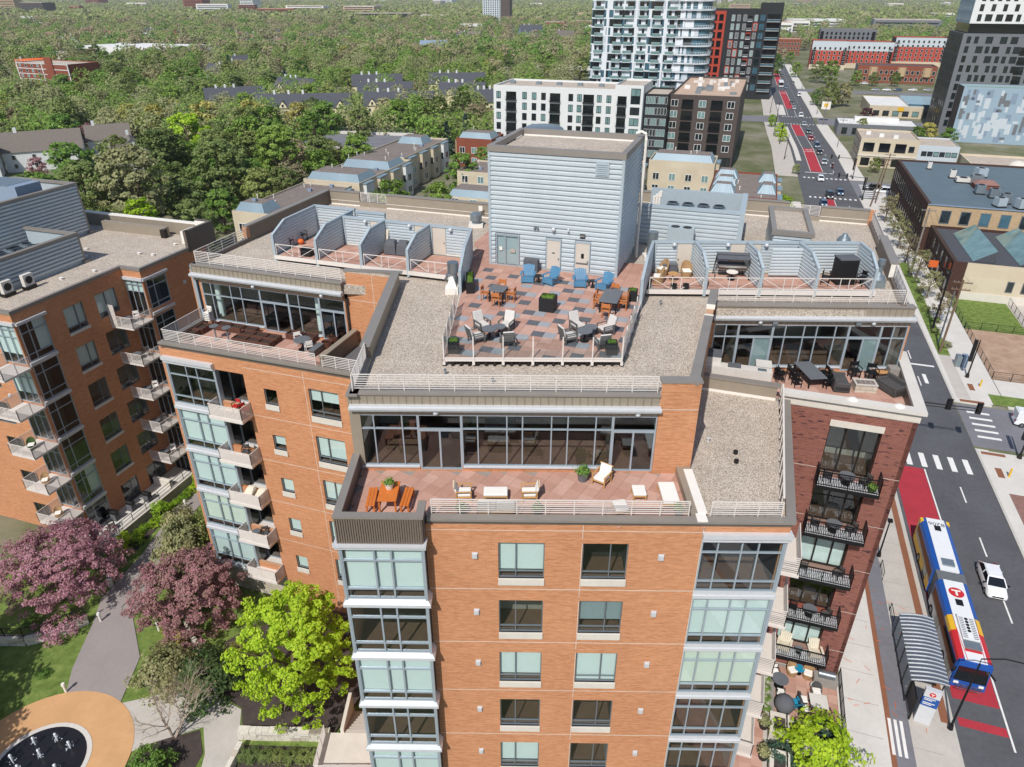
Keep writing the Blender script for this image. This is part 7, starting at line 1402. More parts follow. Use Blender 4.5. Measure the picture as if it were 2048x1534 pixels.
# vehicles
def car_proto(kind):
 """car pointing to -Y (towards the camera), origin on the ground"""
 L, Wd, H = {'sedan': (4.5, 1.82, 1.45), 'suv': (4.7, 1.9, 1.72), 'van': (5.6, 2.05, 2.1)}[kind]
 o = empty('car'); half = Wd/2
 def ring(y, zt, w, zb=.32, sh=.86):
  return [(-w, y, zb), (w, y, zb), (w*1.02, y, (zb+zt)*.52), (w*sh, y, zt), (-w*sh, y, zt), (-w*1.02, y, (zb+zt)*.52)]
 hb, ht = (.78, .95) if kind != 'van' else (.95, 1.15)
 f, r = -L/2, L/2
 b = MB(); b.loft([ring(f, .55, half*.78), ring(f+.12, .68, half*.9), ring(f+.5, hb, half*.98), ring(f+L*.27, ht, half), ring(r-L*.2, ht+.02, half), ring(r-.25, ht, half*.97), ring(r, .75, half*.86)])
 b.build('body', 'car_white', o, smooth=True)
 c0, c1, c2, c3 = {'sedan': (f+L*.22, f+L*.4, r-L*.2, r-.14), 'suv': (f+L*.25, f+L*.39, r-.5, r-.08), 'van': (f+.8, f+1.5, r-.25, r-.06)}[kind]
 def cab(y, z, w): return [(-w, y, z), (w, y, z)]
 wb, wt = half*.9, half*.7
 low, top = ht-.03, H
 v = [(-wb, c0, low), (wb, c0, low), (wb, c3, low), (-wb, c3, low), (-wt, c1, top-.07), (wt, c1, top-.07), (wt, c2, top-.07), (-wt, c2, top-.07)]
 g = MB(); g.hexa(v); g.build('glazing', 'pane_black', o)
 rf = MB(); rf.hexa([(-wt-.02, c1-.05, top-.09), (wt+.02, c1-.05, top-.09), (wt+.02, c2+.05, top-.09), (-wt-.02, c2+.05, top-.09), (-wt*.9, c1+.05, top), (wt*.9, c1+.05, top), (wt*.9, c2-.05, top), (-wt*.9, c2-.05, top)])
 for s in (-1, 1):
  for (a, bb) in ((v[0 if s < 0 else 1], v[4 if s < 0 else 5]), (v[3 if s < 0 else 2], v[7 if s < 0 else 6])): rf.bar(a, bb, .09)
  m = (c1+c2)/2; rf.bar((s*wb, m, low), (s*wt, m, top-.05), .08)
 if kind == 'van': rf.box(-half*.96, half*.96, (c1+c2)/2, c3, low-.1, top-.12)
 rf.build('roof', 'car_white', o, smooth=False)
 wm = MB(); wm.tube([(-.11, 0, 0), (.11, 0, 0)], .33, 16); tm = wm.mesh('tyre', 'tyre'); wr = MB(); wr.tube([(-.12, 0, 0), (.12, 0, 0)], .2, 12); rm = wr.mesh('rim', 'rim')
 for sx in (-1, 1):
  for y in (f+.85, r-.85): w = obj('wheel', tm, o, (sx*(half-.1), y, .33)); obj('rim', rm, w)
 for sx in (-1, 1):
  MB().hexa([(sx*half*.55-.2, f+.02, .58), (sx*half*.55+.2, f+.02, .58), (sx*half*.55+.2, f+.45, .66), (sx*half*.55-.2, f+.45, .66), (sx*half*.55-.18, f+.06, .72), (sx*half*.55+.18, f+.06, .72), (sx*half*.55+.18, f+.5, .8), (sx*half*.55-.18, f+.5, .8)]).build('headlight', 'lamp_glass', o)
  MB().cbox((sx*half*.7, r-.02, .7), (.36, .1, .16)).build('tail_light', 'tail_red', o); MB().cbox((sx*(half+.1), c0+.25, ht-.02), (.2, .1, .14)).build('mirror', 'black_plastic', o)
 MB().cbox((0, f+.01, .4), (Wd*.5, .06, .16)).build('grille', 'black_plastic', o); MB().cbox((0, f+.0, .34), (.5, .04, .1)).build('number_plate', 'flash_white', o)
 return o
PR = {k: car_proto(k) for k in ('sedan', 'suv', 'van')}
def car(kind, x, y, az, paint, label, first=[]):
 c = copy_tree(PR[kind], (x, y, .005), -R(az), label, {'car_white': paint} if paint != 'car_white' else None); c['category'] = 'car' if kind != 'van' else 'van'; c['group'] = 'vehicles on the streets'; c.name = 'car' if kind != 'van' else 'van'; return c
car('sedan', *G(27.6, 61.8), 18.3, 'car_white', 'white hatchback passing the bus on the near road')
car('van', *G(40.2, 95.6), -72+2, 'car_white', 'white van entering from the side street at the right edge')
car('sedan', *rp(24.6, 107), 18.3+180, 'car_black', 'dark car half hidden behind the right wing patio corner')
av = 15.8
for k, p, q, paint, lab, d in (('suv', 23.8, 213, 'car_black', 'dark grey SUV crossing the near junction', 0), ('sedan', 26.9, 217.5, 'car_blue', 'blue-grey sedan in the middle of the near junction', 0), ('sedan', 23.2, 234, 'car_white', 'white sedan waiting at the far crosswalk of the junction', 0), ('sedan', 26.2, 259, 'car_silver', 'silver-blue sedan behind the motorcyclist', 0), ('sedan', 26.1, 276, 'car_black', 'black sedan queuing third from the junction', 0), ('suv', 26.4, 288.5, 'car_blue', 'dark blue SUV behind the queuing black sedan', 0), ('sedan', 25.9, 304, 'car_red', 'red sedan on the avenue', 0), ('sedan', 26.4, 319, 'car_teal', 'dark green car just behind the red sedan', 0), ('sedan', 26.4, 338, 'car_silver', 'silver car entering the second junction', 0), ('suv', 26.6, 363, 'car_white', 'white SUV leaving the second junction', 0), ('sedan', 24.9, 387, 'car_silver', 'pale car far up the avenue beside the red lane', 0), ('sedan', 25.0, 406, 'car_black', 'black car far up the avenue near the platform', 0), ('sedan', 25.8, 473, 'car_blue', 'blue car at the third junction', 0), ('sedan', 26.0, 545, 'car_black', 'dark car in the far distance on the avenue', 0), ('sedan', 26.2, 585, 'car_white', 'small white car in the far distance on the avenue', 0), ('suv', 30.7, 440, 'car_white', 'white and dark SUV parked at the right kerb', 0), ('sedan', 30.6, 628, 'car_silver', 'parked silver car near the far end of the avenue', 0), ('sedan', 21.6, 203.5, 'car_blue', 'dark blue car in the red lane behind the parapet', 0), ('sedan', 30.7, 500, 'car_grey', 'grey parked car in the far right kerb bay', 0), ('suv', 44, 431, 'car_black', 'black SUV parked beside the garden off the avenue', 0)): car(k, *rp(p-.0 if p != 44 else 48, q), av if p != 44 else 100, paint, lab)
for i, (p, q, pa) in enumerate(((60, 478, 'car_silver'), (66, 480, 'car_white'), (72, 482, 'car_blue'), (80, 484, 'car_white'), (88, 486, 'car_silver'), (57, 512, 'car_white'), (64, 414, 'car_white'), (70, 416, 'car_silver'), (74, 418, 'car_grey'))): car('sedan', *G(p, q), 105, pa, f'{["first", "second", "third", "fourth", "fifth", "single white", "left", "middle", "right"][i]} parked car {"facing the red brick row" if i < 6 else "behind the white-roofed shop"}')
for i, (p, q, pa) in enumerate(((36.0, 223, 'car_white'), (33.6, 226.0, 'car_black'))): car('suv', *G(p, q), 105, pa, ['white pickup waiting on the side street by the warehouse', 'dark car behind the white pickup on the side street'][i])
for k in PR.values():
 for c in list(k.children_recursive): bpy.data.objects.remove(c)
 bpy.data.objects.remove(k)
KIDS.clear()
o = empty('motorcycle', (*rp(28.2, 252.5), 0), -R(av), 'motorcycle with rider waiting right of the silver car', 'motorcycle'); q = MB()
for y in (-.75, .75): q.tube([(-.06, y, .32), (.06, y, .32)], .32, 14)
q.build('wheel', 'tyre', o); MB().cbox((0, 0, .45), (.3, 1.1, .4)).build('body', 'car_red', o); MB().bar((-.35, -.55, 1.05), (.35, -.55, 1.05), .05).build('handlebar', 'steel', o)
p_ = empty('person', (*rp(28.2, 252.6), .8), -R(av), 'rider in dark clothes and pale helmet on the motorcycle', 'person'); q = MB(); q.tube([(0, .1, 0), (0, .05, .35), (0, 0, .62), (0, 0, .72)], [.2, .2, .22, .08], 10); q.tube([(-.2, 0, .55), (-.33, -.25, .35), (-.3, -.55, .28)], [.07, .06, .05], 7); q.tube([(.2, 0, .55), (.33, -.25, .35), (.3, -.55, .28)], [.07, .06, .05], 7); q.tube([(-.1, .1, .05), (-.22, -.35, -.02), (-.2, -.2, -.5)], [.1, .08, .06], 7); q.tube([(.1, .1, .05), (.22, -.35, -.02), (.2, -.2, -.5)], [.1, .08, .06], 7); q.build('body', 'black_plastic', p_, smooth=True); MB().sphere((0, -.02, .86), .15, 12).build('helmet', 'flash_white', p_, smooth=True)
# articulated bus
BUS = empty('articulated_bus', (*G(22.75, 57.1), .006), R(GRID), 'long blue and white articulated bus in the red bus lane', 'bus')
Wb, Zr = 1.29, 3.15
def bus_section(y0, y1, front):
 z0 = .32
 b = MB(); b.hexa([(-Wb, y0, z0), (Wb, y0, z0), (Wb, y1, z0), (-Wb, y1, z0), (-Wb, y0, 2.75), (Wb, y0, 2.75), (Wb, y1, 2.75), (-Wb, y1, 2.75)]); b.build('body', 'bus_white' if False else 'bus_blue', BUS)
 L = y1-y0
 s = MB(); 
 for sx in (-1, 1):
  s.box(min(sx*Wb, sx*(Wb+.012)), max(sx*Wb, sx*(Wb+.012)), y0+.3, y1-.3, 1.35, 2.45)
 s.build('side_window', 'pane_black', BUS)
 if True:
  s = MB()
  for sx in (-1, 1): s.box(min(sx*Wb, sx*(Wb+.01)), max(sx*Wb, sx*(Wb+.01)), y0+.05, y1-.05, .4, 1.3)
  s.build('lower_panel', 'bus_white' if front else 'bus_yellow', BUS)
 for sx in (-1, 1):
  MB().hexa([(sx*Wb, y0, 2.7), (sx*.78, y0, 2.7), (sx*.78, y1, 2.7), (sx*Wb, y1, 2.7), (sx*(Wb-.12), y0, 3.0), (sx*.78, y0, Zr), (sx*.78, y1, Zr), (sx*(Wb-.12), y1, 3.0)]).build('roof_shoulder', 'bus_blue', BUS)
 MB().box(-.8, .8, y0+.02, y1-.02, 2.7, Zr+.03).build('roof_panel', 'bus_white', BUS)
bus_section(-9.1, .2, True); bus_section(1.5, 9.2, False)
q = MB()
for i in range(7): q.box(-1.16, 1.16, .2+i*.186, .2+i*.186+.12, .4, 3.1)
q.box(-1.1, 1.1, .2, 1.5, .4, 3.04); q.build('bellows', 'tower_grey', BUS)
def bm(x0, x1, y0, y1, z0, z1, m, nm): return MB().box(x0, x1, y0, y1, z0, z1).build(nm, m, BUS)
bm(-1.29, 1.29, 8.7, 9.22, 2.72, 3.06, 'bus_yellow', 'rear_roof_cap'); bm(-1.3, 1.3, 9.0, 9.26, .5, 2.7, 'bus_yellow', 'rear_panel')
hv = MB(); hv.box(-.62, .62, -7.0, -4.3, Zr+.03, Zr+.3); hv.build('roof_unit', 'bus_white', BUS)
for i in range(5): b = MB(); b.cyl(0, -6.1+i*.34, Zr+.3, Zr+.33, .14, 12); b.build('roof_fan', 'black_plastic', BUS)
gq_ = MB()
for i in range(12): gq_.box(-.55, -.22, -6.9+i*.2, -6.82+i*.2, Zr+.3, Zr+.315); gq_.box(.22, .55, -6.9+i*.2, -6.82+i*.2, Zr+.3, Zr+.315)
gq_.build('roof_grille', 'tower_grey', BUS); bm(-.6, .6, -7.9, -7.05, Zr+.03, Zr+.2, 'galv', 'roof_unit'); bm(-.62, .62, -8.15, -7.92, Zr+.03, Zr+.06, 'bus_red', 'roof_stripe')
bm(-.5, .5, 2.1, 3.0, Zr+.03, Zr+.2, 'galv', 'roof_unit'); bm(-.28, .28, 7.3, 8.0, Zr+.03, Zr+.09, 'black_plastic', 'roof_hatch'); bm(-.28, .28, -2.9, -2.2, Zr+.03, Zr+.09, 'black_plastic', 'roof_hatch')
d = MB(); d.cyl(0, -1.3, Zr+.03, Zr+.036, .62, 28); d = d.build('roundel', 'bus_red', BUS); bm(-.36, .36, -1.15, -.98, Zr+.037, Zr+.043, 'flash_white', 'roundel_letter'); bm(-.09, .09, -1.68, -1.15, Zr+.037, Zr+.042, 'flash_white', 'roundel_letter')
place_text('fleet_number', '8206', .75, 'black_plastic', Matrix.Translation((0, 8.35, Zr+.036)) @ Matrix.Rotation(math.pi, 4, 'Z'), BUS)
for sx in (-1, 1):
 MB().hexa([(sx*1.29, -9.0, 2.72), (sx*.6, -9.1, 2.72), (sx*.8, -5.2, 2.72), (sx*1.29, -5.2, 2.72), (sx*1.19, -8.9, 3.02), (sx*.6, -9.05, Zr+.045), (sx*.82, -5.2, Zr+.04), (sx*1.19, -5.2, 3.02)]).build('red_swoosh', 'bus_red', BUS)
 MB().hexa([(sx*1.3, -5.9, 2.7), (sx*.85, -5.9, 2.7), (sx*.85, -4.2, 2.7), (sx*1.3, -4.2, 2.7), (sx*1.21, -5.9, 3.03), (sx*.85, -5.9, Zr+.046), (sx*.85, -4.2, Zr+.046), (sx*1.21, -4.2, 3.03)]).build('yellow_swoosh', 'bus_yellow', BUS)
MB().hexa([(-1.27, -9.35, .35), (1.27, -9.35, .35), (1.29, -9.0, .35), (-1.29, -9.0, .35), (-1.15, -9.2, 3.08), (1.15, -9.2, 3.08), (1.2, -9.0, 3.1), (-1.2, -9.0, 3.1)]).build('front_cap', 'bus_blue', BUS); MB().hexa([(-1.18, -9.36, 1.1), (1.18, -9.36, 1.1), (1.18, -9.2, 1.1), (-1.18, -9.2, 1.1), (-1.08, -9.26, 2.55), (1.08, -9.26, 2.55), (1.08, -9.1, 2.55), (-1.08, -9.1, 2.55)]).build('windscreen', 'pane_black', BUS)
for sx in (-1, 1): bm(sx*.9-.18, sx*.9+.18, -9.4, -9.33, .75, .95, 'lamp_glass', 'headlight'); MB().bar((sx*1.2, -9.2, 2.3), (sx*1.55, -9.5, 2.0), .12).build('mirror', 'black_plastic', BUS)
rk = MB()
for z in (.55, .8, 1.0): rk.bar((-.9, -9.7, z), (.9, -9.7, z), .04)
for x in (-.9, -.45, 0, .45, .9): rk.bar((x, -9.4, .55), (x, -9.72, 1.0), .035)
rk.build('bike_rack', 'steel', BUS)
tm = MB().tube([(-.15, 0, 0), (.15, 0, 0)], .48, 18).mesh('tyre', 'tyre'); rm = MB().tube([(-.16, 0, 0), (.16, 0, 0)], .26, 14).mesh('rim', 'rim')
for sx in (-1, 1):
 for y in (-6.5, -1.1, 6.0): w = obj('wheel', tm, BUS, (sx*1.18, y, .48)); obj('rim', rm, w)
for y in (-7.9, -3.2, 3.4): bm(-1.315, -1.3, y-.6, y+.6, .45, 2.5, 'pane_dark', 'door')
c = empty('distant_bus', (*rp(23.0, 478), 0), -R(av), 'small white bus in the red lane far up the avenue', 'bus'); MB().box(-1.25, 1.25, 0, 12, .4, 3.1).build('body', 'bus_white', c); MB().box(-1.15, 1.15, -.05, 0, 1.1, 2.7).build('windscreen', 'pane_black', c); MB().box(-1.26, 1.26, .0, 12, 1.4, 2.4).build('side_window', 'pane_black', c)
for sx in (-1, 1):
 for y in (2, 9): obj('wheel', tm, c, (sx*1.1, y, .48))
# street furniture
def lamp(p, q, h, label, arm=None, rz=0):
 o = empty('street_lamp', (*G(p, q), .12), R(GRID)+rz, label, 'street lamp'); b = MB(); b.cyl(0, 0, 0, .5, .22, 12, r2=.14); b.tube([(0, 0, .4), (0, 0, h)], [.09, .06], 10); b.build('pole', 'black_metal', o, smooth=True)
 if arm: b = MB(); b.tube([(0, 0, h-.1), (0, .1, h+.4), (arm*.5, .2, h+.8), (arm, .2, h+.8)], .05, 8); b.build('arm', 'black_metal', o); MB().cbox((arm+.2, .2, h+.72), (.75, .25, .14)).build('luminaire', 'galv', o)
 else: MB().cbox((0, 0, h), (.42, .42, .22)).build('luminaire', 'black_metal', o)
 return o
lamp(17.9, 62.6, 4.4, 'black lamp post standing on the bus platform behind the shelter'); lamp(20.9, 43.6, 7.2, 'black arched lamp post leaning over the front of the bus', 2.8)
SH = empty('bus_shelter', (*G(18.9, 48.6), .12), R(GRID), 'glass bus shelter with curved ribbed metal roof', 'bus shelter')
r_ = MB(); n = 12
for i in range(n):
 a, b = i/n, (i+1)/n; za, zb = 2.5+.35*math.sin(a*math.pi*.75), 2.5+.35*math.sin(b*math.pi*.75); xa, xb = -1.1+2.6*a, -1.1+2.6*b; r_.hexa([(xa, -3.6, za), (xb, -3.6, zb), (xb, 3.6, zb), (xa, 3.6, za), (xa, -3.6, za+.06), (xb, -3.6, zb+.06), (xb, 3.6, zb+.06), (xa, 3.6, za+.06)])
r_.build('roof', 'steel', SH)
rb_ = MB()
for i in range(18):
 if i == 0:
  for k in range(n): a, b = k/n, (k+1)/n; rb_.bar((-1.1+2.6*a, 0, 2.58+.35*math.sin(a*math.pi*.75)), (-1.1+2.6*b, 0, 2.58+.35*math.sin(b*math.pi*.75)), .06)
  rbm = rb_.mesh('roof_rib', 'metal_white')
 obj('roof_rib', rbm, SH, (0, -3.5+i*.41, 0))
q = MB()
for y in (-3.4, -1.7, 0, 1.7, 3.4): q.bar((-1.0, y, 0), (-1.0, y, 2.6), .09)
q.bar((-1.0, -3.4, .3), (-1.0, 3.4, .3), .06); q.bar((-1.0, -3.4, 2.4), (-1.0, 3.4, 2.4), .06); q.bar((1.2, -3.4, 0), (1.2, -3.4, 2.7), .08); q.bar((1.2, 3.4, 0), (1.2, 3.4, 2.7), .08); q.build('frame', 'dark_bronze', SH)
for i in range(4): MB().box(-1.02, -.99, -3.3+i*1.7, -1.8+i*1.7, .4, 2.3).build('glass_panel', 'pane_clear', SH)
MB().box(-.9, -.45, -2.0, 1.5, .42, .5).build('bench', 'grey_wood', SH); 
for y in (-1.8, 1.3): MB().box(-.85, -.5, y, y+.1, 0, .42).build('leg', 'black_metal', SH)
PY = empty('stop_pylon', (*G(18.9, 43.6), .12), R(GRID-8), 'tall white and blue bus stop pylon with red emblem', 'sign'); MB().cbox((0, 0, 0), (1.1, .35, 3.6)).build('body', 'metal_white', PY); MB().cbox((0, -.0, 1.9), (1.12, .37, .95)).build('blue_panel', 'blue_paint', PY)
d = MB(); d.tube([(0, -.18, 3.2), (0, -.195, 3.2)], .22, 20); d.build('roundel', 'bus_red', PY); MB().box(-.12, .12, -.2, -.196, 3.23, 3.29).build('roundel_letter', 'flash_white', PY); MB().box(-.03, .03, -.2, -.196, 3.08, 3.23).build('roundel_letter', 'flash_white', PY)
for k, (z, w) in enumerate(((2.7, .75), (2.55, .55), (2.25, .8), (2.1, .6))): MB().box(-.45, -.45+w, -.2, -.19, z, z+.07).build('text_line', 'flash_white', PY)
o = empty('shelter_map_board', (*G(18.0, 44.6), .12), R(GRID), 'dark framed information boards beside the shelter end', 'sign'); MB().cbox((0, 0, .5), (.12, 2.2, 1.9)).build('board', 'black_metal', o); MB().cbox((.0, -1.1, 0), (.12, .12, 2.5)).build('post', 'black_metal', o); MB().cbox((0, 1.1, 0), (.12, .12, 2.5)).build('post', 'black_metal', o)
for i, (p, q) in enumerate(((17.85, 60.0), (18.0, 54.2))):
 o = empty('bike_rack', (*G(p, q), .12), R(GRID), ['black hoop bike rack near the lamp post', 'black hoop bike rack beside the shelter roof'][i], 'bike rack'); b = MB(); b.tube([(0, -.9, 0), (0, -.9, .95), (0, .9, .95), (0, .9, 0)], .035, 8); b.tube([(0, -.9, .5), (0, .9, .5)], .025, 6); b.build('hoop', 'black_metal', o)
def pole(p, q, h, label, m='wood_pole', lean=(0, 0), cross=0, r=.19, name='utility_pole', cat='utility pole'):
 o = empty(name, (*G(p, q), 0), R(GRID), label, cat); b = MB(); b.tube([(0, 0, 0), (lean[0], lean[1], h)], [r, r*.65], 10); b.build('post', m, o, smooth=True)
 if cross:
  b = MB()
  for k in range(cross): z = h-.5-k*1.1; b.cbox((lean[0], lean[1], z), (2.6, .12, .14))
  b.build('crossarm', m, o); b = MB()
  for k in range(cross):
   for x in (-1.15, -.6, .6, 1.15): b.cyl(lean[0]+x, lean[1], h-.36-k*1.1, h-.16-k*1.1, .05, 6)
  b.build('insulator', 'galv', o)
 return o
pole(32.5, 124.2, 10.5, 'dark utility pole nearest the verge bushes', 'black_metal', (.1, 0)); pole(32.6, 119, 9.0, 'pale metal conduit pole between the two utility poles', 'galv', (0, 0), 0, .14); pole(32.2, 115.5, 12.0, 'brown wooden utility pole with insulators at the pavement corner', 'wood_pole', (.2, .3), 2); pole(33.0, 152, 13.5, 'tall grey utility pole beside the dark brick warehouse', 'pole_grey', (.2, .2), 1, .22); pole(30.9, 205.5, 12.5, 'leaning wooden utility pole at the first junction', 'wood_pole', (1.2, 0), 2); pole(32.6, 210, 13, 'second wooden utility pole at the first junction', 'wood_pole', (.8, 0), 2)
for i, (p, q) in enumerate(((33.5, 290), (34, 340), (34, 372), (36, 420), (34, 470), (15.5, 345), (13.5, 370), (14, 262), (13.6, 290), (12.8, 310))): pole(p+_SO[0]*0+float(np.interp(q, _SQ, _SO)), q, 11 if p > 30 else 8, f'slim pole along the far avenue, {ordi(i)} of the scattered poles', 'pole_grey' if p > 30 else 'black_metal', (.3, 0), 2 if p > 30 else 0, .13)['group'] = 'poles along the far avenue'
w_ = MB()
for k in (-1, 0, 1):
 a, b = Vector((*G(32.4+k, 115.8), 11.6)), Vector((*G(33.2+k, 152), 13.1)); pts = [a+(b-a)*t-Vector((0, 0, 1.2*math.sin(math.pi*t))) for t in [i/10 for i in range(11)]]; w_.tube(pts, .02, 4)
o = w_.build('overhead_wire', 'black_plastic'); tag(o, 'thin overhead wires between the right-hand utility poles', 'wires')
def signal_head(b, x, y, z): b.cbox((x, y, z), (.42, .4, 1.15))
o = empty('traffic_signal', (*G(16.6, 86.2), .1), R(GRID), 'traffic signal mast arm reaching over the junction behind the red brick corner', 'traffic signal'); b = MB(); b.tube([(0, 0, 0), (0, 0, 5.9)], [.18, .13], 10); b.build('pole', 'dark_bronze', o); b = MB(); b.tube([(0, 0, 5.6), (13.5, 0, 6.0)], [.12, .06], 8); b.tube([(0, 0, 5.2), (13.0, 0, 5.6)], [.06, .05], 8); b.build('arm', 'dark_bronze', o)
for x in (10.2, 13.4): b = MB(); signal_head(b, x, -.1, 5.4); h_ = b.build('signal_head', 'black_plastic', o); MB().cbox((x, .08, 5.25), (.66, .04, 1.5)).build('backplate', 'black_plastic', h_)
MB().cbox((6.4, -.1, 5.75), (1.5, .05, .5)).build('street_name_plate', 'galv', o)
for i, (p, q, lab) in enumerate(((34.5, 107.7, 'dark signal post with stacked heads on the far corner'), (36.0, 86.5, 'dark signal post at the lower right corner'), (29.2, 238.5, 'signal post at the first junction far corner'), (29.6, 212.5, 'signal post at the first junction near corner'))):
 o = empty('traffic_signal', (*G(p, q), .1), R(GRID), lab, 'traffic signal'); b = MB(); b.cyl(0, 0, 0, .6, .3, 8, r2=.2); b.tube([(0, 0, .5), (.1, 0, 6)], [.12, .08], 10); b.build('pole', 'dark_bronze', o)
 for k in range(3): b = MB(); signal_head(b, -.35, 0, 2.6+k*1.1); b.build('signal_head', 'black_plastic', o)
 if i > 1: b = MB(); b.tube([(0, 0, 5.8), (-7, 0, 6.1)], .07, 8); b.build('arm', 'dark_bronze', o); b = MB(); signal_head(b, -5, 0, 5.5); b.build('signal_head', 'black_plastic', o); b = MB(); signal_head(b, -7, 0, 5.5); b.build('signal_head', 'black_plastic', o)
o = empty('control_cabinet', (*G(34.2, 111.4), .1), R(GRID), 'grey steel control cabinet on the far corner pavement', 'cabinet'); MB().cbox((-.4, 0, 0), (.7, 1.2, 1.7)).build('cabinet_body', 'galv', o, bevel=.03); MB().cbox((.45, .1, 0), (.7, 1.3, 1.8)).build('cabinet_body', 'siding_blue', o, bevel=.03)
for i, (p, q) in enumerate(((35.6, 105.0), (33.8, 81.8))): o = empty('bollard', (*G(p, q), .1), 0, ['yellow bollard on the far corner pavement', 'yellow bollard on the near right corner pavement'][i], 'bollard'); b = MB(); b.cyl(0, 0, 0, 1.1, .11, 12); b.sphere((0, 0, 1.1), .11, 10); b.build('post', 'yellow_paint', o, smooth=True)
for i, (p, q) in enumerate(((-46.1, 24.9), (-49.3, 31.6), (-53.2, 47.2), (-43.6, 32.4), (-34.2, 28.3))): o = empty('bollard_light', (*G(p, q), .0), 0, f'white garden bollard light {["beside the fountain circle", "at the end of the curved wall", "at the far end of the path", "beside the mauve tree", "beside the dark shrub"][i]}', 'bollard light'); b = MB(); b.cyl(0, 0, 0, .85, .1, 10); b.cyl(0, 0, .85, 1.05, .16, 10, r2=.13); b.build('post', 'flash_white', o, smooth=True)
def fence(pts, label, h=1.3):
 o = empty('mesh_fence', (*G(*pts[0]), 0), 0, label, 'fence'); x0, y0 = G(*pts[0]); railing([(G(*p)[0]-x0, G(*p)[1]-y0, 0) for p in pts], h, o, 'black_metal', nb=5, post=2.4, pw=.07, bw=.025); return o
fence([(37.8, 141), (37.8, 108.2), (62, 108.6)], 'black fence round the dirt yard and lawn'); fence([(37.9, 127), (47.3, 127.2)], 'black fence between the lawn and the dirt yard'); fence([(47.4, 127), (47.6, 141.5)], 'black fence along the right side of the lawn')
o = empty('billboard', (*rp(35.2, 352), 0), R(GRID), 'white and yellow shop sign on a post by the second junction', 'sign'); MB().cbox((0, 0, 5), (3.6, .3, 3.2)).build('panel', 'flash_white', o); MB().cbox((0, -.18, 6.0), (1.6, .04, 1.4)).build('yellow_mark', 'yellow_paint', o); MB().cbox((0, 0, 0), (.3, .3, 5)).build('post', 'tower_grey', o)
# furniture
def T(fn): o = empty('proto'); fn(o); return o
def put(proto, name, cat, x, y, z, rz, label, group=None, sc_=1.2, mats=None):
 c = copy_tree(proto, (x, y, z), R(rz), label, mats, sc_); c.name = name; c['category'] = cat
 if group: c['group'] = group
 return c
def b1(o, nm, m, *boxes, bevel=.012):
 q = MB()
 for bx_ in boxes: q.cbox(*bx_)
 return q.build(nm, m, o, bevel=bevel)
def legs(o, w, d, h, t, m, nm='leg'):
 for sx in (-1, 1):
  for sy in (-1, 1): MB().cbox((sx*(w/2-t/2), sy*(d/2-t/2), 0), (t, t, h)).build(nm, m, o)
def lounge(o):
 legs(o, .68, .7, .55, .06, 'grey_wood'); b1(o, 'seat_frame', 'grey_wood', ((0, 0, .26), (.66, .68, .06))); b1(o, 'seat_cushion', 'cushion_grey', ((0, -.03, .32), (.56, .6, .12)), bevel=.04)
 for sx in (-1, 1): b1(o, 'armrest', 'grey_wood', ((sx*.32, 0, .55), (.08, .72, .04)))
 q = MB(); q.hexa([(-.29, .26, .4), (.29, .26, .4), (.29, .38, .4), (-.29, .38, .4), (-.28, .44, .98), (.28, .44, .98), (.28, .54, .96), (-.28, .54, .96)]); q.build('back_cushion', 'cushion_grey', o, bevel=.03)
 q = MB()
 for i in range(5): q.bar((-.3, .4+i*.032, .42+i*.12), (.3, .4+i*.032, .42+i*.12), .03, h=.07)
 q.build('back_slat', 'grey_wood', o)
def adiron(o):
 q = MB()
 for i in range(6): q.hexa([(-.33+i*.11, .2, .34), (-.23+i*.11, .2, .34), (-.23+i*.11, .24, .34), (-.33+i*.11, .24, .34), (-.37+i*.125, .5, 1.0-abs(i-2.5)*.03), (-.26+i*.125, .5, 1.0-abs(i-2.5)*.03), (-.26+i*.125, .54, 1.0-abs(i-2.5)*.03), (-.37+i*.125, .54, 1.0-abs(i-2.5)*.03)])
 q.build('backrest', 'chair_blue', o); q = MB(); q.hexa([(-.32, -.35, .38), (.32, -.35, .38), (.32, .25, .26), (-.32, .25, .26), (-.32, -.35, .43), (.32, -.35, .43), (.32, .25, .31), (-.32, .25, .31)]); q.build('seat', 'chair_blue', o)
 for sx in (-1, 1): b1(o, 'armrest', 'chair_blue', ((sx*.4, -.05, .56), (.15, .78, .04))); b1(o, 'leg', 'chair_blue', ((sx*.36, -.36, 0), (.05, .12, .56))); q = MB(); q.hexa([(sx*.33, -.36, .2), (sx*.37, -.36, .2), (sx*.37, .5, 0), (sx*.33, .5, 0), (sx*.33, -.36, .36), (sx*.37, -.36, .36), (sx*.37, .5, .12), (sx*.33, .5, .12)]); q.build('leg', 'chair_blue', o)
 b1(o, 'front_panel', 'chair_blue', ((0, -.38, .1), (.7, .04, .3)))
def dining(m, c):
 def fn(o):
  legs(o, .46, .46, .44, .045, m); b1(o, 'seat', c, ((0, 0, .43), (.48, .48, .06))); 
  for sx in (-1, 1): b1(o, 'back_post', m, ((sx*.21, .22, .44), (.045, .045, .45)))
  b1(o, 'backrest', c, ((0, .22, .62), (.42, .04, .24)))
  for sx in (-1, 1): b1(o, 'armrest', m, ((sx*.24, 0, .64), (.05, .46, .035))); b1(o, 'arm_post', m, ((sx*.24, -.2, .44), (.04, .04, .2)))
 return fn
def rect_table(w, d, h, top, leg):
 def fn(o): b1(o, 'table_top', top, ((0, 0, h-.05), (w, d, .05))); legs(o, w*.92, d*.9, h-.05, .07, leg)
 return fn
def round_table(r, h, top, leg):
 def fn(o): q = MB(); q.cyl(0, 0, h-.04, h, r, 24); q.build('table_top', top, o); q = MB(); q.cyl(0, 0, .03, h-.04, .05, 10); q.build('stem', leg, o); q = MB(); q.cyl(0, 0, 0, .04, r*.6, 18); q.build('foot', leg, o)
 return fn
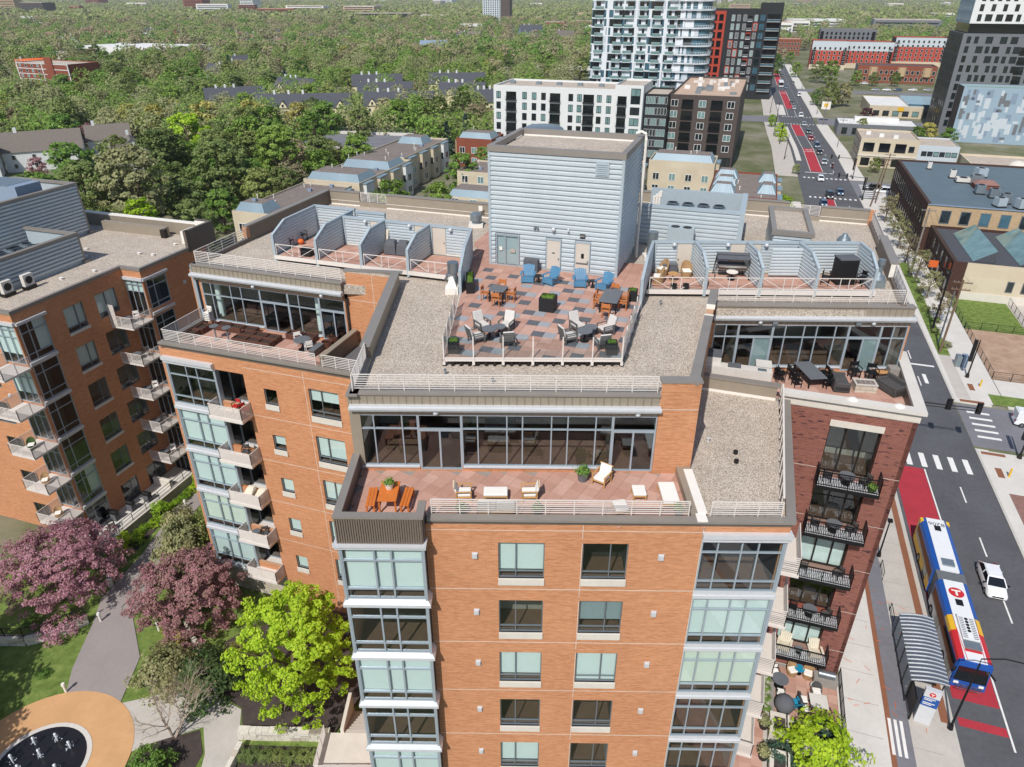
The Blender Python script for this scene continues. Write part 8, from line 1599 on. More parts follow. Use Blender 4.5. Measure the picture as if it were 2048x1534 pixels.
def planter(w, d, h, m, plant=True):
 def fn(o):
  b1(o, 'box', m, ((0, -d/2+.03, 0), (w, .06, h)), ((0, d/2-.03, 0), (w, .06, h)), ((-w/2+.03, 0, 0), (.06, d-.12, h)), ((w/2-.03, 0, 0), (.06, d-.12, h)), bevel=.01); b1(o, 'soil', 'soil', ((0, 0, .02), (w-.1, d-.1, h-.12)), bevel=0)
  if plant:
   rs = np.random.default_rng(int(w*100)); n = 700; pts = np.stack([rs.uniform(-w/2+.1, w/2-.1, n), rs.uniform(-d/2+.1, d/2-.1, n), rs.uniform(h-.1, h+.05, n)], 1); obj('plants', leaf_mesh('plants', pts, .045, 'grass_blade', rs), o)
 return fn
def wicker(m, c):
 def fn(o):
  q = MB()
  rg = [[(math.cos(t)*.34*s, math.sin(t)*.34*s+.02, z) for t in [math.pi*2*i/14 for i in range(14)]] for s, z in ((.85, 0), (.95, .25), (1, .38))]; q.loft(rg); q.build('base', m, o); b1(o, 'cushion', c, ((0, 0, .38), (.5, .5, .1)), bevel=.04)
  q = MB(); n = 12; out, inn = [], []
  prev = None
  for i in range(n+1):
   t = math.pi*i/n; h = .4+.55*math.sin(t)**.7; x, y = -math.cos(t)*.36, math.sin(t)*.3+.05; cur = [(x, y, .36), (x, y, h), (x*.88, y*.86, h), (x*.88, y*.86, .36)]
   if prev:
    for k in range(4): q.quad(prev[k], cur[k], cur[(k+1) % 4], prev[(k+1) % 4])
   prev = cur
  q.build('backrest', m, o)
 return fn
def sofa(w, m, c, fr_h=.7):
 def fn(o):
  b1(o, 'base', m, ((0, 0, .08), (w, .85, .3))); b1(o, 'backrest', m, ((0, .37, .1), (w, .16, fr_h)), bevel=.05)
  for sx in (-1, 1): b1(o, 'armrest', m, ((sx*(w/2-.09), 0, .1), (.18, .85, .5)), bevel=.05)
  n = 2 if w > 1.1 else 1
  for i in range(n): b1(o, 'seat_cushion', c, ((-w/2+.18+(w-.36)*(i+.5)/n, -.04, .38), ((w-.38)/n, .7, .14)), bevel=.04)
 return fn
def wood_chair(o):
 legs(o, .7, .72, .56, .06, 'light_wood'); b1(o, 'seat_cushion', 'cushion_white', ((0, -.02, .28), (.58, .62, .14)), bevel=.04); q = MB(); q.hexa([(-.29, .26, .4), (.29, .26, .4), (.29, .36, .4), (-.29, .36, .4), (-.29, .38, .85), (.29, .38, .85), (.29, .48, .85), (-.29, .48, .85)]); q.build('back_cushion', 'cushion_white', o, bevel=.03)
 for sx in (-1, 1): b1(o, 'armrest', 'light_wood', ((sx*.33, 0, .56), (.08, .74, .04)))
 b1(o, 'back_rail', 'light_wood', ((0, .42, .8), (.7, .05, .06))); b1(o, 'seat_frame', 'light_wood', ((0, 0, .22), (.68, .7, .06)))
def ottoman(w, d):
 def fn(o): legs(o, w, d, .3, .06, 'light_wood'); b1(o, 'cushion', 'cushion_white', ((0, 0, .3), (w, d, .14)), bevel=.04); b1(o, 'frame', 'light_wood', ((0, 0, .22), (w*.98, d*.98, .08)))
 return fn
def wsofa(o):
 legs(o, 1.7, .8, .5, .06, 'light_wood'); 
 for i in range(2): b1(o, 'seat_cushion', 'cushion_white', ((-.42+i*.84, -.04, .28), (.8, .68, .14)), bevel=.04); b1(o, 'back_cushion', 'cushion_white', ((-.42+i*.84, .34, .42), (.8, .16, .42)), bevel=.04)
 b1(o, 'frame', 'light_wood', ((0, 0, .2), (1.7, .8, .08)))
def bench(w, d, h, m):
 def fn(o):
  for i in range(3): b1(o, 'slat', m, ((-w/2+w*(i+.5)/3, 0, h-.05), (w/3-.015, d, .05)))
  legs(o, w*.95, d*.92, h-.05, .07, m)
 return fn
def pot(r, h, m, leaf=None):
 def fn(o):
  q = MB(); n = 20; rg = [[(math.cos(2*math.pi*i/n)*a, math.sin(2*math.pi*i/n)*a, z) for i in range(n)] for a, z in ((r*.72, 0), (r, h), (r*.85, h), (r*.8, h-.1))]; q.loft(rg); q.build('pot', m, o, smooth=True); q = MB(); q.cyl(0, 0, h-.14, h-.1, r*.8, 16); q.build('soil', 'soil', o)
  if leaf: rs = np.random.default_rng(5); pts = rs.normal(size=(260, 3))*np.array([r*.5, r*.5, r*.3])+np.array([0, 0, h+r*.25]); obj('plant', leaf_mesh('plant', pts, .07, leaf, rs), o)
 return fn
PT = {k: T(f) for k, f in dict(lounge=lounge, adiron=adiron, teak=dining('teak', 'teak'), blackch=dining('black_metal', 'black_plastic'), greych=dining('black_metal', 'wicker_dark'), redch=dining('black_metal', 'red_paint'), whitech=dining('metal_white', 'flash_white'), wick=wicker('wicker_tan', 'cushion_white'), wickb=wicker('wicker_dark', 'cushion_white'), dsofa=sofa(1.5, 'wicker_dark', 'wicker_dark'), wchair=wood_chair, wsofa=wsofa, ott=ottoman(.6, .7), ctab=ottoman(1.1, .6), chaise=ottoman(.75, 1.5), obench=bench(.42, 1.35, .46, 'orange_wood'), otable=rect_table(.85, 1.45, .76, 'orange_wood', 'orange_wood'), slate4=rect_table(.95, .95, .74, 'slate_top', 'black_metal'), slateL=rect_table(1.05, 2.0, .74, 'slate_top', 'black_metal'), rt=round_table(.33, .5, 'slate_top', 'black_metal'), rtb=round_table(.55, .74, 'slate_top', 'black_metal'), bart=round_table(.3, 1.02, 'slate_top', 'galv'), sidet=round_table(.24, .45, 'planter_black', 'planter_black'), plB=planter(.8, .8, .75, 'planter_black'), plS=planter(.55, .55, .65, 'planter_black'), plL=planter(.5, 1.9, .7, 'planter_black'), plBr=planter(1.0, .7, .42, 'planter_brown', False), potg=pot(.3, .5, 'slate_top', 'leaf_green'), potb=pot(.36, .5, 'planter_brown'), potw=pot(.28, .4, 'flash_white', 'leaf_green'), dtable=rect_table(1.1, 2.3, .75, 'slate_top', 'black_metal')).items()}
RT = R1
LG = 'lounge chairs on the roof terrace'
for i, (x, y, rz, lb) in enumerate(((-1.9, 41.5, 35, 'back left chair of the left lounge group'), (-.35, 41.5, -25, 'back right chair of the left lounge group'), (-2.2, 39.8, 120, 'front left chair of the left lounge group'), (-.3, 39.3, 190, 'front right chair of the left lounge group'), (4.2, 41.4, 30, 'back left chair of the right lounge group'), (5.9, 40.9, -60, 'back right chair of the right lounge group'), (3.5, 39.8, 115, 'front left chair of the right lounge group'), (5.45, 38.9, 195, 'front right chair of the right lounge group'))): put(PT['lounge'], 'lounge_chair', 'chair', x, y, RT, rz, 'grey cushioned '+lb, LG)
for i, (x, y, h) in enumerate(((-1.4, 40.2, 1.2), (-.8, 40.75, 1.05), (4.5, 39.9, 1.2), (4.95, 40.7, 1.05))): put(PT['rt'], 'side_table', 'table', x, y, RT, 0, ['lower round slate table of the left lounge group', 'higher round slate table of the left lounge group', 'front round slate table of the right lounge group', 'back round slate table of the right lounge group'][i], 'round tables on the roof terrace', h*1.2)
for i, (x, y, rz) in enumerate(((1.2, 50.2, -8), (2.9, 49.8, -40), (5.0, 49.3, -5), (6.7, 48.6, -40))): put(PT['adiron'], 'adirondack_chair', 'chair', x, y, RT, rz, f'{["leftmost", "second", "third", "rightmost"][i]} blue slatted armchair in front of the lift tower', 'blue armchairs on the terrace')
put(PT['sidet'], 'side_table', 'table', 2.0, 50.1, RT, 0, 'black drum side table between the left blue armchairs'); put(PT['sidet'], 'side_table', 'table', 5.9, 49.0, RT, 0, 'black drum side table between the right blue armchairs')
put(PT['plB'], 'planter', 'planter', 2.45, 44.9, RT, -18, 'large square black planter in the middle of the terrace', sc_=1.3); put(PT['plL'], 'planter', 'planter', -3.05, 48.9, RT, 3, 'long black planter beside the left stall wall'); put(PT['plS'], 'planter', 'planter', 8.45, 46.6, RT, -14, 'black planter beside the right stall wall'); put(PT['plS'], 'planter', 'planter', -3.5, 38.4, RT, 0, 'small black planter in the front left terrace corner'); put(PT['plS'], 'planter', 'planter', 5.95, 38.2, RT, 0, 'small black planter in the front right terrace corner')
put(PT['slate4'], 'dining_table', 'table', -.95, 46.6, RT, -18, 'square slate dining table at the left of the terrace')
for i, (x, y, rz) in enumerate(((-1.85, 46.6, 72), (-1.05, 45.55, 162), (-.05, 46.4, 252), (-.75, 47.7, -18))): put(PT['teak'], 'dining_chair', 'chair', x, y, RT, rz, f'{["left", "front", "right", "back"][i]} teak chair at the square slate table', 'teak dining chairs')
put(PT['slateL'], 'dining_table', 'table', 6.75, 45.2, RT, -18, 'long slate dining table at the right of the terrace')
for i, (x, y, rz) in enumerate(((6.25, 43.6, 162), (7.55, 44.9, 252), (7.75, 45.7, 252), (5.85, 45.1, 72), (6.15, 46.0, 72), (7.2, 46.8, -18))): put(PT['teak'], 'dining_chair', 'chair', x, y, RT, rz, f'{["front", "near right", "far right", "near left", "far left", "back"][i]} teak chair at the long slate table', 'teak dining chairs')
o = empty('storage_cabinet', (1.5, 52.45, RT), R(GRID), 'dark grey two-door storage cabinet against the lift tower', 'cabinet'); b1(o, 'carcass', 'cover_grey', ((0, 0, 0), (1.15, .5, 1.0)));
for s in (-1, 1): b1(o, 'door', 'cover_grey', ((s*.28, -.26, .05), (.54, .03, .9)))
PZ = 25.0
put(PT['otable'], 'dining_table', 'table', -6.65, 30.75, PZ, 0, 'orange wooden dining table in the patio corner'); put(PT['obench'], 'bench', 'bench', -7.6, 30.75, PZ, 2, 'orange slatted bench left of the orange table'); put(PT['obench'], 'bench', 'bench', -5.7, 30.75, PZ, -4, 'orange slatted bench right of the orange table'); put(PT['potw'], 'potted_plant', 'plant', -6.65, 31.0, PZ+.92, 0, 'green plant in a white bowl on the orange table', sc_=.9)
put(PT['wchair'], 'armchair', 'chair', -2.65, 31.3, PZ, 92, 'white cushioned armchair left of the white coffee table'); put(PT['wchair'], 'armchair', 'chair', .95, 31.3, PZ, -88, 'white cushioned armchair right of the white coffee table'); put(PT['ctab'], 'coffee_table', 'table', -.9, 31.3, PZ, 0, 'white low coffee table between two armchairs'); put(PT['wsofa'], 'sofa', 'sofa', -.85, 30.1, PZ, 180, 'white cushioned sofa against the front railing'); put(PT['wchair'], 'armchair', 'chair', 5.1, 32.7, PZ, -35, 'white cushioned wooden armchair beside the grey plant pot'); put(PT['potg'], 'potted_plant', 'plant', 4.05, 32.95, PZ, 0, 'green plant in a grey pot near the patio glazing'); put(PT['ott'], 'ottoman', 'stool', 7.0, 31.4, PZ, 0, 'white ottoman near the right patio door'); put(PT['chaise'], 'chaise_longue', 'lounger', 8.6, 31.2, PZ, 0, 'white chaise longue at the right end of the patio'); put(PT['ott'], 'ottoman', 'stool', 5.8, 30.1, PZ, 8, 'white footstool against the front railing')
for i, x in enumerate((-2.7, 1.35, 8.9)): put(PT['potg'], 'potted_plant', 'plant', x, 29.9, PZ, 0, f'green plant behind the front railing, {["left of the sofa", "right of the sofa", "at the right end"][i]}', sc_=.9)
sp = MB()
for x, y in ((.1, 32.4), (2.6, 32.2), (3.9, 32.1), (-1.9, 32.6)): sp.cbox((x, y, 25.005), (.34, .34, .012), .4)
for i, (x, y) in enumerate(((-23.85, 53.75), (-22.6, 53.3), (-21.35, 52.85), (-25.4, 53.3), (-25.9, 52.1), (-17.5, 52.0), (-16.2, 51.55))): put(PT['plBr'], 'planter_box', 'planter', x, y, PZ, -18 if i not in (3, 4) else 72, f'{["left", "middle", "right", "far side", "near side", "first right-hand", "second right-hand"][i]} brown planter box on the left deck', 'brown planters on the left deck')
for i in range(6): x, y = -21.6+(i % 3)*1.12+(i//3)*.3, 51.2-(i % 3)*.37+(i//3)*.9; put(PT['plBr'], 'planter_box', 'planter', x, y, PZ, -18, f'{["near left", "near middle", "near right", "far left", "far middle", "far right"][i]} box of the brown planter block on the left deck', 'brown planters on the left deck', 1.15)
put(PT['bart'], 'bar_table', 'table', -23.75, 51.7, PZ, 0, 'left tall round bar table on the left deck'); put(PT['bart'], 'bar_table', 'table', -22.65, 51.4, PZ, 0, 'right tall round bar table on the left deck'); put(PT['rtb'], 'dining_table', 'table', -16.3, 49.9, PZ, 0, 'round dark table on the left deck')
for i, (x, y, rz) in enumerate(((-16.85, 50.7, 30), (-15.75, 49.5, 210))): put(PT['whitech'], 'dining_chair', 'chair', x, y, PZ, rz, ['cream chair behind the round deck table', 'cream chair in front of the round deck table'][i])
for i, (x, y) in enumerate(((-13.85, 52.1), (-14.2, 51.15), (-14.5, 50.2))): put(PT['potb'], 'round_planter', 'planter', x, y, PZ, 0, f'{["far", "middle", "near"][i]} round brown pot beside the deck partition', sc_=1.15)
for i in range(5): put(PT['whitech'], 'stacking_chair', 'chair', -25.3, 54.55, PZ+i*.16, -18, 'white plastic chair in the stack at the deck corner', 'stacked white chairs', 1.15)
o = empty('deck_bench', (-15.1, 49.3, PZ), R(72), 'dark storage bench beside the deck partition', 'bench'); b1(o, 'box', 'grey_wood', ((0, 0, 0), (1.4, .5, .5))); b1(o, 'lid', 'slate_top', ((0, 0, .5), (1.45, .55, .05)))
for i, (x, y, rz) in enumerate(((-18.2, 60.3, 60), (-18.95, 58.7, 80))): put(PT['greych'], 'patio_chair', 'chair', x, y, RT, rz, ['far dark patio chair in the first left stall', 'near dark patio chair in the first left stall'][i])
o = empty('ball', (-18.1, 59.2, RT), 0, 'orange pumpkin-shaped ball in the first left stall', 'ball'); q = MB(); q.sphere((0, 0, .25), .28, 14, sz=.85); q.build('body', 'orange_paint', o, smooth=True); MB().cyl(0, 0, .45, .58, .04, 6).build('stem', 'wood_pole', o)
o = empty('storage_crate', (-16.8, 56.2, RT), R(GRID), 'black crate at the front of the first left stall', 'crate'); b1(o, 'box', 'planter_black', ((0, 0, 0), (.9, .6, .6))); b1(o, 'lid', 'black_plastic', ((0, 0, .6), (.95, .65, .05)))
for i, (x, y) in enumerate(((-9.95, 56.75), (-8.9, 56.45))):
 o = empty('covered_grill', (x, y, RT), R(GRID), ['left grey covered grill in the third left stall', 'right grey covered grill in the third left stall'][i], 'grill'); q = MB(); q.loft([[(-.55, -.42, 0), (.55, -.42, 0), (.55, .42, 0), (-.55, .42, 0)], [(-.5, -.38, .8), (.5, -.38, .8), (.5, .38, .8), (-.5, .38, .8)], [(-.36, -.24, 1.15), (.36, -.24, 1.15), (.36, .24, 1.2), (-.36, .24, 1.2)]]); q.build('cover', 'cover_grey', o, bevel=.06); b1(o, 'foot', 'black_plastic', ((0, 0, 0), (1.14, .88, .05)))
o = empty('leaning_board', (-10.6, 57.7, RT), R(GRID), 'cream board leaning in the third left stall corner', 'board'); q = MB(); q.hexa([(-.3, -.3, 0), (.3, -.3, 0), (.3, -.22, 0), (-.3, -.22, 0), (-.3, .2, 1.7), (.3, .2, 1.7), (.3, .26, 1.7), (-.3, .26, 1.7)]); q.build('panel', 'cover_cream', o)
for i, (x, y, rz) in enumerate(((11.45, 51.6, -60), (13.2, 51.1, 0), (10.85, 50.0, -100))): put(PT['wick'], 'wicker_chair', 'chair', x, y, RT, rz, f'{["white-cushioned", "high-backed", "front left"][i]} tan wicker chair in the first right stall', sc_=1.3)
put(PT['rt'], 'side_table', 'table', 12.05, 50.4, RT, 0, 'small tan table between the wicker chairs', mats={'slate_top': 'light_wood', 'black_metal': 'wicker_tan'}); put(PT['rt'], 'side_table', 'table', 16.5, 50.6, RT, 0, 'white round table under the swing seat', mats={'slate_top': 'flash_white'}, sc_=1.3)
o = empty('storage_box', (12.1, 52.0, RT), 0, 'grey storage box behind the wicker chairs', 'box'); b1(o, 'box', 'cover_grey', ((0, 0, 0), (1.1, .5, .75))); b1(o, 'lid', 'slate_top', ((0, 0, .75), (1.15, .55, .06)))
o = empty('swing_seat', (16.6, 51.2, RT), R(-8), 'striped hammock swing seat on a dark frame in the second right stall', 'swing'); q = MB()
for s in (-1, 1): q.tube([(s*1.25, -.6, 0), (s*1.2, 0, 1.7), (s*1.25, .6, 0)], .04, 8)
q.tube([(-1.2, 0, 1.7), (1.2, 0, 1.7)], .04, 8); q.build('frame', 'black_metal', o); q = MB()
for i in range(8): a, b = i/8, (i+1)/8; h = lambda t: 1.05-.5*math.sin(math.pi*t); q.quad((-1.0, -.5+a, h(a)), (1.0, -.5+a, h(a)), (1.0, -.5+b, h(b)), (-1.0, -.5+b, h(b)), i % 2)
q.build('sling', ['cushion_grey', 'cover_grey'], o); q = MB(); q.hexa([(-1.2, -.7, 1.6), (1.2, -.7, 1.6), (1.2, .5, 1.75), (-1.2, .5, 1.75), (-1.2, -.7, 1.63), (1.2, -.7, 1.63), (1.2, .5, 1.78), (-1.2, .5, 1.78)]); q.build('canopy', 'cover_grey', o)
o = empty('storage_locker', (24.6, 50.0, RT), R(2), 'tall black storage locker in the last right stall', 'locker'); b1(o, 'carcass', 'planter_black', ((0, 0, 0), (1.4, 1.1, 1.9))); b1(o, 'lid', 'cover_grey', ((0, 0, 1.9), (1.5, 1.2, .1))); b1(o, 'door', 'black_plastic', ((0, -.56, .1), (1.3, .03, 1.7)))
put(PT['blackch'], 'patio_chair', 'chair', 23.2, 49.7, RT, 60, 'black metal chair left of the black locker'); put(PT['blackch'], 'patio_chair', 'chair', 25.8, 49.5, RT, -60, 'black metal chair right of the black locker')
for i, (x, y) in enumerate(((11.8, 48.8), (12.7, 48.8))): put(PT['potb'], 'round_planter', 'planter', x, y, RT, 0, ['left small dark pot at the first right stall rail', 'right small dark pot at the first right stall rail'][i], sc_=.7, mats={'planter_brown': 'planter_black'})
put(PT['dtable'], 'dining_table', 'table', 21.3, 44.85, PZ, 6, 'long dark dining table on the right wing patio', sc_=1.15)
for i, (x, y, rz) in enumerate(((20.25, 45.4, 90), (20.2, 44.7, 90), (20.15, 44.0, 90), (22.45, 45.2, -90), (22.4, 44.5, -90), (22.3, 43.8, -90), (21.5, 46.0, 0))): put(PT['blackch'], 'dining_chair', 'chair', x, y, PZ, rz+6, f'{["far left", "middle left", "near left", "far right", "middle right", "near right", "head"][i]} black chair at the long dark patio table', 'black patio dining chairs', 1.15)
for i in range(3): put(PT['blackch'], 'stacking_chair', 'chair', 19.1, 44.9-i*.25, PZ+.2*i, 90, 'black patio chair stacked beside the pale bar counter', 'stacked black chairs', 1.1)
put(PT['dsofa'], 'wicker_sofa', 'sofa', 23.1, 43.9, PZ, 80, 'left dark wicker loveseat on the right wing patio', sc_=1.25); put(PT['dsofa'], 'wicker_sofa', 'sofa', 26.45, 43.3, PZ, -72, 'right dark wicker loveseat by the white parapet', sc_=1.25)
for i, (x, y, rz) in enumerate(((24.7, 45.2, 0), (25.8, 44.9, -8))): put(PT['blackch'], 'patio_chair', 'chair', x, y, PZ, rz, ['left black armchair behind the fire table', 'right black armchair behind the fire table'][i], sc_=1.4)
o = empty('fire_table', (24.7, 43.5, PZ), R(-8), 'stone fire pit table with dark gravel tray', 'fire pit'); b1(o, 'base', 'block_stone', ((0, 0, 0), (1.45, .95, .55))); b1(o, 'rim', 'concrete', ((0, -.42, .55), (1.5, .16, .08)), ((0, .42, .55), (1.5, .16, .08)), ((-.68, 0, .55), (.14, .7, .08)), ((.68, 0, .55), (.14, .7, .08))); b1(o, 'gravel_tray', 'gravel_dark', ((0, 0, .5), (1.25, .72, .08)))
o = empty('corner_bench', (26.9, 45.3, PZ), R(-6), 'wooden bench with grey box in the patio corner', 'bench'); b1(o, 'seat', 'light_wood', ((-.2, 0, .4), (1.0, .4, .06))); b1(o, 'leg', 'black_metal', ((-.6, 0, 0), (.06, .36, .4)), ((.2, 0, 0), (.06, .36, .4))); b1(o, 'box', 'concrete_dark', ((.65, .2, 0), (.7, .7, .8)))
o = empty('outdoor_kitchen', (16.2, 45.0, PZ), R(-16), 'pale stone outdoor kitchen counter with grills', 'kitchen'); b1(o, 'counter', 'concrete_light', ((0, 0, 0), (4.6, .75, 1.05)), ((1.75, .95, 0), (1.1, 1.3, 1.05))); b1(o, 'griddle', 'cover_grey', ((-.3, 0, 1.05), (.9, .6, .12))); b1(o, 'grill_box', 'concrete_light', ((-1.75, .5, .0), (1.0, .9, 1.5))); b1(o, 'grill_lid', 'cover_grey', ((-1.75, .5, 1.5), (1.0, .8, .3))); b1(o, 'sink', 'steel', ((1.6, -.1, 1.05), (.6, .4, .03)))
for i, (p, q) in enumerate(((8.3, 45.0), (11.2, 45.0))): pass
for i, (x, y) in enumerate((G(8.6, 45.35), G(11.4, 45.35))): o = empty('vent_cap', (x, y, 26.02), 0, ['left white dome cap on the right wing coping', 'right white dome cap on the right wing coping'][i], 'vent cap'); q = MB(); q.sphere((0, 0, 0), .32, 14, sz=.5); q.build('dome', 'flash_white', o, smooth=True); MB().cyl(0, 0, -.02, .03, .34, 14).build('rim', 'flash_white', o)
def onb(fr, u, n, z): x, y, zz = fr.P(u, n, z); return x, y, zz
put(PT['redch'], 'balcony_chair', 'chair', *onb(LQ, -35.9, .1, 20.28), -18, 'red chair on the top balcony of the left wing', sc_=1.15); put(PT['redch'], 'balcony_chair', 'chair', *onb(LQ, -35.0, .3, 20.28), 60, 'second red chair on the top balcony of the left wing', sc_=1.1); put(PT['greych'], 'balcony_chair', 'chair', *onb(LQ, -35.8, .3, 16.06), 10, 'grey chair on the second balcony of the left wing', sc_=1.2); put(PT['greych'], 'balcony_chair', 'chair', *onb(LQ, -35.0, .3, 16.06), -40, 'dark chair at the right of the second left wing balcony', sc_=1.2)
for i, u in enumerate((-36.2, -35.1)): o = empty('covered_furniture', (*onb(LQ, u, .35, 11.84)[:2], 11.84), R(GRID), ['left cream covered chair on the third left wing balcony', 'right cream covered chair on the third left wing balcony'][i], 'covered chair'); q = MB(); q.loft([[(-.45, -.45, 0), (.45, -.45, 0), (.45, .45, 0), (-.45, .45, 0)], [(-.4, -.38, .6), (.4, -.38, .6), (.4, .4, .75), (-.4, .4, .75)], [(-.3, .1, .95), (.3, .1, .95), (.3, .36, 1.0), (-.3, .36, 1.0)]]); q.build('cover', 'cover_cream', o, bevel=.06)
put(PT['rt'], 'side_table', 'table', *onb(LQ, -36.4, .5, 7.62), 0, 'small table on the fourth left wing balcony', sc_=1.1); put(PT['greych'], 'balcony_chair', 'chair', *onb(LQ, -35.5, .4, 7.62), 20, 'grey chair on the fourth left wing balcony', sc_=1.2)
for k, f in enumerate(FLR[:5]):
 lv = ['top', 'second', 'third', 'fourth', 'lowest'][k]
 if k != 2: put(PT['rtb' if k != 4 else 'rt'], 'balcony_table', 'table', *onb(BQ, 9.4, .5, 19.84-f), 0, f'table on the {lv} black balcony of the red brick face', sc_=.95)
 if k < 4: put(PT['greych' if k != 3 else 'blackch'], 'balcony_chair', 'chair', *onb(BQ, 8.2, .5, 19.84-f), 60, f'left chair on the {lv} black balcony', sc_=1.15); put(PT['greych'], 'balcony_chair', 'chair', *onb(BQ, 10.6, .5, 19.84-f), -70, f'right chair on the {lv} black balcony', sc_=1.15)
 else:
  for i, u in enumerate((8.3, 10.6)): put(PT['adiron'], 'adirondack_chair', 'chair', *onb(BQ, u, .3, 19.84-f), -18+(10 if i else -10), f'{["left", "right"][i]} tan slatted armchair on the lowest black balcony', mats={'chair_blue': 'cover_cream'})
put(PT['potw'], 'potted_plant', 'plant', *onb(BQ, 11.0, .9, 19.84), 0, 'plant in a green pot at the corner of the top black balcony', mats={'flash_white': 'leaf_dark'}, sc_=1.0)
for k in range(5):
 z = 20.1-LF[k]; lv = ['top', 'second', 'third', 'fourth', 'lowest'][k]
 put(PT['greych' if k % 2 else 'whitech'], 'balcony_chair', 'chair', *G(-57.2, 51.2), z, 30, f'chair on the {lv} far balcony of the left block', sc_=1.15); put(PT['rtb'], 'balcony_table', 'table', *G(-57.6, 50.3), z, 0, f'table on the {lv} far balcony of the left block', sc_=.9)
 if k > 1: put(PT['wick'], 'balcony_chair', 'chair', *G(-60.0, 38.4), z, 20, f'chair on the {lv} near balcony of the left block', sc_=1.15, mats={'wicker_tan': 'leaf_dark'} if k == 2 else None)
for i, (p, q) in enumerate(((-57.4, 44.2), (-56.9, 46.0), (-57.8, 42.4))): o = empty('patio_grill', (*G(p, q), .95), R(GRID), f'{["middle", "far", "near"][i]} dark grill on the left block patio', 'grill'); b1(o, 'cart', 'cover_grey', ((0, 0, 0), (.7, .6, .8))); q = MB(); q.tube([(-.4, 0, .95), (.4, 0, .95)], .28, 12); q.build('lid', 'black_plastic', o)
put(PT['greych'], 'patio_chair', 'chair', *G(-56.9, 41.0), .95, 40, 'dark chair on the left block patio', sc_=1.3)
Z = TZ
for i, (x, y, rz) in enumerate(((22.7, 39.1, 10), (23.85, 38.8, -25))): put(PT['wick'], 'wicker_chair', 'chair', x, y, Z, rz, ['left brown wicker chair against the ground terrace wall', 'right brown wicker chair against the ground terrace wall'][i], sc_=1.25)
put(PT['rt'], 'side_table', 'table', 23.3, 39.2, Z, 0, 'blue side table between the brown wicker chairs', mats={'slate_top': 'teal_paint'}); put(PT['rtb'], 'dining_table', 'table', 21.3, 38.0, Z, 0, 'round dark table on the ground terrace', sc_=1.15)
put(PT['whitech'], 'dining_chair', 'chair', 21.2, 38.9, Z, 0, 'pale blue cushioned chair behind the round table', sc_=1.25, mats={'flash_white': 'lamp_glass', 'metal_white': 'black_metal'}); put(PT['whitech'], 'dining_chair', 'chair', 21.0, 37.0, Z, 160, 'pale blue cushioned chair in front of the round table', sc_=1.25, mats={'flash_white': 'lamp_glass', 'metal_white': 'black_metal'})
o = empty('square_table', (23.6, 36.0, Z), R(-12), 'square pale mosaic table on the ground terrace', 'table'); b1(o, 'table_top', 'concrete_light', ((0, 0, .74), (1.3, 1.3, .06))); legs(o, 1.1, 1.1, .74, .08, 'black_metal')
for i, (x, y, rz) in enumerate(((22.6, 36.4, 80), (22.4, 35.6, 85), (23.9, 37.1, -10))): put(PT['wickb'], 'dining_chair', 'chair', x, y, Z, rz, f'{["far left", "near left", "back"][i]} dark chair with pale cushion at the square mosaic table', sc_=1.2)
put(PT['adiron'], 'folding_chair', 'chair', 21.7, 36.0, Z, 180, 'bright blue folding chair on the ground terrace', mats={'chair_blue': 'teal_paint'})
o = empty('egg_chair', (20.9, 35.8, Z), R(40), 'grey covered egg chair at the terrace corner', 'chair'); q = MB(); q.sphere((0, 0, .75), .75, 16, sz=1.0); q.build('cover', 'cover_grey', o, smooth=True); MB().cyl(0, 0, 0, .1, .5, 16).build('foot', 'black_metal', o)
o = empty('barbecue', (25.0, 38.2, Z), R(-18), 'large stainless barbecue against the terrace railing', 'grill'); b1(o, 'cart', 'concrete_dark', ((0, 0, 0), (1.8, .8, .85))); q = MB(); q.tube([(-.6, .05, 1.0), (.6, .05, 1.0)], .34, 16); q.build('lid', 'steel', o, smooth=True); b1(o, 'handle', 'steel', ((0, -.34, 1.0), (.9, .05, .05)))
put(PT['potb'], 'waste_bin', 'bin', 24.0, 37.5, Z, 0, 'white round bin beside the barbecue', sc_=1.2, mats={'planter_brown': 'flash_white', 'soil': 'flash_white'})
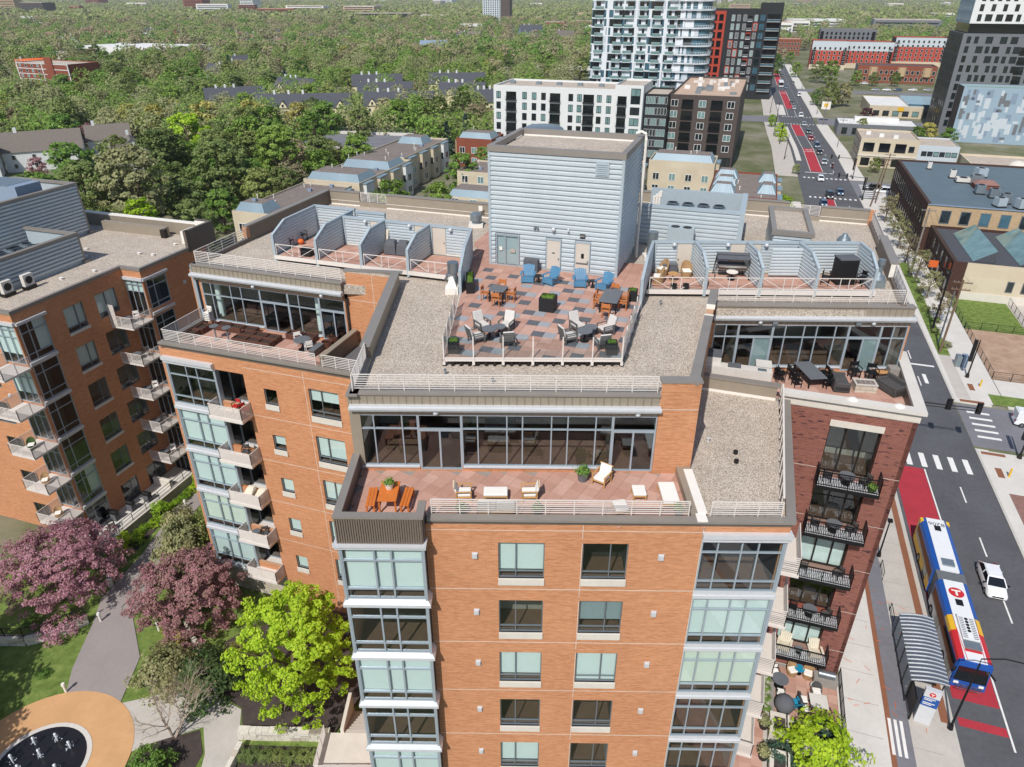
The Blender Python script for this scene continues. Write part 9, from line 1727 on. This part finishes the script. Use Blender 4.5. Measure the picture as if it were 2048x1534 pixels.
railing([G(12.8, 39.2)+(TZ+.12,), G(12.8, 45.0)+(TZ+.12,)], 1.1, None, 'black_metal', vertical=True, post=1.5, name='terrace_railing'); tag(bpy.data.objects['terrace_railing'], 'black railing between the ground terrace and the pavement', 'railing')
for i, (p0, p1, q0, q1) in enumerate(((7.6, 9.0, 38.0, 39.8), (9.9, 12.9, 38.0, 39.8), (7.6, 9.0, 34.5, 36.6))):
 o = empty('stone_planter', (*G((p0+p1)/2, (q0+q1)/2), 0), R(GRID), f'{["left", "right", "lower"][i]} white stone planter below the ground terrace', 'planter'); w, d = p1-p0, q1-q0; b1(o, 'wall', 'stone_white', ((0, -d/2+.15, 0), (w, .3, 1.5)), ((0, d/2-.15, 0), (w, .3, 1.5)), ((-w/2+.15, 0, 0), (.3, d-.6, 1.5)), ((w/2-.15, 0, 0), (.3, d-.6, 1.5))); b1(o, 'soil', 'mulch', ((0, 0, 0), (w-.5, d-.5, 1.35)), bevel=0); q = MB(); railing([(-w/2+.25, -d/2+.25, 1.5), (w/2-.25, -d/2+.25, 1.5), (w/2-.25, d/2-.25, 1.5)], .4, o, 'black_metal', nb=2, post=.8, low=.2)
for i, q_ in enumerate((38.6, 36.0)): put(PT['potg'], 'potted_plant', 'plant', *G(7.2, q_), Z, 0, ['upper dark planter with orange flowers on the walkway', 'lower dark planter with orange flowers on the walkway'][i], mats={'slate_top': 'planter_black', 'leaf_green': 'leaf_olive'}, sc_=1.4)
for k in PT.values():
 for c in list(k.children_recursive): bpy.data.objects.remove(c)
 bpy.data.objects.remove(k)
# thin spring haze
m, ns, ls = new_mat('haze'); out = ns.new('ShaderNodeOutputMaterial'); pv_ = ns.new('ShaderNodeVolumePrincipled'); pv_.inputs['Density'].default_value = 6e-5; pv_.inputs['Color'].default_value = (.93, .96, 1, 1); ls.new(pv_.outputs[0], out.inputs['Volume'])
tag(MB().box(-9500, 9500, -3500, 12500, -2, 120).build('haze', 'haze'), 'thin pale haze over the distant city', 'haze', kind='stuff')
